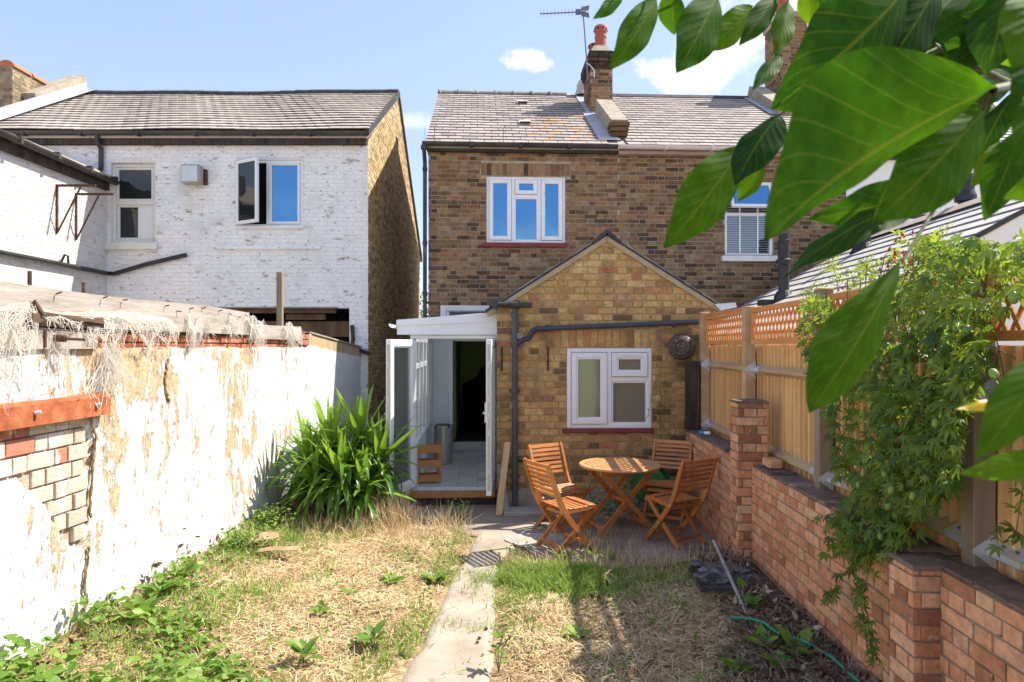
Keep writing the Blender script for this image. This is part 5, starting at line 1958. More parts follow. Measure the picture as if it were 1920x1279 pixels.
def door_leaf(hinge, direction, w, label):
    d = Vector((direction[0], direction[1], 0)).normalized()
    o = MB()
    o.M = Matrix.Translation((hinge[0], hinge[1], 0)) @ Matrix((d, Vector((-d.y, d.x, 0)), Vector((0, 0, 1)))).transposed().to_4x4()
    z0, z1 = .245, 2.085
    ring(o, 0, z0, w, z1, .085, -.03, .035, .006)
    ring(o, .085, z0 + .085, w - .085, z1 - .085, .014, -.018, .022)
    lo = o.build('door', M_upvc, lean, label=label)
    p = MB()
    p.M = o.M
    p.box((.095, -.004, z0 + .095), (w - .095, .004, z1 - .095))
    p.build('pane', M_clear, lo)
    h = MB()
    h.M = o.M
    h.box((w - .06, -.05, 1.1), (w - .03, -.03, 1.34), ch=.004)
    h.box((w - .15, -.075, 1.2), (w - .035, -.051, 1.222), ch=.004)
    h.build('handle', M_galv, lo)
    k = MB()
    k.M = o.M
    k.box((w + .0005, -.014, z0 + .06), (w + .005, .02, z1 - .06))
    k.build('lock_strip', M_brass, lo)
    k = MB()
    k.M = o.M
    for z in (.5, .95, 1.15, 1.35, 1.75):
        k.box((w + .0052, -.006, z), (w + .009, .011, z + .07))
    k.build('lock_keeps', M_galv, lo)
    return lo


door_leaf((.045, -.03), (-.36, -.93), .66, 'white glazed door leaf swung out beside the sword-leaved plant')
door_leaf((CW - .045, -.03), (-.115, -.993), .60, 'white glazed door leaf standing edge-on by the yellow brick corner')

# steel bin and shoe rack inside
b0 = P(831, 866, 10.4)
binr = empty('pedal_bin', 'tall brushed steel bin standing inside the lean-to', 'bin', (b0.x, b0.y, FZ + .001), 0)
mb = MB()
pts = []
for k in range(13):
    a = math.pi + math.pi * k / 12
    pts.append((.135 * math.cos(a), .13 * math.sin(a) - .02, 0))
mb.prism(pts + [(.135, .10, 0), (-.135, .10, 0)], (0, 0, .53))
bb = mb.build('body', M_steelbin, binr)
mb = MB()
mb.prism([(p[0] * 1.03, p[1] * 1.03, .532) for p in pts + [(.135, .10, 0), (-.135, .10, 0)]], (0, 0, .055))
mb.build('lid', M_steelbin, binr)
mb = MB()
mb.box((-.11, -.13, .545), (.11, .08, .600), ch=.015)
mb.build('lid_top', M_black, binr)
rk = P(801, 904, 8.95)
rack = empty('wooden_rack', 'small orange wooden shoe rack just inside the open doors', 'rack', (rk.x, rk.y + .06, FZ + .001), RAD(14))
for sx in (-.15, .15):
    for sy in (-.12, .12):
        mb = MB()
        mb.box((sx - .013, sy - .013, 0), (sx + .013, sy + .013, .50), ch=.003)
        mb.build('post', M_honey, rack)
for z in (.06, .25, .44):
    sh = MB()
    sh.box((-.16, -.135, z - .045), (.16, -.122, z + .05), ch=.003)
    sh.box((-.16, .122, z - .03), (.16, .135, z + .035), ch=.003)
    so = sh.build('shelf', M_honey, rack)
    for k in range(5):
        s2 = MB()
        s2.box((-.15, -.115 + k * .048, z - .006), (.15, -.115 + k * .048 + .036, z + .006))
        s2.build('slat', M_honey, so)
mb = MB()
mb.box((-.16, -.15, z + .06), (.16, -.14, z + .07))

# ================================================================== RENDERED GARDEN WALL (left)
LWX = -3.03
lw = empty('rendered_garden_wall', 'tall garden wall with flaking white render and tan bare patches', 'wall', (0, 0, 0), -GA)


def lw_top(y):
    y = np.asarray(y, dtype=float)
    return np.where(y < 8.75, 2.10, np.where(y < 9.12, 2.01, 2.19 - (y - 9.12) * 0.072))


def render_mat():
    s = NT('flaking_render')
    pos = s.n('ShaderNodeTexCoord').outputs['Object']
    sp = s.n('ShaderNodeSeparateXYZ')
    s.l(pos, sp.inputs[0])
    col = s.ramp(s.noise(pos, 1.2, 4), [(0.2, (0.60, 0.56, 0.50)), (0.42, (0.68, 0.665, 0.635)), (0.7, (0.72, 0.715, 0.70))])
    # bare tan scratch coat in downward tongues, most of it below the capping
    big = s.noise(pos, 1.0, 2, 0.5, (1, 0.9, 0.40))
    big = s.math('MULTIPLY_ADD', big, 0.62, -0.31)
    tong = s.noise(pos, 6.5, 9, 0.74, (1, 1.5, 0.55))
    hz_ = s.step(sp.outputs[2], 0.55, 2.05)
    hi = s.step(sp.outputs[2], 1.72, 2.05)
    near = s.math('MULTIPLY', s.step(sp.outputs[1], 3.4, 4.6), s.step(sp.outputs[1], 9.2, 6.6))
    f = s.math('ADD', tong, s.math('ADD', big, s.math('ADD', s.math('MULTIPLY', s.math('MULTIPLY', hz_, near), 0.10), s.math('MULTIPLY', s.math('MULTIPLY', hi, near), 0.05))))
    tanm = s.step(f, 0.604, 0.624)
    tan = s.ramp(s.noise(pos, 18, 5), [(0.25, (0.36, 0.25, 0.14)), (0.6, (0.55, 0.415, 0.26)), (0.85, (0.64, 0.52, 0.36))])
    col = s.mix(tanm, col, tan)
    edge = s.math('MULTIPLY', s.step(f, 0.583, 0.596), s.step(f, 0.616, 0.600))
    col = s.mix(s.math('MULTIPLY', edge, s.step(s.noise(pos, 14, 3), .5, .6)), col, (0.13, 0.10, 0.07))
    # pits, chips and dirty drips
    pit = s.step(s.noise(pos, 30, 6, 0.65, (1, 1.2, 0.65)), 0.60, 0.635)
    dens = s.step(s.noise(pos, 1.6, 3), 0.35, 0.6)
    col = s.mix(s.math('MULTIPLY', pit, dens), col, (0.25, 0.215, 0.18))
    pit2 = s.step(s.noise(pos, 11, 5, 0.6, (1, 1, 0.35)), 0.685, 0.70)
    col = s.mix(pit2, col, (0.25, 0.17, 0.10))
    # the newer smooth coat at the far end, its bare tan top
    far = s.step(sp.outputs[1], 9.05, 9.2)
    zt = s.math('SUBTRACT', s.math('MULTIPLY_ADD', sp.outputs[1], -0.072, 2.19 + 9.12 * 0.072), sp.outputs[2])
    band = s.step(s.math('ADD', zt, s.math('MULTIPLY', s.noise(pos, 7, 5, .6, (1, 1, .3)), 0.10)), 0.235, 0.21)
    fcol = s.mix(band, (0.71, 0.71, 0.70), (0.46, 0.345, 0.205))
    col = s.mix(far, col, fcol)
    b = s.n('ShaderNodeBsdfPrincipled')
    s.l(col, b.inputs['Base Color'])
    b.inputs['Roughness'].default_value = 0.85
    b.inputs['Specular IOR Level'].default_value = 0.15
    bp = s.n('ShaderNodeBump')
    bp.inputs['Strength'].default_value = 0.7
    bp.inputs['Distance'].default_value = 0.02
    hh = s.math('ADD', s.math('MULTIPLY', tanm, -0.5), s.math('ADD', s.math('MULTIPLY', s.noise(pos, 60, 4), 0.35), s.math('MULTIPLY', pit, -0.6)))
    col = col
    s.l(hh, bp.inputs['Height'])
    s.l(bp.outputs[0], b.inputs['Normal'])
    s.l(b.outputs[0], s.out.inputs[0])
    return s.m


M_render = render_mat()
ya = np.concatenate([np.arange(-2, 3, .1), np.arange(3, 9.2, .04), np.arange(9.2, 12.05, .1)])
za = np.linspace(0, 1, 56)
Y2, Z2 = np.meshgrid(ya, za)
Z2 = -0.15 + (lw_top(Y2) + 0.15) * Z2
patch = [(3.0, 1.20), (3.92, 1.20), (4.18, 1.0), (4.36, .72), (4.55, .64), (4.56, 1.54), (3.0, 1.54)]
inp = in_poly(Y2 + .03 * (vnoise(Y2 * 9, Z2 * 9, 3) - .5), Z2 + .03 * (vnoise(Y2 * 9, Z2 * 9, 4) - .5), patch)
X2 = LWX + .03 * (vnoise(Y2 * 1.7, Z2 * 1.2, 21) - .5) + .012 * (vnoise(Y2 * 7, Z2 * 3, 22) - .5) + .006 * (vnoise(Y2 * 21, Z2 * 13, 23) - .5)
X2 = np.where(Y2 > 9.2, LWX + .004 * (vnoise(Y2 * 5, Z2 * 5, 22) - .5), X2)
X2 = np.where(inp, LWX - .045, X2)
top_gap = (Y2 > 4.5) & (Y2 < 9.12) & (Z2 > 1.975 + .02 * vnoise(Y2 * 6, Y2 * 0, 2))
X2 = np.where(top_gap, LWX - .04, X2)
nx, ny = len(ya), len(za)
i0 = (np.arange(ny - 1)[:, None] * nx + np.arange(nx - 1)[None]).ravel()
tri = np.concatenate([np.stack([i0, i0 + 1, i0 + nx + 1], 1), np.stack([i0, i0 + nx + 1, i0 + nx], 1)])
lwall = link('render', np_mesh('render', np.stack([X2.ravel(), Y2.ravel(), Z2.ravel()], 1), tri, smooth=False), M_render, lw)
mb = MB()
mb.prism([(-3.30, -2, -.2), (-3.30, 12.05, -.2), (-3.30, 12.05, 1.955), (-3.30, 9.12, 2.175), (-3.30, 9.12, 2.0), (-3.30, 8.75, 2.0), (-3.30, 8.75, 2.085), (-3.30, -2, 2.085)], (.20, 0, 0))
mb.build('core', M_brownmortar, lw)
mb = MB()
mb.prism([(-3.30, 9.12, 2.17), (-3.01, 9.12, 2.185), (-3.01, 12.06, 1.973), (-3.30, 12.06, 1.96)], (0, 0, .02))
mb.build('far_coping', M_cement, lw)
mb = MB()
mb.box((-3.26, 12.05, 0), (-3.031, 12.07, 1.95))
mb.build('end_face', M_whiterender, lw)
M_creammortar = mat('pale_crumbly_mortar', [(0, (0.30, 0.22, 0.15)), (1, (0.52, 0.43, 0.33))], 12, .95, .6)
# bricks laid bare under the lintel
brickwork(lw, [(0, 0), (1.6, 0), (1.6, .92), (0, .92)], (LWX - .032, 2.96, .60), (0, 1, 0), (1, 0, 0), M_creamb, M_creammortar, bl=.225, bh=.096, j=.012, world=GROOT, proud=.024, jitter=.009, wobble=.022,
          cut=lambda u, v: not bool(in_poly(2.96 + u, .60 + v, patch)), tone_fn=lambda u, v: random.random() * .7 if not (1.18 < u < 1.45 and .62 < v < .76 or u < 1.0 and v > .8) else 0.97)
# the red course that shows under the capping board
M_brr = M_bright_red
brickwork(lw, [(0, 0), (4.25, 0), (4.25, .135), (0, .135)], (LWX - .03, 4.5, 1.965), (0, 1, 0), (1, 0, 0), M_brr, M_brownmortar, bl=.20, bh=.060, j=.012, world=GROOT, proud=.018, jitter=.006, backing=True)
for k, (y0, z0) in enumerate(((8.78, 2.018), (8.95, 2.018), (8.80, 2.092), (8.97, 2.094))):
    mb = MB()
    mb.box((-3.25, y0, z0), (-3.015, y0 + .145, z0 + .066), ch=.006)
    mb.build('brick', M_brr, lw, tone=.4 + .15 * k)
# capping boards
brd = []
for (y0, y1, z0, z1, dx, lab) in ((-1.5, 7.15, 2.125, 2.365, 0, None), (7.17, 8.72, 2.085, 2.25, .005, None), (3.55, 4.62, 1.985, 2.115, .012, 'short lower board with bolts')):
    mb = MB()
    nseg = max(2, int((y1 - y0) / .5))
    vs, fs = [], []
    for k in range(nseg + 1):
        y = y0 + (y1 - y0) * k / nseg
        w = .008 * math.sin(y * 2.3)
        for (xx, zz) in ((-3.055 + dx, z0), (-3.005 + dx + w, z0), (-3.005 + dx + w, z1 + w), (-3.055 + dx, z1 + w)):
            vs.append((xx, y, zz))
    for k in range(nseg):
        for q in range(4):
            a, b = 4 * k + q, 4 * k + (q + 1) % 4
            fs.append((a, b, b + 4, a + 4))
    fs += [(0, 3, 2, 1), tuple(4 * nseg + q for q in range(4))]
    mb.add(vs, fs)
    brd.append(mb.build('capping_board', M_greytimber, lw, label=lab))
mb = MB()
mb.box((-3.28, 2.0, 2.09), (-3.05, 7.1, 2.30))
mb.build('board_backing', M_oldtimber, lw)
mb = MB()
for k in range(26):
    y = 2.6 + k * .235 + random.uniform(-.06, .06)
    z = random.choice((2.33, 2.34, 2.30, 2.2))
    if y < 7.1:
        p = Vector((-3.0, y, z))
        mb.tube([p, p + Vector((.035, random.uniform(-.02, .02), random.uniform(-.02, .03)))], .005, 5)
mb.build('nails', M_darkrust, brd[0])
mb = MB()
mb.sweep([(-2.99, 4.0, 2.27), (-2.965, 4.02, 2.20), (-2.965, 4.6, 2.165), (-2.985, 4.62, 2.13)], .02, .04, (0, .2, 1))
mb.box((-3.0, 3.95, 2.14), (-2.96, 4.62, 2.20), ch=.004)
mb.build('broken_batten', M_oldtimber, lw)
for px, py in ((50, 505), (154, 527)):
    Y = LWX * F_PX / (px - 1000)
    mb = MB()
    z = CAM_H - (py - 650) / F_PX * Y
    mb.tube([(-3.08, Y, 2.33), (-3.08, Y, z)], .012, 6)
    mb.build('rusty_rod', M_darkrust, lw)
mb = MB()
mb.tube([(-3.0, 4.18, 2.055), (-2.93, 4.19, 2.05)], .022, 8)
mb.tube([(-2.93, 4.19, 2.05), (-2.86, 4.27, 2.045)], .009, 6)
mb.box((-2.996, 4.08, 1.995), (-2.985, 4.10, 2.10))
mb.build('bolt', M_darkrust, brd[2])
# the rusty steel lintel
mb = MB()
mb.prism([(-3.06, 2.0, 1.528), (-2.965, 2.0, 1.528), (-2.965, 2.0, 1.655), (-2.985, 2.0, 1.655), (-2.99, 2.0, 1.67), (-3.06, 2.0, 1.685)], (0, 2.70, 0))
lint = mb.build('steel_lintel', M_rust, lw, label='orange rusty steel lintel over the bared bricks')
for y in (3.97, 4.54, 3.4, 2.8):
    mb = MB()
    mb.tube([(-2.965, y, 1.605), (-2.935, y + .012, 1.61)], .012, 8)
    mb.build('bolt', M_galv, lint)
# cracks that run down from the bared bricks
mb = MB()
for pts in ([(4.555, .64), (4.50, .42), (4.53, .30), (4.47, .12)], [(4.57, 1.55), (4.62, 1.35), (4.58, 1.1), (4.56, .8)], [(5.55, 1.9), (5.52, 1.7), (5.57, 1.52)]):
    P3 = [(LWX + .010, p[0], p[1]) for p in pts]
    fine = []
    for a, b in zip(P3, P3[1:]):
        for k in range(9):
            t = k / 9
            fine.append((a[0], a[1] + (b[1] - a[1]) * t + random.uniform(-.016, .016), a[2] + (b[2] - a[2]) * t))
    mb.sweep(fine, .012, .016, (1, 0, 0), taper=[random.uniform(.25, 1.6) for _ in fine])
mb.build('crack', M_brownmortar, lw)
# timber upright on top of the wall
pst = P(525, 510, 8.3)
tp = empty('timber_post', 'thin weathered upright timber sticking up above the capping of the white wall', 'post', garden((pst.x, 8.3, 2.0)), -GA)
tp.location = (pst.x, 8.3, 2.0)
mb = MB()
mb.box((-.034, -.03, 0), (.034, .03, .905), ch=.004)
mb.build('shaft', M_posttimber, tp)

# netting -----------------------------------------------------------------
net_no = 0


def netting(y0, y1, z_top, drop, label, dense=.016, holes=0.3, sag=.05, seed=1, kind='patch'):
    r = random.Random(seed)
    mb = MB()
    ny_, nz_ = max(3, int((y1 - y0) / dense)), max(3, int(drop / dense))
    ph = r.uniform(0, 6)

    def pt(i, k):
        u, v = i / ny_, k / nz_
        y = y0 + (y1 - y0) * u + .035 * math.sin(v * 4 + ph) * v + .012 * math.sin(u * 31 + v * 7 + ph)
        z = z_top + sag * math.sin(u * 7 + ph) - drop * v * (0.75 + .35 * math.sin(u * 9 + ph) * math.sin(u * 23)) + .006 * math.sin(u * 50 + v * 3)
        x = -2.985 + .03 * math.sin(u * 11 + v * 5 + ph) * v + .03 * v * (1 if z > 2.1 else .4) + .012
        return Vector((x, y, z))
    wd = .0028
    for i in range(ny_ + 1):
        lim = int(nz_ * r.uniform(.55, 1.0))
        pts = [pt(i, k) + Vector((r.uniform(-.003, .003), r.uniform(-.004, .004), r.uniform(-.003, .003))) for k in range(0, lim + 1)]
        if len(pts) > 2:
            tl = pts[-1]
            for q in range(r.randint(1, 4)):
                tl = tl + Vector((r.uniform(-.006, .01), r.uniform(-.02, .02), -.018))
                pts.append(tl)
            mb.sweep(pts, wd, .0015, (0, 1, 0))
    for k in range(nz_ + 1):
        if k > nz_ * .75 and r.random() < .5:
            continue
        a = 0
        while a < ny_ - 2:
            b = min(ny_, a + r.randint(6, 22))
            pts = [pt(i, k) + Vector((r.uniform(-.002, .004), 0, r.uniform(-.005, .005))) for i in range(a, b + 1)]
            if len(pts) > 2:
                mb.sweep(pts, wd, .0015, (0, 0, 1))
            a = b + (r.randint(1, 3) if r.random() < holes else 0)
    o = mb.build('torn_netting', M_net, None, fix=False)
    o.rotation_euler = (0, 0, -GA)
    tag(o, label, 'netting', 'torn netting hung along the white wall')
    return o


def frayed(y, z, n, length, label, seed):
    """a knot of loose threads"""
    r = random.Random(seed)
    mb = MB()
    for k in range(n):
        p = Vector((-2.975, y + r.gauss(0, .055), z + r.gauss(0, .03)))
        d = Vector((r.uniform(.02, .14), r.gauss(0, .18), -1)).normalized()
        pts = [p]
        L = length * r.uniform(.35, 1.1)
        for q in range(6):
            p = p + d * (L / 6)
            p.x = max(p.x, -2.99)
            d = (d + Vector((r.gauss(0, .25), r.gauss(0, .28), r.gauss(-.05, .2)))).normalized()
            pts.append(p.copy())
        mb.tube(pts, .0016, 3, cap=False)
    o = mb.build('frayed_netting', M_net, None, fix=False)
    o.rotation_euler = (0, 0, -GA)
    tag(o, label, 'netting', 'torn netting hung along the white wall')


netting(3.35, 3.98, 2.235, .62, 'long torn white netting hanging above the rusty lintel', seed=3, sag=.02)
netting(4.02, 5.55, 2.235, .12, 'twisted white netting stretched along the capping board', dense=.014, seed=5, sag=.02, holes=.1)
netting(4.48, 5.05, 2.20, .27, 'torn white netting drooping past the end of the short lower board', seed=8)
netting(5.05, 5.62, 2.17, .20, 'ragged white netting over the first red bricks under the board', seed=9)
netting(5.78, 6.0, 2.23, .26, 'narrow white net strip hanging midway along the red bricks', seed=21, dense=.013)
netting(7.02, 7.45, 2.30, .30, 'bunched white net wrapped at the joint of the boards', seed=22, dense=.014, sag=.03)
netting(8.05, 8.62, 2.26, .22, 'bunched white net at the foot of the timber post', seed=23, dense=.015, sag=.04)
netting(6.5, 6.8, 2.25, .10, 'little white net scrap on the grey board', seed=24, dense=.013)
for (y, z, n, L, s_, lab) in ((4.2, 2.03, 40, .22, 1, 'white thread tuft below the bolt of the short board'),
                              (4.72, 1.98, 130, .42, 2, 'thick matted white threads trailing down the render'),
                              (5.9, 2.12, 26, .24, 3, 'few loose white threads midway along the red bricks'),
                              (6.15, 2.22, 26, .2, 6, 'loose white strands curling on the grey board'),
                              (6.65, 2.18, 16, .16, 4, 'few white threads below the little net scrap'),
                              (7.25, 2.16, 45, .24, 5, 'frayed white threads under the board joint'),
                              (8.3, 2.14, 45, .2, 7, 'white threads below the timber post'),
                              (8.62, 2.16, 22, .16, 8, 'last white threads by the bright red bricks')):
    frayed(y, z, n, L, lab, s_)

# ================================================================== BRICK GARDEN WALL (right)
RWX = 1.86
rw = empty('brick_garden_wall', 'low red brick garden wall with two pillars below the wooden fence', 'wall', (0, 0, 0), -GA)
mb = MB()
mb.box((RWX + .010, 1.0, -.2), (2.07, 8.38, .985))
rcore = mb.build('core', M_rmortar, rw)
gapz = [(8.38 - 6.083, 0, 8.38 - 5.862, 1.005), (8.38 - 3.393, 0, 8.38 - 3.177, 1.005)]
brickwork(rw, [(0, 0), (7.3, 0), (7.3, 1.005), (0, 1.005)], (RWX, 8.38, -.025), (0, -1, 0), (-1, 0, 0), M_redb, M_rmortar, bl=.222, bh=.068, j=.011, openings=gapz, world=GROOT, proud=.008, jitter=.004, tone_fn=lambda u, v: min(1, max(0, random.gauss(.52, .2))),
          backing=True)
# dark weathered top of the wall: bricks laid across
M_topb = mat('sooty_wall_top', [(0, (0.13, 0.095, 0.08)), (0.5, (0.23, 0.165, 0.13)), (1, (0.38, 0.24, 0.16))], 12, .9, .6, 60, .1, tone=True, vary=.35, spots=[((0.45, 0.42, 0.38), 15, .64, .72, None)])
y = 1.05
while y < 8.35:
    if not (3.15 < y + .05 < 3.42 or 5.83 < y + .05 < 6.10):
        mb = MB()
        w = random.choice((.105, .105, .215))
        z1 = 1.0 + random.uniform(-.006, .010)
        mb.box((RWX + .002 + random.uniform(-.006, .004), y, .982), (2.075, y + w - .008, z1), ch=.006)
        mb.build('coping_brick', M_topb, rw, tone=random.random())
        y += w
    else:
        y += .05
for (x0, x1, y0, y1, z1, lab) in ((1.735, 2.0, 5.86, 6.085, 1.53, 'tall brick pillar behind the chair'), (1.735, 1.985, 3.175, 3.395, .99, 'squat brick pillar near the hanging vine')):
    mb = MB()
    mb.box((x0 + .011, y0 + .011, -.1), (x1 - .011, y1 - .011, z1 - .015))
    pil = mb.build('pillar', M_rmortar, rw, label=lab)
    small_stack(pil, x0 + .008, x1 - .008, y0 + .008, y1 - .008, -.02, z1 - .01, M_redb, M_rmortar, GROOT, jit=.003)
    mb = MB()
    pts = [(x0 - .004, y0 - .004), (x1, y0 - .006), (x1 + .003, y1), (x0 - .002, y1 + .004)]
    mb.add([(p[0], p[1], z1 - .014) for p in pts] + [(p[0] * .97 + .03 * (x0 + x1) / 2, p[1] * .97 + .03 * (y0 + y1) / 2, z1 + .008) for p in pts] + [((x0 + x1) / 2, (y0 + y1) / 2, z1 + .022)],
           [(0, 1, 5, 4), (1, 2, 6, 5), (2, 3, 7, 6), (3, 0, 4, 7), (4, 5, 8), (5, 6, 8), (6, 7, 8), (7, 4, 8)])
    mb.build('pillar_cap', M_topb, pil, tone=.3)
# small loose things on the wall
sm = P(1318, 806, 7.7)
bt = empty('small_bottle', 'tiny blue capped bottle lying on the brick wall beside the fence foot', 'bottle', garden((sm.x, sm.y, 1.02)), 0)
bt.location = Vector((sm.x + .02, sm.y, 1.026))
bt.rotation_euler = (0, 0, RAD(-24))
mb = MB()
mb.M = Matrix.Rotation(RAD(90), 4, 'Y')
mb.lathe([(.001, -.06), (.022, -.06), (.022, -.012), (.001, -.010)], 12)
mb.build('cap', M_blue, bt)
mb = MB()
mb.M = Matrix.Rotation(RAD(90), 4, 'Y')
mb.lathe([(.001, -.009), (.016, -.009), (.020, .0), (.022, .05), (.016, .065), (.001, .066)], 12)
mb.build('body', M_upvc, bt)
lb = empty('loose_brick', 'single loose brick lying on the wall top behind the tall pillar', 'brick', (0, 0, 0), -GA)
mb = MB()
mb.box((1.92, 5.60, 1.008), (2.02, 5.80, 1.075), ch=.006)
mb.build('body', M_redb, lb, tone=.7)

# ================================================================== FENCE
fence = empty('close_board_fence', 'pale wooden close-board fence with orange lattice trellis along its top', 'fence', (0, 0, 0), -GA)
POSTS = [1.54, 3.22, 4.90, 6.58, 8.27]
FB = 2.135
y = 1.2
i = 0
while y < 8.36:
    w = .092 + random.uniform(-.006, .006)
    mb = MB()
    z1 = 2.015 + random.uniform(-.012, .008)
    t = random.uniform(-.003, .003)
    g = random.uniform(.003, .006)
    e = random.uniform(.022, .028)
    mb.prism([(FB - e + t, y + g, .90), (FB + .012, y + g, .90), (FB + .012, y + w + .012, .90), (FB + .003 + t, y + w + .012, .90), (FB - .004 + t, y + w * .72, .90), (FB - e + t - .001, y + w * .22, .90)], (0, 0, z1 - .90))
    mb.build('board', M_board, fence, tone=min(1, max(0, random.gauss(.5, .3))))
    y += w
for z in (1.07, 1.785):
    for a, b in zip(POSTS, POSTS[1:]):
        mb = MB()
        mb.prism([(FB - .006, a + .05, z - .05), (FB - .075, a + .05, z - .012), (FB - .075, a + .05, z + .012), (FB - .006, a + .05, z + .05)], (0, b - a - .1, 0))
        mb.build('rail', M_rail, fence)
M_posts = M_posttimber
for k, y in enumerate(POSTS):
    mb = MB()
    top = 2.40 if k != 3 else 2.37
    mb.box((2.005, y - .048, .96), (2.105, y + .048, top), ch=.004)
    po = mb.build('post', M_posts if k in (0, 1, 2) else M_rail, fence)
    mb = MB()
    mb.box((2.004, y - .049, top + .001), (2.106, y + .049, top + .014), ch=.003)
    mb.build('post_top', M_pine, po)
    for z in (1.07, 1.785):
        for sgn in (-1, 1):
            br = MB()
            y0 = y + sgn * .0485
            # ear plate on the post and the folded sleeve over the rail
            br.prism([(2.104, y0, z - .085), (2.0, y0, z - .01), (2.0, y0, z + .01), (2.104, y0, z + .085)], (0, sgn * .003, 0))
            L = .22
            ya, yb = (y0, y0 + sgn * L)
            for (p, q) in ((((FB - .005), z + .053), ((FB - .079), z + .014)), (((FB - .079), z + .0135), ((FB - .079), z - .0135)), (((FB - .079), z - .014), ((FB - .005), z - .053))):
                d = Vector((q[0] - p[0], 0, q[1] - p[1])).normalized()
                nn = Vector((d.z, 0, -d.x)) * .0025
                br.prism([(p[0], ya, p[1]), (q[0], ya, q[1]), (q[0] - nn.x, ya, q[1] - nn.z), (p[0] - nn.x, ya, p[1] - nn.z)], (0, yb - ya, 0))
            bo = br.build('rail_bracket', M_galv, fence)
            br = MB()
            for t in (.3, .7):
                yy_ = ya + (yb - ya) * t
                br.tube([(FB - .042, yy_, z + .036), (FB - .046, yy_, z + .043)], .007, 8)
            br.build('screws', M_steel, bo)
for a, b in zip(POSTS, POSTS[1:]):
    y0, y1, z0, z1 = a + .052, b - .052, 2.025, 2.365
    tr = MB()
    tr.box((2.055, y0, z1 - .045), (2.098, y1, z1), ch=.003)
    tr.box((2.055, y0, z0), (2.098, y1, z0 + .045), ch=.003)
    tr.box((2.056, y0, z0 + .045), (2.097, y0 + .04, z1 - .045), ch=.003)
    tr.box((2.056, y1 - .04, z0 + .045), (2.097, y1, z1 - .045), ch=.003)
    if y0 > 6:
        tr.box((2.05, y0 - .0, z1 + .001), (2.105, y1, z1 + .02))
    to = tr.build('trellis', M_trellis, fence)
    za_, zb_ = z0 + .04, z1 - .04
    h = zb_ - za_
    ya_, yb_ = y0 + .035, y1 - .035
    run = h * .62
    k = ya_ - run
    while k < yb_:
        for sgn, xo in ((1, 2.068), (-1, 2.080)):
            s0, s1 = (k, k + run) if sgn > 0 else (k + run, k)
            pa, pb = Vector((xo, s0, za_)), Vector((xo, s1, zb_))
            ta, tb = 0.0, 1.0
            d = pb - pa
            for lim, s in ((ya_, 1), (yb_, -1)):
                for _ in (0,):
                    if d.y * s > 0 and (pa.y - lim) * s < 0:
                        ta = max(ta, (lim - pa.y) / d.y)
                    if d.y * s < 0 and (pb.y - lim) * s < 0:
                        tb = min(tb, (lim - pa.y) / d.y)
            if tb - ta > .12:
                mb = MB()
                mb.sweep([pa + d * ta, pa + d * tb], .022, .008, (0, d.z, -d.y))
                mb.build('lath', M_trellis, to, fix=True)
        k += .088
# dark old post at the house end
dpst = empty('old_oak_post', 'short dark weathered post in front of the extension beside the fence', 'post', (0, 0, 0), -GA)
xa, xb = 1.83, 1.975
mb = MB()
vs = []
for z in (1.005, 1.3, 1.6, 1.83):
    for (a, b) in ((xa, 8.2), (xb, 8.2), (xb, 8.32), (xa, 8.32)):
        vs.append((a + random.uniform(-.008, .008), b + random.uniform(-.006, .006), z))
fs = [(0, 3, 2, 1), (12, 13, 14, 15)]
for k in range(3):
    for q in range(4):
        fs.append((4 * k + q, 4 * k + (q + 1) % 4, 4 * k + 4 + (q + 1) % 4, 4 * k + 4 + q))
mb.add(vs, fs)
mb.build('shaft', M_blacktimber, dpst)

# ================================================================== FURNITURE
STILE = [(-.345, .885), (-.285, .72), (-.225, .55), (-.165, .43), (-.07, .305), (.05, .165), (.20, .005)]


def stile_at(z):
    for (x0, z0), (x1, z1) in zip(STILE, STILE[1:]):
        if z1 <= z <= z0:
            t = (z - z0) / (z1 - z0)
            return x0 + t * (x1 - x0)
    return STILE[0][0]


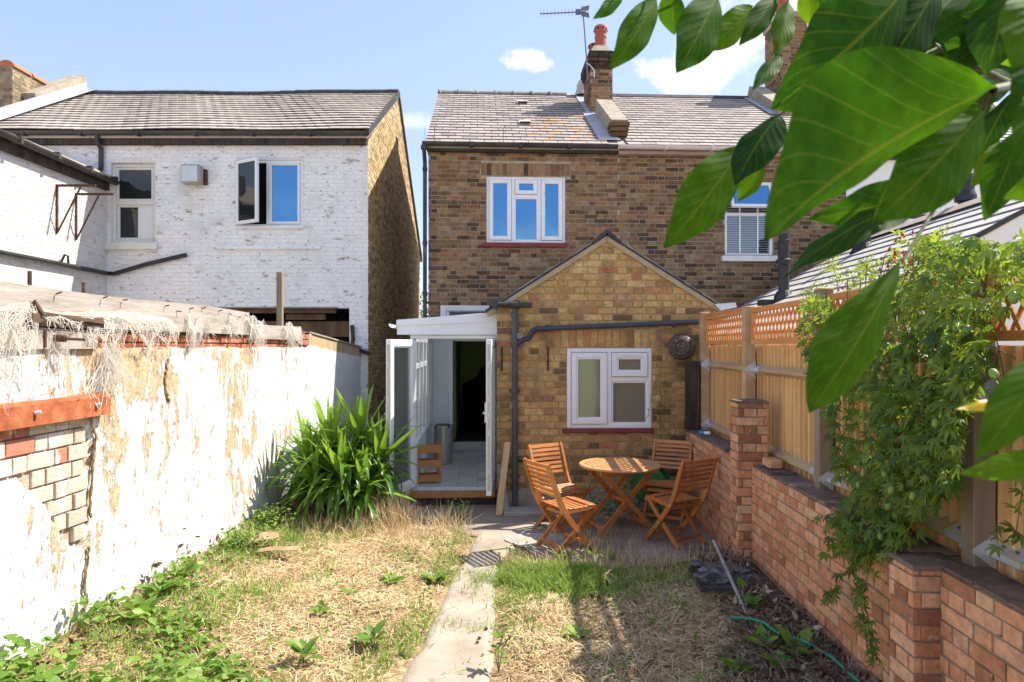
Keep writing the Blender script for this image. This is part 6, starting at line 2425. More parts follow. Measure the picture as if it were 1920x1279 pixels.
def make_chair():
    root = empty('folding_chair', 'folding slatted hardwood chair', 'chair', group='folding wooden chairs round the table')
    tn = lambda: random.uniform(.2, .9)
    for y in (-.215, .215):
        mb = MB()
        mb.sweep([(p[0], y, p[1]) for p in STILE], .026, .046, (0, 1, 0), taper=[.7, 1, 1.1, 1.15, 1.1, 1, .9])
        mb.build('stile', M_teak, root, tone=tn())
        mb = MB()
        mb.sweep([(.215, y * .83, .43), (.13, y * .83, .345), (-.10, y * .83, .125), (-.235, y * .83, .005)], .024, .040, (0, 1, 0))
        mb.build('rear_leg', M_teak, root, tone=tn())
        mb = MB()
        mb.sweep([(-.155, y * .90, .405), (-.02, y * .90, .418), (.12, y * .90, .432), (.20, y * .90, .428), (.235, y * .90, .405)], .024, .042, (0, 1, 0), taper=[.8, 1, 1, .9, .5])
        mb.build('seat_rail', M_teak, root, tone=tn())
    for k in range(7):
        x = -.135 + k * .0575
        z = .440 + (.012 if k > 4 else 0) - (.010 if k == 6 else 0) - .004 * math.sin(k / 6 * math.pi)
        mb = MB()
        mb.box((x - .021, -.207, z - .007), (x + .021, .207, z + .007), ch=.003)
        mb.build('seat_slat', M_teak, root, tone=tn())
    for k in range(7):
        z = .575 + k * .0475
        x = stile_at(z)
        d = Vector((stile_at(z + .03) - x, 0, .03)).normalized()
        mb = MB()
        hgt = .031 if k < 6 else .040
        mb.sweep([Vector((x, -.203, z)), Vector((x - .006, -.1, z)), Vector((x - .008, 0, z)), Vector((x - .006, .1, z)), Vector((x, .203, z))], hgt, .013, d)
        mb.build('back_slat', M_teak, root, tone=tn())
    for (x, z, yy_) in ((.12, .08, .203), (-.17, .07, .165), (-.10, .375, .19), (.19, .385, .165)):
        mb = MB()
        mb.box((x - .011, -yy_, z - .018), (x + .011, yy_, z + .018), ch=.003)
        mb.build('cross_rail', M_teak, root, tone=tn())
    mb = MB()
    for y in (-.232, .232):
        s_ = 1 if y > 0 else -1
        for (x, z) in ((.0, .222), (-.16, .418)):
            mb.tube([(x, y - s_ * .006, z), (x, y, z)], .009, 8)
    mb.build('bolts', M_galv, root)
    return root


def copy_tree(o, parent=None):
    c = o.copy()
    COL.objects.link(c)
    c.parent = parent
    for ch_ in list(o.children):
        copy_tree(ch_, c)
    return c


chairs = [((0.53, 6.72), RAD(29), 'wooden folding chair with its slatted back to the concrete path'),
          ((1.67, 6.98), RAD(119.5), 'wooden folding chair with its slatted back to the tall brick pillar'),
          ((0.555, 7.49), RAD(-58), 'wooden folding chair with half its back in sun beside the grey downpipe'),
          ((1.75, 7.76), RAD(-117), 'fully shaded wooden folding chair in front of the green hose reel')]
proto = make_chair()
for k, ((x, y), a, lab) in enumerate(chairs):
    o = proto if k == 0 else copy_tree(proto)
    o.location = (x, y, 0.014)
    o.rotation_euler = (0, 0, a)
    o['label'] = lab

tbl = empty('folding_table', 'round slatted wooden garden table with crossed legs', 'table', (1.16, 7.36, .013), RAD(17))
TR, TZ = .435, .715
mb = MB()
n = 40
vs, fs = [], []
for k in range(n):
    a = 2 * math.pi * k / n
    for (r, z) in ((TR, TZ - .011), (TR + .004, TZ - .002), (TR - .004, TZ + .011), (TR - .058, TZ + .011), (TR - .058, TZ - .011)):
        vs.append((r * math.cos(a), r * math.sin(a), z))
for k in range(n):
    for q in range(5):
        a, b = k * 5 + q, k * 5 + (q + 1) % 5
        c, d = ((k + 1) % n) * 5 + (q + 1) % 5, ((k + 1) % n) * 5 + q
        fs.append((a, b, c, d))
mb.add(vs, fs, .5)
mb.build('rim', M_tabletop, tbl, tone=.6)
mb = MB()
mb.box((-TR + .05, -.024, TZ - .011), (TR - .05, .024, TZ + .0108))
mb.build('middle_bar', M_tabletop, tbl, tone=.5)
k = -6
for k in range(-7, 8):
    x = k * .0535
    yl = math.sqrt(max(0, (TR - .045) ** 2 - x * x))
    if yl < .06:
        continue
    for s_ in (-1, 1):
        mb = MB()
        ya, yb = sorted((s_ * .0245, s_ * yl))
        mb.box((x - .0205, ya, TZ - .010), (x + .0205, yb, TZ + .0102), ch=.002)
        mb.build('slat', M_tabletop, tbl, tone=random.uniform(.2, .9))
for y in (-.235, .235):
    mb = MB()
    mb.box((-.335, y - .011, TZ - .062), (.335, y + .011, TZ - .013), ch=.003)
    mb.build('apron', M_teak, tbl, tone=.7)
for y, s_ in ((-.212, 1), (-.184, -1), (.212, -1), (.184, 1)):
    mb = MB()
    mb.sweep([(-.30 * s_, y, TZ - .03), (.33 * s_, y, .005)], .024, .050, (0, 1, 0))
    mb.build('leg', M_teak, tbl, tone=random.uniform(.3, .8))
for (x, z) in ((.0, .345), (.27, .08), (-.27, .08)):
    mb = MB()
    mb.box((x - .012, -.20, z - .018), (x + .012, .20, z + .018), ch=.003)
    mb.build('cross_rail', M_teak, tbl, tone=.4)

# ------------------------------------------------------------------ loose things in the garden
# planks leaning in the corner
for (pb, pt_, w, t, nm, m, lab) in ((P(935, 972, 8.02), P(951, 829, 8.22), .075, .03, 'timber_plank', M_pine, 'long pale new timber plank leaning beside the downpipe'),
                                    (P(947, 967, 8.12), P(938, 870, 8.27), .09, .02, 'timber_offcut', M_greytimber, 'shorter grey offcut leaning behind the pale plank')):
    mb = MB()
    pb.z = .02
    mb.sweep([pb, pt_], w, t, (1, .35, 0))
    o = mb.build(nm, m, None)
    tag(o, lab, 'plank')
mb = MB()
mb.M = Matrix.Translation((.03, 8.13, 0)) @ Matrix.Rotation(RAD(3), 4, 'Z')
mb.box((-.13, -.13, .008), (.38, .16, .058), ch=.008)
tag(mb.build('paving_slab', M_slab, None), 'grey paving slab lying at the foot of the downpipe', 'slab')
mb = MB()
pts = []
for k in range(22):
    a = 2 * math.pi * k / 22
    r = .37 * (1 + .08 * math.sin(3 * a) + random.uniform(-.03, .03))
    pts.append((.30 + r * math.cos(a) * 1.0, 6.98 + r * .72 * math.sin(a), .014))
mb.prism(pts, (0, 0, .012))
tag(mb.build('sunlit_patch', M_slab, None), 'rounded grey disc standing for a pool of sunlight in front of the sunny chair', 'sunlit patch')  # sunlight on the patio concrete, put in as a lighter disc
# hose reel
rl = empty('hose_reel', 'green hose reel wound with teal hose behind the shaded chair', 'hose reel', (1.63, 8.05, 0.012), RAD(-20))
for y in (-.12, .12):
    mb = MB()
    mb.M = Matrix.Translation((0, y, .38)) @ Matrix.Rotation(RAD(90), 4, 'X')
    mb.lathe([(.001, -.012), (.20, -.012), (.215, 0), (.20, .012), (.001, .012)], 26)
    mb.build('flange', M_reel, rl)
mb = MB()
pts = []
for k in range(220):
    a = k * .36
    lay = k // 75
    r = .125 + .020 * lay
    yv = -.095 + .19 * abs(((k % 75) / 75) * (1 if lay % 2 == 0 else -1) + (0 if lay % 2 == 0 else 1))
    pts.append((r * math.cos(a), yv, .38 + r * math.sin(a)))
mb.tube(pts, .0095, 6)
mb.build('hose', M_hose, rl)
mb = MB()
for y in (-.155, .155):
    mb.tube([(-.2, y, 0.012), (0, y, .38), (.2, y, 0.012)], .012, 6)
    mb.tube([(-.2, y, .012), (.2, y, .012)], .012, 6)
mb.tube([(0, -.155, .38), (0, .155, .38)], .014, 6)
mb.tube([(-.1, -.155, .6), (-.1, .155, .6)], .012, 6)
mb.build('stand', M_reel, rl)
mb = MB()
pts = []
for k in range(46):
    t = k / 45
    a = t * 7.5
    r = .17 - .02 * t
    pts.append((-.56 + r * math.cos(a) + .25 * max(0, t - .7), -.05 + .02 * t, .25 + r * math.sin(a) * 1.1))
mb.tube(pts, .0085, 6)
mb.build('loose_loop', M_hose, rl)
# stray hose end in the corner
mb = MB()
pp = [P(1365, 1196, 4.72), P(1402, 1203, 4.62), P(1432, 1222, 4.5), P(1460, 1250, 4.32), P(1500, 1272, 4.18), P(1560, 1320, 3.95), P(1640, 1390, 3.5)]
pts = []
for a, b in zip(pp, pp[1:]):
    for k in range(4):
        q = a.lerp(b, k / 4)
        q.z = float(ground_z(q.x, q.y)) + .055
        pts.append(q)
mb.tube(pts, .0095, 8)
tag(mb.build('garden_hose', M_hose, None, smooth=True), 'thin teal hose end snaking through the weeds by the brick wall', 'hose')
# bamboo cane
a, b = P(1338, 1035, 5.95), P(1400, 1192, 4.75)
a.z, b.z = float(ground_z(a.x, a.y)) + .17, float(ground_z(b.x, b.y)) + .03
mb = MB()
mb.tube([a, a.lerp(b, .3), a.lerp(b, .302), a.lerp(b, .6), a.lerp(b, .602), b], [.014, .0135, .016, .013, .015, .010], 8)
tag(mb.build('garden_cane', M_stick, None), 'silvery stick lying across the burnt grate', 'stick')
M_char = mat('charred_iron', [(0, (0.03, 0.026, 0.024)), (0.6, (0.085, 0.075, 0.07)), (1, (0.2, 0.18, 0.17))], 16, .9, .5)
# burnt grate with ashes
gp = P(1365, 1085, 5.35)
gr = empty('burnt_grate', 'black burnt metal grate heaped with grey ash near the brick wall', 'grate', (gp.x + .02, 5.40, float(ground_z(gp.x, 5.4)) + .02), RAD(-4))
mb = MB()
ring2 = MB()
ring2.box((-.27, -.26, .0), (-.25, .26, .022), ch=.003)
ring2.box((.25, -.26, .0), (.27, .26, .045), ch=.003)
ring2.box((-.25, -.26, .0), (.25, -.24, .045), ch=.003)
ring2.box((-.25, .24, .0), (.25, .26, .045), ch=.003)
ring2.build('frame', M_char, gr)
for k in range(13):
    mb = MB()
    y = -.225 + k * .037
    mb.box((-.25, y, .012), (.25, y + .012, .026))
    mb.build('bar', M_char, gr)
bm = bmesh.new()
bmesh.ops.create_icosphere(bm, subdivisions=4, radius=1)
for v in bm.verts:
    n_ = math.sin(v.co.x * 9 + 1) * math.sin(v.co.y * 8) * .10 + math.sin(v.co.x * 21) * math.sin(v.co.y * 19 + v.co.z * 9) * .07 + random.uniform(-.03, .03)
    v.co = Vector((v.co.x * .25 * (1 + n_), v.co.y * .19 * (1 + n_) + .07, max(.018, .018 + v.co.z * .075 * (1 + 3 * n_))))
me = bpy.data.meshes.new('ash_heap')
bm.to_mesh(me)
bm.free()
link('ash_heap', me, M_ash, gr, kind='stuff')
for k in range(9):
    mb = MB()
    x, y = random.uniform(-.24, .2), random.uniform(-.08, .22)
    mb.M = Matrix.Translation((x, y, random.uniform(.06, .11))) @ Matrix.Rotation(random.uniform(0, 3), 4, 'Z') @ Matrix.Rotation(random.uniform(-.7, .7), 4, 'X')
    w, l = random.uniform(.03, .07), random.uniform(.05, .10)
    mb.add([(-w, -l, 0), (w * .7, -l * .8, .01), (w, l * .6, -.008), (w * .1, l, .012), (-w * .8, l * .5, 0)], [(0, 1, 2, 3, 4)])
    mb.prism([(-w, -l, .0), (w * .7, -l * .8, .0), (w, l * .6, 0), (-w * .8, l * .5, 0)], (0, 0, .006))
    mb.build('charred_flake', M_ash if k % 3 else M_litter, gr)
# cardboard scraps by the white wall
for (pc, rz, tilt, L, W, lab, sd) in ((P(492, 1028, 6.5), .4, .5, .15, .06, 'curled brown cardboard flap by the weeds along the white wall', 1),
                                      (P(520, 1040, 6.35), -.1, .2, .19, .04, 'flat pale cardboard strip in front of the curled flap', 2)):
    mb = MB()
    vs, fs = [], []
    n = 9
    r = random.Random(sd)
    for k in range(n):
        t = k / (n - 1)
        h = .02 + .10 * tilt * math.sin(math.pi * t) + .03 * (t ** 3)
        for s_ in (-1, 1):
            vs.append((L * (2 * t - 1), s_ * W + r.uniform(-.012, .012), h + (.08 * tilt if s_ > 0 else 0)))
    b = len(vs)
    vs += [(x, y, z + .005) for (x, y, z) in vs]
    for k in range(n - 1):
        fs += [(2 * k, 2 * k + 1, 2 * k + 3, 2 * k + 2), (b + 2 * k, b + 2 * k + 2, b + 2 * k + 3, b + 2 * k + 1)]
        fs += [(2 * k, 2 * k + 2, b + 2 * k + 2, b + 2 * k), (2 * k + 1, b + 2 * k + 1, b + 2 * k + 3, 2 * k + 3)]
    fs += [(0, b, b + 1, 1), (2 * n - 2, 2 * n - 1, b + 2 * n - 1, b + 2 * n - 2)]
    mb.add(vs, fs)
    o = mb.build('cardboard_scrap', M_card, None)
    o.location = (pc.x, pc.y, float(ground_z(pc.x, pc.y)) + .03)
    o.rotation_euler = (0, 0, rz)
    tag(o, lab, 'cardboard')
# aerial on the chimney
av = P(1100, 130, 13.7)
an = empty('tv_aerial', 'thin television aerial on a bent mast beside the red chimney pot', 'aerial', (0, 0, 0), 0)
mtop = P(1093.5, 24, 13.6)
mbot = P(1102, 150, 13.65)
mb = MB()
mb.tube([mbot, P(1099, 100, 13.62), mtop], .014, 6)
mb.build('mast', M_steel, an)
b0, b1 = P(1098, 22, 13.6), P(1013, 26, 13.3)
mb = MB()
mb.tube([b0, b1], .012, 6)
mb.build('boom', M_steel, an)
for k in range(11):
    t = .22 + .78 * k / 10
    p = b0.lerp(b1, t)
    mb = MB()
    mb.tube([p - Vector((0, 0, .065)), p + Vector((0, 0, .065))], .004, 4)
    mb.build('element', M_steel, an)
mb = MB()
for s_ in (-1, 1):
    p = b0.lerp(b1, .05)
    mb.prism([p + Vector((-.06, -.02, s_ * .02)), p + Vector((.10, -.02, s_ * .02)), p + Vector((.12, -.02, s_ * .12)), p + Vector((-.03, -.02, s_ * .09))], (0, .02, 0))
p = b0.lerp(b1, .17)
mb.box(p - Vector((.05, .02, .05)), p + Vector((.05, .02, .05)))
mb.tube([b0.lerp(b1, .1) - Vector((0, 0, .13)), b0.lerp(b1, .1) + Vector((0, 0, .14))], .005, 4)
mb.build('reflector', M_steel, an)
mb = MB()
mb.tube([P(1100, 118, 13.6), P(1106, 122, 13.55), P(1114, 132, 13.55), P(1114, 145, 13.55)], .012, 5)
mb.build('clamp_strap', M_galv, an)
mb = MB()
c = HM @ Vector((2.55, RIDGE_Y - .1, RIDGE_Z + .02))
bp_ = P(1095, 172, 15.0)
mb.M = Matrix.Translation((bp_.x, 15.3, RIDGE_Z + .04))
mb.lathe([(.19, -.10), (.15, .0), (.13, .09), (.14, .14), (.10, .20), (.10, .235), (.001, .235)], 18)
tag(mb.build('ridge_vent', M_buffpot, None), 'small cream pottery vent on the roof ridge beside the stack', 'roof vent')
# wire spikes on the eaves
for k, (px, lab) in enumerate(((798, 'thin upright wire at the corner of the gutter'), (816, 'second thin wire just inside the gutter corner'), (943, 'dark upright wire over the upper window'), (985, 'faint upright wire near the lichen'))):
    q = HM @ Vector((hu(px), EAVE_Y - .02, EAVE_Z))
    mb = MB()
    mb.tube([(0, 0, -.04), (0, 0, .25), (.003, 0, .25)], .006 if k in (1, 2) else .003, 5)
    o = mb.build('gutter_wire', M_steel, None)
    o.location = q
    tag(o, lab, 'wire', 'bird wires along the gutter')

# ================================================================== GRASS AND GROUND COVER
BLADE_V = np.array([(-.5, 0, 0), (.5, 0, 0), (-.42, .55, .10), (.42, .55, .10), (0, 1, -.02)])
BLADE_T = np.array([(0, 1, 3), (0, 3, 2), (2, 3, 4)])


def blades(n, xs, ys, length, width, pitch, tone, zoff=0.0):
    """n grass blades rooted at xs, ys; pitch = angle above the ground"""
    a = rng.uniform(0, 2 * np.pi, n)
    fwd = np.stack([np.cos(a) * np.cos(pitch), np.sin(a) * np.cos(pitch), np.sin(pitch)], 1)
    up = np.tile([0.0, 0.0, 1.0], (n, 1)) + rng.normal(0, .25, (n, 3))
    R = frames(fwd, up)
    Vt = BLADE_V[None] * np.stack([width / length, np.ones(n), np.ones(n)], 1)[:, None, :]
    pos = np.stack([xs, ys, ground_z(xs, ys) + zoff], 1)
    out = np.einsum('nij,nkj->nki', R, Vt) * length[:, None, None] + pos[:, None, :]
    k = len(BLADE_V)
    tri = BLADE_T[None] + (np.arange(n) * k)[:, None, None]
    return out.reshape(-1, 3), tri.reshape(-1, 3), np.repeat(tone, k)


def join(parts):
    V, T, C, b = [], [], [], 0
    for v, t, c in parts:
        V.append(v)
        T.append(t + b)
        C.append(c)
        b += len(v)
    return np.concatenate(V), np.concatenate(T), np.concatenate(C)


def on_lawn(n, x0=-3.0, x1=1.95, y0=2.6, y1=8.0, edge=.0, keep=None):
    x = rng.uniform(x0, x1, n)
    y = y0 + (y1 - y0) * rng.random(n) ** 1.15
    d = path_dist(x, y)
    ok = (gx(x, y) > LWX + .02) & (gx(x, y) < RWX - .01) & (d > edge + .06 * (vnoise(x * 5, y * 5, 31) - .5))
    ok &= ~((y > 7.2) & (x > -.5))
    if keep is not None:
        ok &= rng.random(n) < keep(x, y)
    return x[ok], y[ok]


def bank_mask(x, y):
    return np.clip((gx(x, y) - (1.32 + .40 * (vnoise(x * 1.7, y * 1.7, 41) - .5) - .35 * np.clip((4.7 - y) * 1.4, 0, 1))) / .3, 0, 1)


def green_mask(x, y):
    g = 1.25 * np.exp(-(((x - .38) / .55) ** 2 + ((y - 5.82) / .30) ** 2) * 1.6)
    g = np.maximum(g, .8 * np.exp(-((x - .0) / .12) ** 2) * np.exp(-((y - 5.6) / .9) ** 2))
    g = np.maximum(g, .7 * np.exp(-((x - np.interp(y, PATH_Y, PATH_L) + .12) / .16) ** 2) * (vnoise(x * 2, y * 2.4, 33) > .45))
    g = np.maximum(g, .9 * np.exp(-((gx(x, y) + 2.5) / .5) ** 2) * np.clip((vnoise(x * 2, y * 2, 34) - .2) * 2, 0, 1))
    g = np.maximum(g, .45 * np.clip((vnoise(x * 3.1 + 4, y * 3.1, 35) - .72) * 6, 0, 1))
    g = np.maximum(g, .28 * np.clip((-.6 - x) / 1.2, 0, 1) * np.clip((4.7 - y), 0, 1))
    return g


parts = []
x, y = on_lawn(92000, edge=.055, keep=lambda x, y: (1 - .55 * green_mask(x, y)) * (1 - .80 * bank_mask(x, y)) * (.14 + .86 * np.clip((vnoise(x * 4, y * 4, 51) * .7 + vnoise(x * 13, y * 13, 57) * .3 - .26) * 2.8, 0, 1)))
n = len(x)
lay = vnoise(x * 3, y * 3, 52)
parts.append(blades(n, x, y, rng.uniform(.035, .145, n), rng.uniform(.003, .0085, n), np.abs(rng.normal(0.09, .12, n)), np.clip(rng.normal(.60, .27, n) + .5 * (lay - .5), 0, 1), .004))
x, y = on_lawn(9000, edge=.03, keep=lambda x, y: (1 - .9 * bank_mask(x, y)) * np.clip((vnoise(x * 2.6, y * 2.6, 53) - .3) * 1.8, 0, 1))
n = len(x)
parts.append(blades(n, x, y, rng.uniform(.06, .17, n), rng.uniform(.003, .006, n), rng.uniform(.4, 1.3, n), np.clip(rng.normal(.65, .2, n), 0, 1)))
# tall dry stalks round the sword-leaved plant, at the end of the path and by the chairs
tall = []
for (cx_, cy_, sx_, sy_, m_, l0, l1) in ((-1.28, 7.5, .13, .14, 380, .2, .46), (-1.55, 7.3, .3, .12, 220, .1, .3), (-.72, 7.4, .13, .12, 170, .15, .40), (-1.0, 7.1, .2, .1, 120, .1, .25), (-1.9, 7.2, .3, .15, 200, .1, .25), (1.05, 6.2, .5, .10, 380, .08, .28),
                                         (.55, 6.15, .3, .12, 140, .1, .22), (1.5, 6.05, .25, .15, 200, .1, .28), (-.47, 6.9, .08, .15, 110, .1, .25), (.85, 6.75, .2, .2, 130, .12, .3)):
    x, y = rng.normal(cx_, sx_, m_), rng.normal(cy_, sy_, m_)
    ok = (path_dist(x, y) > -.01) | (rng.random(m_) < .4)
    x, y = x[ok], y[ok]
    n = len(x)
    tall.append(blades(n, x, y, rng.uniform(l0, l1, n), rng.uniform(.0025, .005, n), np.clip(rng.normal(1.0, .35, n), .15, 1.5), np.clip(rng.normal(.62, .2, n), 0, 1)))
V, T, C = join(parts + tall)
link('dry_grass', np_mesh('dry_grass', V, T, C), M_straw, None, 'stuff')
parts = []
x, y = on_lawn(95000, edge=-.03, keep=lambda x, y: green_mask(x, y) ** 1.2 * (1 - .7 * bank_mask(x, y)))
n = len(x)
parts.append(blades(n, x, y, rng.uniform(.04, .12, n), rng.uniform(.004, .008, n), np.clip(rng.normal(.75, .35, n), .1, 1.45), np.clip(rng.normal(.55, .28, n), 0, 1)))
x, y = rng.normal(.40, .36, 9000), rng.normal(5.78, .20, 9000)
ok = (path_dist(x, y) > -.01) & (vnoise(x * 6, y * 6, 37) > .3)
x, y = x[ok], y[ok]
n = len(x)
parts.append(blades(n, x, y, rng.uniform(.04, .13, n), rng.uniform(.004, .008, n), np.clip(rng.normal(.8, .3, n), .1, 1.45), np.clip(rng.normal(.72, .22, n), 0, 1)))
V, T, C = join(parts)
link('green_grass', np_mesh('green_grass', V, T, C), M_grass, None, 'stuff')
# soil of the bed along the brick wall
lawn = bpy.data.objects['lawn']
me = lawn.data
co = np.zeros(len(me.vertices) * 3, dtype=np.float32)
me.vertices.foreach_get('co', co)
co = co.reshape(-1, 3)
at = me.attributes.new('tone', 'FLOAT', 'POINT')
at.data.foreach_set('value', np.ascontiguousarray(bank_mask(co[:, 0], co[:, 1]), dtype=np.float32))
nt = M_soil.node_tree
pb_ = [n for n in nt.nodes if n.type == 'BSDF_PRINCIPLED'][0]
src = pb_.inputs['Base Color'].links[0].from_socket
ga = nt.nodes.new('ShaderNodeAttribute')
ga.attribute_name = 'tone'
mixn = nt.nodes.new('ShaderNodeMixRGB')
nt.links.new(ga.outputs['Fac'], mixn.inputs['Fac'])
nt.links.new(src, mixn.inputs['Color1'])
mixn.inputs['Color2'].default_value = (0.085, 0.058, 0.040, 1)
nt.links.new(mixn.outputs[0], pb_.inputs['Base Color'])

# crumpled dead leaves
LIT_V = np.array([(0, 0, 0), (-.24, .35, .10), (.26, .4, -.06), (-.22, .85, -.05), (.2, .8, .14), (.02, 1.25, .05), (0, .5, .12)])
LIT_T = np.array([(0, 2, 6), (0, 6, 1), (1, 6, 3), (2, 4, 6), (3, 6, 5), (6, 4, 5)])
x, y = on_lawn(26000, x0=.6, y0=2.6, y1=6.7, keep=lambda x, y: bank_mask(x, y) * .30 + .012)
x2, y2 = on_lawn(9000, x1=-1.6, keep=lambda x, y: .35 * np.exp(-((gx(x, y) + 2.85) / .18) ** 2))
x, y = np.concatenate([x, x2]), np.concatenate([y, y2])
n = len(x)
R = frames(rng.normal(0, 1, (n, 3)), rng.normal(0, .6, (n, 3)) + [0, 0, 1.0])
V, T, C = scatter(LIT_V, LIT_T, np.stack([x, y, ground_z(x, y) + rng.uniform(.004, .045, n)], 1), R, rng.uniform(.018, .065, n), np.clip(rng.normal(.48, .27, n), 0, 1))
xs_, ys_ = on_lawn(22000, x0=.7, y0=2.6, y1=6.7, keep=lambda x, y: bank_mask(x, y) * .5)
ns_ = len(xs_)
B_ = blades(ns_, xs_, ys_, rng.uniform(.05, .2, ns_), rng.uniform(.003, .007, ns_), np.abs(rng.normal(.1, .2, ns_)), np.clip(rng.normal(.62, .28, ns_), 0, 1), .02)
V, T, C = join([(V, T, C), B_])
link('leaf_litter', np_mesh('leaf_litter', V, T, C), M_litter, None, 'stuff')

# broad leaves of the creeping weeds
LEAF_V = np.array([(0, 0, 0), (-.24, .22, .05), (0, .25, -.02), (.24, .22, .05), (-.30, .5, .06), (0, .52, -.02), (.30, .5, .06), (-.17, .78, .02), (0, .8, -.05), (.17, .78, .02), (0, 1.05, -.12)])
LEAF_T = np.array([(0, 2, 1), (0, 3, 2), (1, 2, 5), (1, 5, 4), (2, 3, 6), (2, 6, 5), (4, 5, 8), (4, 8, 7), (5, 6, 9), (5, 9, 8), (7, 8, 10), (8, 9, 10)])


def leafage(pos, size, tone, upness=1.0, out=None, V0=LEAF_V, T0=LEAF_T):
    n = len(pos)
    a = rng.uniform(0, 2 * np.pi, n)
    fwd = np.stack([np.cos(a), np.sin(a), rng.normal(.1, .35, n)], 1)
    if out is not None:
        fwd = fwd * .7 + out
    up = np.tile([0, 0, upness], (n, 1)) + rng.normal(0, .45, (n, 3))
    return scatter(V0, T0, pos, frames(fwd, up), size, tone)


def cover_edge(y):
    return np.interp(y, [2.6, 4.1, 4.7, 5.3, 6.0, 6.8, 7.6, 8.2], [-.75, -1.45, -1.95, -2.15, -2.32, -2.42, -2.50, -2.5])


x = rng.uniform(-3.1, -.6, 34000)
y = rng.uniform(2.7, 8.0, 34000)
e = cover_edge(y)
inside = np.clip((e - x) / .5, 0, 1)
cl = vnoise(x * 2.4, y * 2.4, 61)
ok = (gx(x, y) > LWX + .03) & (rng.random(len(x)) < inside * np.clip((cl - .22) * 1.9, 0, 1) * np.interp(y, [2.7, 4.6, 5.4, 8], [.85, .80, .42, .34])) & (path_dist(x, y) > .0)
x, y = x[ok], y[ok]
n = len(x)
hgt = np.clip(.16 * np.clip((e[ok] - x) / .8, .1, 1) * (.5 + vnoise(x * 3, y * 3, 62)), .02, .4) * rng.random(n) ** .6 * np.interp(y, [2.7, 4.6, 6], [1.5, 1.15, .8])
size = rng.uniform(.035, .085, n) * np.interp(y, [2.7, 4.8, 6.0], [1.15, 1.0, .8])
tone_ = np.clip(rng.normal(.5, .22, n), 0, 1)
V, T, C = leafage(np.stack([x, y, ground_z(x, y) + hgt + .01], 1), size, tone_)
x = np.concatenate([rng.normal(.15, .35, 500), rng.normal(-.9, .5, 900), rng.normal(1.15, .35, 700), rng.normal(1.45, .15, 300)])
y = np.concatenate([rng.normal(5.8, .4, 500), rng.uniform(4.2, 7, 900), rng.normal(4.35, .5, 700), rng.normal(6.1, .4, 300)])
ok = (path_dist(x, y) > .0) & (gx(x, y) < RWX - .03) & (gx(x, y) > LWX + .05) & (vnoise(x * 3.3, y * 3.3, 71) > .42)
x, y = x[ok], y[ok]
n = len(x)
V2, T2, C2 = leafage(np.stack([x, y, ground_z(x, y) + rng.uniform(.008, .05, n)], 1), rng.uniform(.015, .045, n), np.clip(rng.normal(.45, .22, n), 0, 1))
x, y = on_lawn(9000, keep=lambda x, y: np.clip((vnoise(x * 1.9 + 3, y * 1.9, 75) - .55) * 3.2, 0, 1) * (gx(x, y) < 1.3))
n = len(x)
V3, T3, C3 = leafage(np.stack([x, y, ground_z(x, y) + rng.uniform(.006, .05, n)], 1), rng.uniform(.012, .042, n), np.clip(rng.normal(.5, .25, n), 0, 1))
V, T, C = join([(V, T, C), (V2, T2, C2), (V3, T3, C3)])
link('ground_cover', np_mesh('ground_cover', V, T, C), M_weed, None, 'stuff')

# ------------------------------------------------------------------ single weeds
LEAFMESH = {}


def leaf_object(parent, m, pos, fwd, up, size, tone, kind='broad', name='leaf'):
    key = (kind, m.name)
    if key not in LEAFMESH:
        V0, T0 = {'broad': (LEAF_V, LEAF_T), 'vine': (PALM_V, PALM_T) if 'PALM_V' in globals() else (LEAF_V, LEAF_T)}[kind]
        me_ = np_mesh('leaf', V0, T0, np.zeros(len(V0)), smooth=True)
        me_.materials.append(m)
        LEAFMESH[key] = me_
    o = link(name, LEAFMESH[key], None, parent, tone=tone)
    R_ = frames(np.array([fwd], dtype=float), np.array([up], dtype=float))[0]
    M4 = Matrix(R_.tolist()).to_4x4() @ Matrix.Diagonal((size, size, size, 1))
    M4.translation = pos
    o.matrix_local = M4
    return o


def weed(px, py, n, size, label, name='weed', cat='weed', lift=.35, m=None, stem=0.0, spread=.5):
    Y = 2 * F_PX / (py - 650)
    for _ in range(3):
        X = (px - 960) / F_PX * Y
        Y = (2 - float(ground_z(X, Y))) * F_PX / (py - 650)
    X = (px - 960) / F_PX * Y
    z = float(ground_z(X, Y))
    root = empty(name, label, cat, (X, Y, z), random.uniform(0, 6))
    m = m or M_weed
    for k in range(n):
        a = k * 2.399 + random.uniform(-.3, .3)
        el = random.uniform(.1, .9) * lift * 2
        h = random.uniform(.2, 1) * stem
        f = (math.cos(a), math.sin(a), el)
        leaf_object(root, m, (math.cos(a) * size * .15, math.sin(a) * size * .15, .01 + h), f, (random.gauss(0, .25), random.gauss(0, .25), 1), size * random.uniform(.6, 1.1), min(1, max(0, random.gauss(.5, .2))))
    if stem:
        mb = MB()
        for k in range(3):
            mb.tube([(0, 0, 0), (random.gauss(0, .02), random.gauss(0, .02), stem * .6), (random.gauss(0, .04), random.gauss(0, .04), stem)], .003, 5)
        mb.build('stem', M_twig, root)
    return root


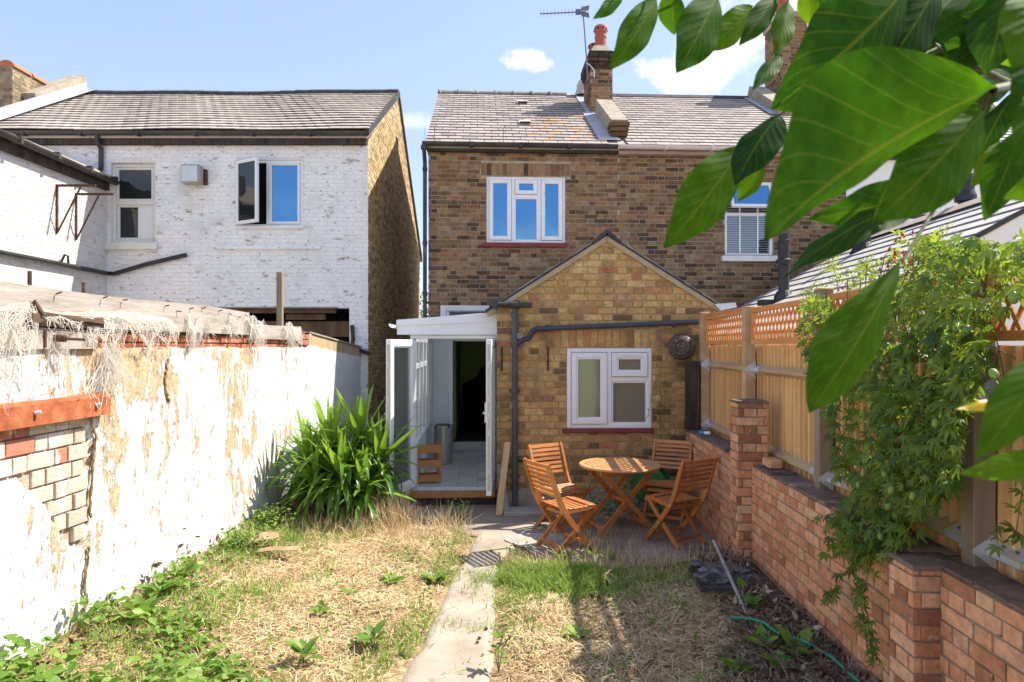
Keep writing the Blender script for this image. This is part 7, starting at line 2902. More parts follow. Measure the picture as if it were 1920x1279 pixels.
weed(815, 1090, 13, .13, 'bright green dock plant leaning over the middle of the path edge', lift=.5)
weed(735, 1092, 11, .11, 'broad leaved weed in the straw one step from the dock on the path edge', lift=.4)
weed(655, 1115, 7, .09, 'small bluish weed alone in the pale straw', lift=.3)
weed(602, 1150, 8, .10, 'low weed with folded leaves in the straw near the creeping cover', lift=.6)
weed(700, 1215, 14, .12, 'drooping weed clump at the path edge in front', lift=.5, stem=.08)
weed(570, 1245, 12, .13, 'large pale weed in front with upright leaves', lift=.7, stem=.10)
weed(935, 1262, 16, .07, 'leafy weed sprouting on the near edge of the path beside the dry grass', lift=.7, stem=.22)
weed(300, 1120, 12, .16, 'broad glossy weed against the white wall', lift=.6, stem=.06)
weed(345, 1090, 12, .16, 'tall broad leaved weed where the white wall cracks', lift=.9, stem=.10)
weed(265, 1165, 10, .18, 'rounded yellow-green leaves beside dead brown stems', lift=.9, stem=.06)
weed(1052, 1052, 6, .15, 'pale dock with upright leaves in front of the sunny chair', lift=1.2)
weed(1112, 1048, 6, .14, 'yellowish dock between two chair feet', lift=1.1)
weed(1140, 1052, 5, .13, 'greyish dock at the edge of the patio', lift=1.0)
weed(1265, 1062, 7, .10, 'dark green weed below the chair by the pillar', lift=.5)
weed(1235, 1082, 5, .09, 'bright weed in the shaded straw', lift=.4)
weed(1392, 1050, 12, .17, 'clump of dock leaves at the foot of the tall brick pillar', lift=.8, stem=.05)
weed(1425, 1060, 9, .15, 'ragged dock between pillar and burnt grate', lift=.8)
weed(1398, 1120, 6, .15, 'single folded green leaf plant beside the silvery stick', lift=.5)
weed(1415, 1150, 12, .10, 'nettle-like weed in the leaf litter', lift=.6, stem=.08)
weed(1430, 1215, 8, .16, 'dock with grey-green leaves where the hose begins', lift=.9)
weed(1500, 1225, 9, .17, 'large grey-green dock near the brick wall foot', lift=.9)
weed(1385, 1262, 8, .15, 'yellow tinged dock at the front of the bed', lift=.6)
weed(1470, 1255, 9, .12, 'low dock under the hose', lift=.5)
weed(1312, 1085, 3, .09, 'single lime green leaf before the burnt grate', lift=.9)
weed(1085, 1195, 9, .11, 'grassy green tuft in the pale straw beyond the path', lift=.5)

# leafy weeds at the foot of the sword-leaved plant and along the wall
for (px, py, nn_, sx_, sy_, h_, lab, tn_) in ((625, 965, 420, .28, .12, .26, 'yellow-green bushy weed at the foot of the sword-leaved plant', .75),
                                             (572, 960, 300, .12, .10, .30, 'dark bushy weed in the corner of the white wall', .25),
                                             (505, 1005, 420, .20, .16, .20, 'low bright bushy weed along the white wall by the cardboard', .75),
                                             (455, 1045, 420, .20, .18, .20, 'leafy green weed beside the white wall past the cardboard', .5),
                                             (860, 975, 130, .10, .08, .22, 'wispy green weed at the end of the path', .6),
                                             (1550, 1190, 160, .08, .10, .14, 'ferny little weed against the brick wall foot', .5)):
    Y = 2 * F_PX / (py - 650)
    X = (px - 960) / F_PX * Y
    z0 = float(ground_z(X, Y))
    root = empty('bushy_weed', lab, 'weed', (X, Y, z0), 0)
    pos = np.stack([rng.normal(0, sx_ * .6, nn_), rng.normal(0, sy_ * .6, nn_), np.abs(rng.normal(.45, .3, nn_)) * h_ + .01], 1)
    lo_ = LWX + .03 + Y * SG * 1.0
    pos[:, 0] = np.maximum(pos[:, 0], lo_ - X + .05)
    V, T, C = leafage(pos, rng.uniform(.022, .05, nn_), np.clip(rng.normal(tn_, .18, nn_), 0, 1))
    link('foliage', np_mesh('foliage', V, T, C), M_weed, root, 'stuff')
    mb = MB()
    for k in range(7):
        a, b = random.gauss(0, sx_ * .5), random.gauss(0, sy_ * .4)
        mb.tube([(a * .3, b * .3, 0), (a, b, h_ * random.uniform(.6, 1.1))], .003, 4)
    mb.build('stem', M_twig, root)

# dead brown plant by the wall
for (px, py, lab, h_) in ((300, 1075, 'dead brown curled plant against the white wall', .30), (235, 1120, 'withered brown stalk with rusty leaves by the wall', .22)):
    Y = 2 * F_PX / (py - 650) * .985
    X = (px - 960) / F_PX * Y
    root = empty('withered_plant', lab, 'plant', (X + .06, Y, float(ground_z(X, Y))), 0)
    nn_ = 150
    pos = np.stack([rng.normal(0, .07, nn_), rng.normal(0, .08, nn_), np.abs(rng.normal(.5, .3, nn_)) * h_], 1)
    R = frames(rng.normal(0, 1, (nn_, 3)), rng.normal(0, 1, (nn_, 3)))
    V, T, C = scatter(LIT_V, LIT_T, pos, R, rng.uniform(.03, .07, nn_), np.clip(rng.normal(.5, .2, nn_), 0, 1))
    link('dead_leaves', np_mesh('dead_leaves', V, T, C), M_litter, root, 'stuff')
    mb = MB()
    for k in range(4):
        mb.tube([(0, 0, 0), (random.gauss(0, .03), random.gauss(0, .03), h_ * .5), (random.gauss(0, .06), random.gauss(0, .06), h_ * 1.1)], .004, 5)
    mb.build('stem', M_litter, root)

# pebbles on the path
for k, (px, py) in enumerate(((899, 1203), (895, 1211), (912, 1185), (760, 1120), (868, 1072), (905, 1235))):
    q = P(px, py, 1)
    Y = 2 * F_PX / (py - 650)
    bm = bmesh.new()
    bmesh.ops.create_icosphere(bm, subdivisions=2, radius=random.uniform(.008, .016))
    for v in bm.verts:
        v.co *= random.uniform(.8, 1.1)
        v.co.z *= .7
    me = bpy.data.meshes.new('pebble')
    bm.to_mesh(me)
    bm.free()
    o = link('pebble', me, M_litter, None, tone=.2)
    o.location = ((px - 960) / F_PX * Y, Y, .026)
    tag(o, 'tiny dark pebble or clod on the concrete path', 'pebble', 'pebbles on the concrete path')

# ================================================================== SWORD-LEAVED PLANT
yuc = empty('yucca_plant', 'large bushy yucca with long green sword leaves beside the white wall', 'plant', (-1.97, 8.0, 0.0), 0)
YM = []
for dr in (0.02, .12, .28, .5, .85):
    n = 9
    vs, fs = [], []
    for k in range(n):
        t = k / (n - 1)
        w = .054 * (1 - t) ** .7 * (.55 + 1.3 * min(t * 3, 1) * .5) + .0006
        ang = dr * t * t * 1.5
        yv = t * math.cos(ang * .75)
        zv = -dr * t ** 2.2 * .75
        for (s_, dz) in ((-1, .35), (0, -.15), (1, .35)):
            vs.append((s_ * w, yv, zv + dz * w))
    for k in range(n - 1):
        a = 3 * k
        fs += [(a, a + 1, a + 4), (a, a + 4, a + 3), (a + 1, a + 2, a + 5), (a + 1, a + 5, a + 4)]
    me = np_mesh('leaf', np.array(vs), np.array(fs), np.zeros(len(vs)), smooth=True)
    me.materials.append(M_yucca)
    YM.append(me)
heads = [(-.14, -.02, .86, .70), (.18, .05, .90, .70), (-.42, .02, .66, .66), (.44, -.06, .68, .66), (.04, -.30, .56, .68), (-.28, -.26, .42, .62), (.30, -.30, .40, .62)]
for (hx, hy, hz_, ln) in heads:
    mb = MB()
    mb.tube([(hx * .25, hy * .25, 0), (hx * .7, hy * .7, hz_ * .6), (hx, hy, hz_)], [.05, .045, .035], 8)
    mb.build('stem', M_oldtimber, yuc)
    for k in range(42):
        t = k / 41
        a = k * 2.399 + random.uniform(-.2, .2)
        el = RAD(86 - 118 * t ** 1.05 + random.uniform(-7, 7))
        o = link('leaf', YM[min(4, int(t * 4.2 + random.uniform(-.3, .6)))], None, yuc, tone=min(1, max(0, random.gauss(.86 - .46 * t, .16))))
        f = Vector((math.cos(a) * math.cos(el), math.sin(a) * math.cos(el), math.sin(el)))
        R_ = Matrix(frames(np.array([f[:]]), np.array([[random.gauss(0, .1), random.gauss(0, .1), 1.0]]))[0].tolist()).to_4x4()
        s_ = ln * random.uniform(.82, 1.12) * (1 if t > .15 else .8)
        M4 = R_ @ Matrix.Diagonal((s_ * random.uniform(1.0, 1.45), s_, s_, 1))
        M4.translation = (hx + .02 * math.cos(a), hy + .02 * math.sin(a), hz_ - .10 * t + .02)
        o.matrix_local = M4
mb = MB()
for k in range(40):
    a = random.uniform(0, 6.28)
    r = random.uniform(.1, .5)
    p = Vector((r * math.cos(a), r * math.sin(a) * .7 - .1, random.uniform(.15, .45)))
    mb.sweep([p, p + Vector((.04 * math.cos(a), .04 * math.sin(a), -.14)), p + Vector((.05 * math.cos(a), .05 * math.sin(a), -.30))], random.uniform(.012, .022), .002, (-math.sin(a), math.cos(a), 0), random.random())
mb.build('dead_leaves', mat('tan_dead_sword_leaf', [(0, (0.28, 0.19, 0.09)), (1, (0.50, 0.38, 0.2))], 9, .8), yuc, kind='stuff')

# its inner leaves, too crowded to tell apart
iv, it, ic, ib = [], [], [], 0
for k in range(190):
    me_ = YM[random.choice((1, 2, 3, 4))]
    vv = np.zeros(len(me_.vertices) * 3, dtype=np.float32)
    me_.vertices.foreach_get('co', vv)
    vv = vv.reshape(-1, 3)
    tt = np.array([p.vertices[:] for p in me_.polygons])
    a_ = random.uniform(0, 2 * math.pi)
    el = random.uniform(-.5, .9)
    R_ = frames(np.array([[math.cos(a_) * math.cos(el), math.sin(a_) * math.cos(el), math.sin(el)]]), np.array([[0, 0, 1.0]]))[0]
    s_ = random.uniform(.45, .62)
    r_ = random.uniform(.05, .34)
    iv.append((vv * s_ * np.array([1.25, 1, 1])) @ R_.T + np.array([r_ * math.cos(a_), r_ * math.sin(a_) * .8 - .06, random.uniform(.25, .72)]))
    it.append(tt + ib)
    ic.append(np.full(len(vv), min(1, max(0, random.gauss(.45, .2)))))
    ib += len(vv)
link('leaves', np_mesh('leaves', np.concatenate(iv), np.concatenate(it), np.concatenate(ic), smooth=True), M_yucca, yuc, 'stuff')

# ================================================================== PASSION VINE ON THE FENCE
pv, pt = [], []
for (ang, l_) in ((-1.25, .62), (-.62, .88), (0, 1.0), (.62, .88), (1.25, .62)):
    ca, sa = math.cos(ang), math.sin(ang)
    b = len(pv)
    for (x_, y_, z_) in ((0, 0, 0), (-.11, .42, .03), (.11, .42, .03), (0, .45, -.02), (-.075, .75, .0), (.075, .75, .0), (0, 1.0, -.10)):
        x_, y_ = x_ * l_ * 1.15, y_ * l_
        pv.append((x_ * ca + y_ * sa, y_ * ca - x_ * sa, z_ - .10 * (y_ ** 2)))
    pt += [(b, b + 3, b + 1), (b, b + 2, b + 3), (b + 1, b + 3, b + 4), (b + 3, b + 6, b + 4), (b + 3, b + 2, b + 5), (b + 3, b + 5, b + 6)]
PALM_V, PALM_T = np.array(pv), np.array(pt)


def vpt(px, py, lx):
    """garden-frame point at sideways distance lx that stands at this place of the photograph"""
    Y = lx * F_PX / (px - 1000)
    return np.stack([lx, Y, CAM_H - (py - 650) / F_PX * Y], -1)


vine = empty('passion_flower_vine', 'dense green passion flower vine hanging over the fence and brick wall', 'vine', (0, 0, 0), -GA)
MASS = [(1548, 600), (1600, 545), (1680, 520), (1750, 480), (1830, 462), (1935, 440), (1935, 540), (1880, 555), (1850, 610), (1822, 700), (1795, 770), (1785, 890), (1740, 950), (1672, 985), (1600, 975), (1572, 940), (1590, 860), (1612, 790), (1585, 700), (1552, 670)]
rs = rng.uniform
acc = []
N = 9000
px, py = rs(1540, 1935, N), rs(435, 990, N)
ok = in_poly(px, py, MASS)
dens = np.interp(px, [1540, 1600, 1640, 1780, 1830, 1935], [.34, .50, .66, .66, .38, .38]) * np.where(py < 560, .75, 1) * np.where((px > 1835) & (py > 560), .45, 1)
ok &= rng.random(N) < dens * np.clip(.35 + 1.1 * vnoise(px / 30, py / 30, 81), 0, 1)
px, py = px[ok], py[ok]
depth = rng.random(len(px)) ** 1.4
thick = np.interp(py, [440, 560, 900, 990], [.22, .34, .34, .2])
lx = 2.03 - thick * (1 - depth)
acc.append(vpt(px, py, lx))
# thin sprays towards the house end, and loose ones below
for (poly, n_) in (([(1488, 575), (1545, 545), (1560, 610), (1570, 760), (1515, 700), (1498, 640)], 300), ([(1545, 760), (1600, 700), (1600, 880), (1556, 900)], 190), ([(1700, 440), (1830, 445), (1830, 480), (1700, 520)], 120),
                   ([(1610, 940), (1690, 960), (1660, 1020), (1600, 1040)], 170)):
    a_ = np.array(poly)
    px, py = rs(a_[:, 0].min(), a_[:, 0].max(), n_ * 3), rs(a_[:, 1].min(), a_[:, 1].max(), n_ * 3)
    ok = in_poly(px, py, poly) & (vnoise(px / 14, py / 14, 82) > .38)
    px, py = px[ok][:n_], py[ok][:n_]
    acc.append(vpt(px, py, rs(1.80, 2.03, len(px))))
TAILS = [[(1650, 985), (1625, 1040), (1608, 1110), (1620, 1160), (1626, 1245)], [(1625, 1010), (1590, 1050), (1560, 1090), (1545, 1120)], [(1585, 960), (1555, 975), (1535, 985)], [(1690, 990), (1672, 1015), (1655, 1040)],
         [(1905, 850), (1885, 990), (1862, 1010), (1830, 985)]]
stems = MB()
for ti, tl in enumerate(TAILS):
    lx0 = 1.80 if ti < 4 else 1.95
    q = [Vector(vpt(np.array(float(a)), np.array(float(b)), np.array(lx0 - .02 * k))) for k, (a, b) in enumerate(tl)]
    fine = []
    for a, b in zip(q, q[1:]):
        for k in range(5):
            fine.append(a.lerp(b, k / 5))
    stems.tube(fine, .0022, 5)
    nn_ = (70, 34, 16, 24, 12)[ti]
    idx = rng.integers(0, len(fine), nn_)
    pts = np.array([fine[i][:] for i in idx]) + rng.normal(0, .018, (nn_, 3))
    acc.append(pts)
pos = np.concatenate(acc)
pos[:, 0] = np.minimum(pos[:, 0], 2.04)
pos[:, 0] = np.where((pos[:, 2] < 1.02) & (pos[:, 0] > 1.84), 1.82 - rng.random(len(pos)) * .06, pos[:, 0])
n = len(pos)
fwd = np.stack([rng.normal(-.55, .35, n), rng.normal(-.15, .6, n), rng.normal(-.55, .45, n)], 1)
up = np.stack([rng.normal(-.7, .35, n), rng.normal(-.2, .4, n), rng.normal(.6, .35, n)], 1)
size = rs(.034, .082, n)
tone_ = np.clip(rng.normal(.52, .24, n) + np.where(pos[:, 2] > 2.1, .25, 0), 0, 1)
order = np.argsort(pos[:, 0] + .25 * rng.random(n))
big, rest_ = order[:300], order[300:]
for i in big:
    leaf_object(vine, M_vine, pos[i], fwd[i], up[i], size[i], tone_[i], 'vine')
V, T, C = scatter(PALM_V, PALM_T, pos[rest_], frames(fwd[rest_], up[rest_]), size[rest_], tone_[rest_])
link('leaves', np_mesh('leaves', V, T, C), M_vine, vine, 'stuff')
for k in range(46):
    a = Vector(vpt(np.array(rs(1560, 1900)), np.array(rs(470, 620)), np.array(rs(1.78, 2.02))))
    pts = [a]
    for q in range(6):
        a = a + Vector((random.gauss(0, .03), random.gauss(0, .08), random.uniform(-.16, .03)))
        a.x = min(2.03, max(1.7, a.x))
        pts.append(a.copy())
    stems.tube(pts, .0024, 4)
stems.build('stems', M_twig, vine, kind='stuff')
bm = bmesh.new()
bmesh.ops.create_icosphere(bm, subdivisions=2, radius=1)
for v in bm.verts:
    v.co.z *= 1.45
me = bpy.data.meshes.new('fruit')
bm.to_mesh(me)
bm.free()
me.polygons.foreach_set('use_smooth', [True] * len(me.polygons))
me.materials.append(M_fruit)
for (px, py) in ((1672, 860), (1648, 885), (1725, 735), (1690, 770), (1765, 640), (1795, 620), (1680, 735), (1695, 690), (1845, 700), (1740, 790), (1775, 620), (1630, 830), (1660, 915), (1712, 845), (1700, 925), (1640, 1000), (1655, 945), (1765, 700), (1600, 905), (1612, 860), (1880, 560), (1735, 680)):
    o = link('fruit', me, None, vine, tone=random.uniform(.3, .9))
    o.location = Vector(vpt(np.array(float(px)), np.array(float(py)), np.array(1.69 + .03 * random.random())))
    o.rotation_euler = (random.gauss(0, .3), random.gauss(0, .3), 0)
    s_ = random.uniform(.012, .017)
    o.scale = (s_, s_, s_)

# fuchsia and fern that look over the trellis from next door
fu = empty('fuchsia_bush', 'fuchsia bush with hanging crimson flowers behind the trellis', 'bush', (0, 0, 0), -GA)
acc, fl_ = [], []
for (poly, n_) in (([(1525, 520), (1560, 500), (1640, 490), (1700, 440), (1780, 470), (1790, 520), (1690, 540), (1600, 560), (1535, 600)], 900), ([(1655, 430), (1672, 425), (1690, 470), (1660, 490)], 120), ([(1520, 560), (1580, 560), (1560, 660), (1500, 640)], 180)):
    a_ = np.array(poly)
    px, py = rs(a_[:, 0].min(), a_[:, 0].max(), n_ * 3), rs(a_[:, 1].min(), a_[:, 1].max(), n_ * 3)
    ok = in_poly(px, py, poly) & (vnoise(px / 16, py / 16, 91) > .36)
    px, py = px[ok][:n_], py[ok][:n_]
    acc.append(vpt(px, py, rs(2.22, 2.55, len(px))))
pos = np.concatenate(acc)
V, T, C = leafage(pos, rs(.022, .045, len(pos)), np.clip(rng.normal(.72, .2, len(pos)), 0, 1))
link('leaves', np_mesh('leaves', V, T, C), M_vine, fu, 'stuff')
mb = MB()
for k in range(26):
    i, j = random.randrange(len(pos)), random.randrange(len(pos))
    a = Vector(pos[i])
    mb.tube([Vector((2.4, a.y + .1, 1.6)), Vector((2.38, a.y + .05, (a.z + 1.7) / 2 + .1)), a], [.006, .004, .002], 5)
mb.build('stems', M_twig, fu, kind='stuff')
mb = MB()
mb.lathe([(.001, .9), (.12, .85), (.16, .5), (.30, .1), (.22, .0), (.05, -.1)], 7)
for k in range(4):
    a = k * 1.57
    mb.add([(0, 0, .45), (.55 * math.cos(a), .55 * math.sin(a), .05), (.15 * math.cos(a + .6), .15 * math.sin(a + .6), .2)], [(0, 1, 2)])
mb.tube([(0, 0, 0), (.03, 0, -.7)], .04, 4)
fm = bpy.data.meshes.new('flower')
fm.from_pydata(mb.v, [], mb.f)
fm.materials.append(M_flower)
spots = [(rs(1655, 1700), rs(440, 500)) for _ in range(20)] + [(rs(1640, 1720), rs(480, 525)) for _ in range(16)] + [(rs(1715, 1790), rs(470, 530)) for _ in range(14)] + [(rs(1560, 1620), rs(520, 585)) for _ in range(14)] + [(rs(1530, 1580), rs(560, 620)) for _ in range(6)]
for (px, py) in spots:
    o = link('flower', fm, None, fu)
    o.location = Vector(vpt(np.array(px), np.array(py), np.array(rs(2.16, 2.26))))
    s_ = random.uniform(.018, .030)
    o.scale = (s_, s_, s_)
    o.rotation_euler = (random.gauss(0, .35), random.gauss(0, .35), random.uniform(0, 6))
fe = empty('fern', 'yellow-green fern fronds rising behind the trellis among the fuchsia', 'fern', (0, 0, 0), -GA)
for (a, b, c) in (((1690, 530), (1720, 460), (1790, 452)), ((1700, 530), (1745, 480), (1800, 500)), ((1560, 560), (1570, 490), (1520, 482)), ((1580, 560), (1600, 500), (1640, 500)), ((1610, 560), (1640, 510), (1600, 490)), ((1715, 520), (1760, 450), (1740, 440)), ((1500, 590), (1530, 545), (1495, 545))):
    lxx = rs(2.3, 2.5)
    p0, p1, p2 = [Vector(vpt(np.array(float(q[0])), np.array(float(q[1])), np.array(lxx - .05 * k))) for k, q in enumerate((a, b, c))]
    mb = MB()
    m_ = 22
    pts = []
    for k in range(m_ + 1):
        t = k / m_
        pts.append(p0 * (1 - t) ** 2 + p1 * 2 * t * (1 - t) + p2 * t * t)
    mb.tube(pts, .0025, 4)
    for k in range(3, m_):
        d = (pts[k + 1] - pts[k]).normalized()
        sd = d.cross(Vector((random.gauss(-.6, .1), .3, .8))).normalized()
        ln = .13 * math.sin(math.pi * (k / m_) ** .8) + .02
        for s_ in (-1, 1):
            tip = pts[k] + (sd * s_ + d * .45) * ln
            for q in range(5):
                c0 = pts[k].lerp(tip, q / 5)
                c1 = pts[k].lerp(tip, (q + .9) / 5)
                w_ = .012 * (1 - q / 6)
                mb.add([c0, c1, c0.lerp(c1, .6) + d * w_, c0.lerp(c1, .6) - d * w_ * .8], [(0, 2, 1), (0, 1, 3)], random.random())
    mb.build('frond', M_fern, fe, fix=False)

# mossy sprigs on the extension beside its window
cl = empty('wall_creeper', 'thin green creeper on the brickwork beside the extension window', 'plant', (0, 0, 0), 0)
nn_ = 330
px = rng.normal(1242, 11, nn_)
py = rng.uniform(715, 835, nn_)
pos = np.stack([(px - 960) / F_PX * 8.40, np.full(nn_, 8.385) + EA * 1.7 + .02 - rng.random(nn_) * .06, CAM_H - (py - 650) / F_PX * 8.40], 1)
V, T, C = leafage(pos, rs(.010, .028, nn_), np.clip(rng.normal(.25, .2, nn_), 0, 1))
link('leaves', np_mesh('leaves', V, T, C), M_vine, cl, 'stuff')
mb = MB()
for (a, b) in (((1240, 835), (1236, 720)), ((1250, 830), (1258, 745)), ((1212, 790), (1222, 740))):
    q = [P(a[0] + (b[0] - a[0]) * t + random.uniform(-3, 3), a[1] + (b[1] - a[1]) * t, 8.38) for t in (0, .25, .5, .75, 1)]
    mb.tube(q, .003, 4)
mb.build('stem', M_twig, cl)
# bush under the table and behind it
root = empty('bushy_weed', 'dark leafy weed under the round table beside the hose', 'weed', (1.22, 7.75, .0), 0)
nn_ = 420
pos = np.stack([rng.normal(0, .16, nn_), rng.normal(0, .14, nn_), np.abs(rng.normal(.2, .14, nn_))], 1)
V, T, C = leafage(pos, rs(.022, .05, nn_), np.clip(rng.normal(.3, .18, nn_), 0, 1))
link('foliage', np_mesh('foliage', V, T, C), M_weed, root, 'stuff')

# trees far behind, glimpsed in the gap between the houses
ft = empty('garden_tree', 'distant green tree glimpsed in the gap between the houses', 'tree', (-4.2, 31, 0), 0)
nn_ = 2600
u_ = rng.normal(0, 1, (nn_, 3))
u_ /= np.linalg.norm(u_, axis=1, keepdims=True)
rr = rng.random(nn_) ** .4
pos = u_ * rr[:, None] * np.array([2.6, 2.6, 2.0]) + [0, 0, 2.6]
V, T, C = leafage(pos, rs(.12, .3, nn_), np.clip(rng.normal(.5, .25, nn_), 0, 1))
link('crown', np_mesh('crown', V, T, C), M_farleaf, ft)
mb = MB()
mb.tube([(0, 0, -.2), (.1, 0, 1.5), (0, .1, 3.2)], [.22, .16, .08], 10)
mb.build('trunk', M_oldtimber, ft)

# ================================================================== OVERHANGING BRANCH, CLOSE TO THE CAMERA
wal = empty('overhanging_tree', 'overhanging branch with big glossy green leaves near the camera', 'tree', (0, 0, 0), 0)


def big_leaf(base, tip, wpx, d0, d1, roll=0.0, fold=.35, curl=.25, tone=.5, sag=.0, m=None, asym=0.0, wpos=.45):
    """one leaf from base to tip; wpx = width in the photograph at its own distance"""
    A, B = P(base[0], base[1], d0), P(tip[0], tip[1], d1)
    ax = B - A
    L = ax.length
    f = ax.normalized()
    view = ((A + B) / 2 - Vector((0, 0, CAM_H))).normalized()
    side = f.cross(view).normalized()
    nrm = side.cross(f).normalized()
    if roll:
        q = Matrix.Rotation(roll, 3, f)
        side, nrm = q @ side, q @ nrm
    W = wpx / F_PX * (d0 + d1) / 2 / 2
    nl, nw = 18, 8
    vs, uv = [], []
    for i in range(nl + 1):
        t = i / nl
        te = t ** (math.log(.5) / math.log(wpos))
        w = max(0.0, math.sin(math.pi * te)) ** .82 * (1 - .28 * max(0, (t - .6) / .4) ** 2)
        w = w * W
        bend = curl * L * (4 * t * (1 - t)) * .25
        for k in range(-nw // 2, nw // 2 + 1):
            s_ = k / (nw / 2)
            ww_ = w * (1 + asym * (1 if s_ > 0 else -1))
            wav = .012 * L * math.sin(t * 17 + s_ * 2) * abs(s_)
            p = A + f * (L * t) + side * (s_ * ww_) + nrm * (fold * abs(s_) ** 1.3 * ww_ - bend + wav) + Vector((0, 0, -sag * L * t * t))
            vs.append(p[:])
            uv.append((t, s_))
    c = nw + 1
    fs = []
    for i in range(nl):
        for k in range(nw):
            a = i * c + k
            fs += [(a, a + 1, a + c + 1), (a, a + c + 1, a + c)]
    me_ = np_mesh('leaf', np.array(vs), np.array(fs), np.zeros(len(vs)), smooth=True, uv=np.array(uv))
    o = link('leaf', me_, m or M_walnut, wal, tone=tone)
    return A


LV = [  # base, tip, width, depth at base, depth at tip, roll, fold, curl, tone, asym
    ((1862, 165), (1436, 453), 246, .60, .54, -.55, .22, -.30, .55, -.66),
    ((1845, 205), (1638, 418), 150, .66, .62, -.35, .22, .20, .55, .1),
    ((1705, -30), (1447, 205), 225, .90, .84, -.45, .18, .25, .30, .12),
    ((1392, 276), (1245, 466), 110, .95, .90, -.35, .20, .20, .60, .0),
    ((1462, 215), (1378, 348), 92, .90, .86, .55, .20, .25, .05, .0),
    ((1432, 300), (1384, 378), 46, .96, .96, -.3, .2, .1, .75, .0),
    ((1232, -4), (1145, 131), 68, 1.15, 1.1, -.3, .2, .2, .62, .0),
    ((1256, -20), (1264, 66), 54, 1.1, 1.12, -.3, .25, .2, .55, .0),
    ((1345, -12), (1269, 137), 96, 1.05, 1.0, -.35, .2, .2, .45, .0),
    ((1412, 12), (1322, 97), 62, 1.2, 1.15, -.4, .2, .2, .72, .0),
    ((1458, -12), (1386, 86), 48, 1.1, 1.05, -.2, .25, .2, .25, .0),
    ((1479, 2), (1455, 110), 48, 1.15, 1.1, -.3, .2, .15, .65, .0),
    ((1512, -25), (1519, 48), 44, 1.1, 1.12, -.4, .2, .2, .85, .0),
    ((1170, -12), (1112, 36), 30, 1.2, 1.15, -.3, .2, .2, .45, .0),
    ((1466, 104), (1411, 170), 36, 1.05, 1.0, .3, .2, .2, .35, .0),
    ((1748, 372), (1468, 522), 84, .85, .78, .85, .25, .30, .10, .0),
    ((1755, 352), (1515, 412), 86, .90, .84, -.3, .25, .25, .5, .0),
    ((1692, 482), (1518, 774), 116, .70, .64, -.35, .35, .25, .62, -.15),
    ((1912, 245), (1846, 414), 78, .80, .78, -.3, .25, .2, .5, .0),
    ((1850, 232), (1791, 317), 46, .95, .95, -.3, .2, .2, .7, .0),
    ((1875, 262), (1822, 352), 44, .97, .95, -.4, .2, .2, .95, .0),
    ((1905, 170), (1838, 292), 62, .85, .84, .6, .2, .2, .08, .0),
    ((1975, 660), (1832, 862), 96, .42, .40, -.3, .3, .2, .6, .0),
    ((1985, 855), (1798, 890), 56, .62, .60, -.2, .2, .2, .8, .0),
    ((1985, 330), (1880, 372), 50, .6, .6, -.3, .2, .2, .7, .0),
]
for (b_, t_, w_, d0, d1, ro, fo, cu, tn_, asy) in LV:
    big_leaf(b_, t_, w_ * .95, d0, d1, ro, fo, cu, tn_, 0.0, None, asy, .64 if b_ == (1692, 482) else .47)
big_leaf((1930, 752), (1789, 768), 24, .64, .62, .2, .25, .2, .5, 0, M_yellowleaf)
big_leaf((1950, 742), (1800, 778), 18, .66, .65, .4, .25, .2, .7, 0, None)
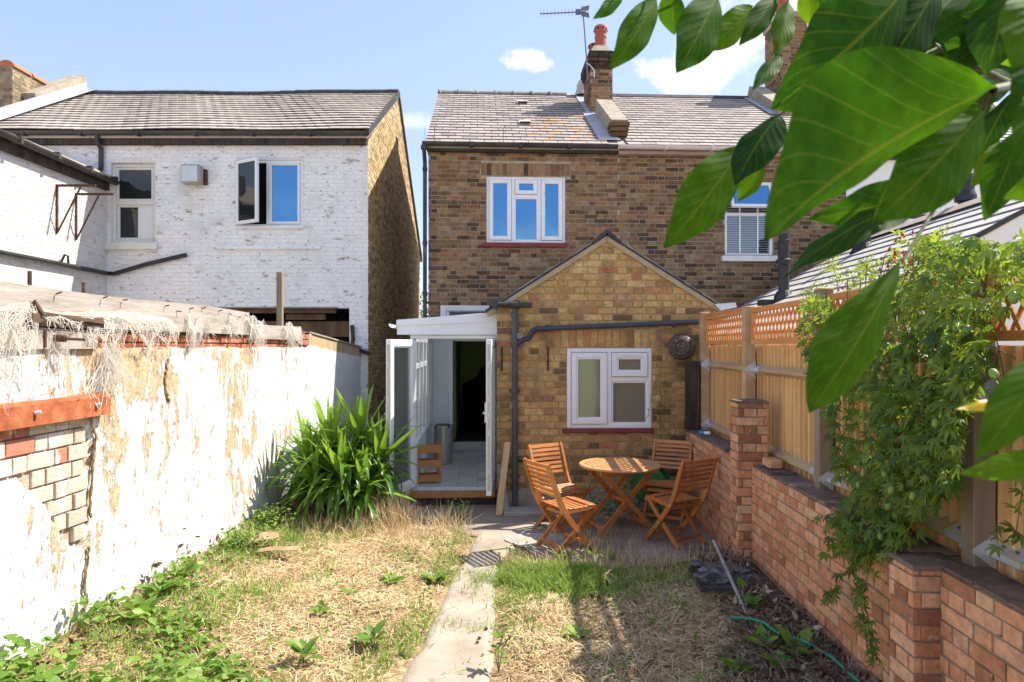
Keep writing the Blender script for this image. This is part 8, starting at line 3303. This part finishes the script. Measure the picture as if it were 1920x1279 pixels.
# the shady upper mass of leaves
UP = [((1760, -40), (1640, 150), 120, .95), ((1800, -30), (1700, 190), 130, 1.0), ((1850, -30), (1790, 150), 120, .9), ((1900, -30), (1850, 140), 110, .85), ((1930, 20), (1780, 120), 110, .9), ((1990, 60), (1890, 230), 110, .55),
      ((1860, 60), (1700, 120), 80, 1.0), ((1700, 30), (1560, 110), 100, 1.05), ((1660, -30), (1600, 90), 90, 1.15), ((1960, -20), (1900, 130), 120, .5), ((1800, 90), (1690, 70), 70, 1.1), ((1890, 110), (1770, 80), 90, .9),
      ((1900, 140), (1810, 190), 60, 1.05), ((1985, 150), (1900, 320), 90, .5), ((1970, -60), (1800, 30), 110, .9), ((1830, -60), (1700, 40), 110, 1.1), ((1720, -60), (1590, 30), 110, 1.1), ((1960, 120), (1840, 60), 90, .95), ((1680, 60), (1500, 160), 110, 1.1),
      ((1600, -50), (1530, 20), 60, 1.2), ((1780, 30), (1650, 60), 110, 1.2), ((1920, 60), (1800, 150), 130, 1.25), ((1880, -10), (1740, 60), 140, 1.3), ((1990, 230), (1900, 200), 90, .8)]
for k in range(22):
    bx, by = random.uniform(1690, 1950), random.uniform(-60, 190)
    an_ = random.uniform(2.2, 4.0)
    ln_ = random.uniform(110, 190)
    UP.append(((bx, by), (bx + ln_ * math.cos(an_), by - ln_ * math.sin(an_) * .8 + 40), random.uniform(80, 120), random.uniform(1.2, 1.7)))
for (b_, t_, w_, d_) in UP:
    big_leaf(b_, t_, w_, d_, d_ * .95, random.uniform(-.7, .15), .22, .22, min(1, max(0, random.gauss(.42, .25))))
tw = MB()


def twig(pts, r0, r1):
    q = [P(a, b, d) for (a, b, d) in pts]
    tw.tube(q, [r0 + (r1 - r0) * k / (len(q) - 1) for k in range(len(q))], 8)


twig([(2200, 40, .8), (2020, 110, .8), (1900, 160, .7), (1862, 168, .62), (1845, 200, .66), (1790, 330, .78), (1735, 420, .73), (1692, 490, .70)], .006, .0012)
twig([(1900, 160, .78), (1760, 90, .95), (1640, 10, 1.05), (1500, -30, 1.1), (1340, -45, 1.1), (1170, -50, 1.2)], .004, .0015)
twig([(2100, 300, .8), (1960, 240, .82), (1890, 215, .9), (1850, 230, .95)], .004, .0015)
twig([(1500, 190, .9), (1462, 215, .90), (1392, 276, .95)], .0015, .001)
twig([(1760, 90, .95), (1600, 160, .9), (1500, 190, .9)], .0025, .0015)
twig([(2150, 760, .66), (1985, 765, .62), (1930, 750, .64)], .003, .0012)
twig([(2150, 760, .66), (2040, 650, .45), (1975, 660, .42)], .003, .0015)
twig([(2040, 830, .63), (1985, 855, .62)], .002, .0015)
twig([(2150, 760, .66), (2040, 830, .63)], .003, .002)
tw.build('twigs', M_twig, wal)
mb = MB()
mb.tube([P(2150, 760, .66), P(2200, 40, .8), Vector((1.35, .55, 2.75)), Vector((1.75, .25, 2.9))], [.006, .010, .022, .04], 8)
mb.tube([(1.78, .2, -.1), (1.74, .22, 1.2), (1.75, .25, 2.9), (1.7, .2, 4.0)], [.10, .085, .07, .04], 12)
mb.build('trunk', M_oldtimber, wal)
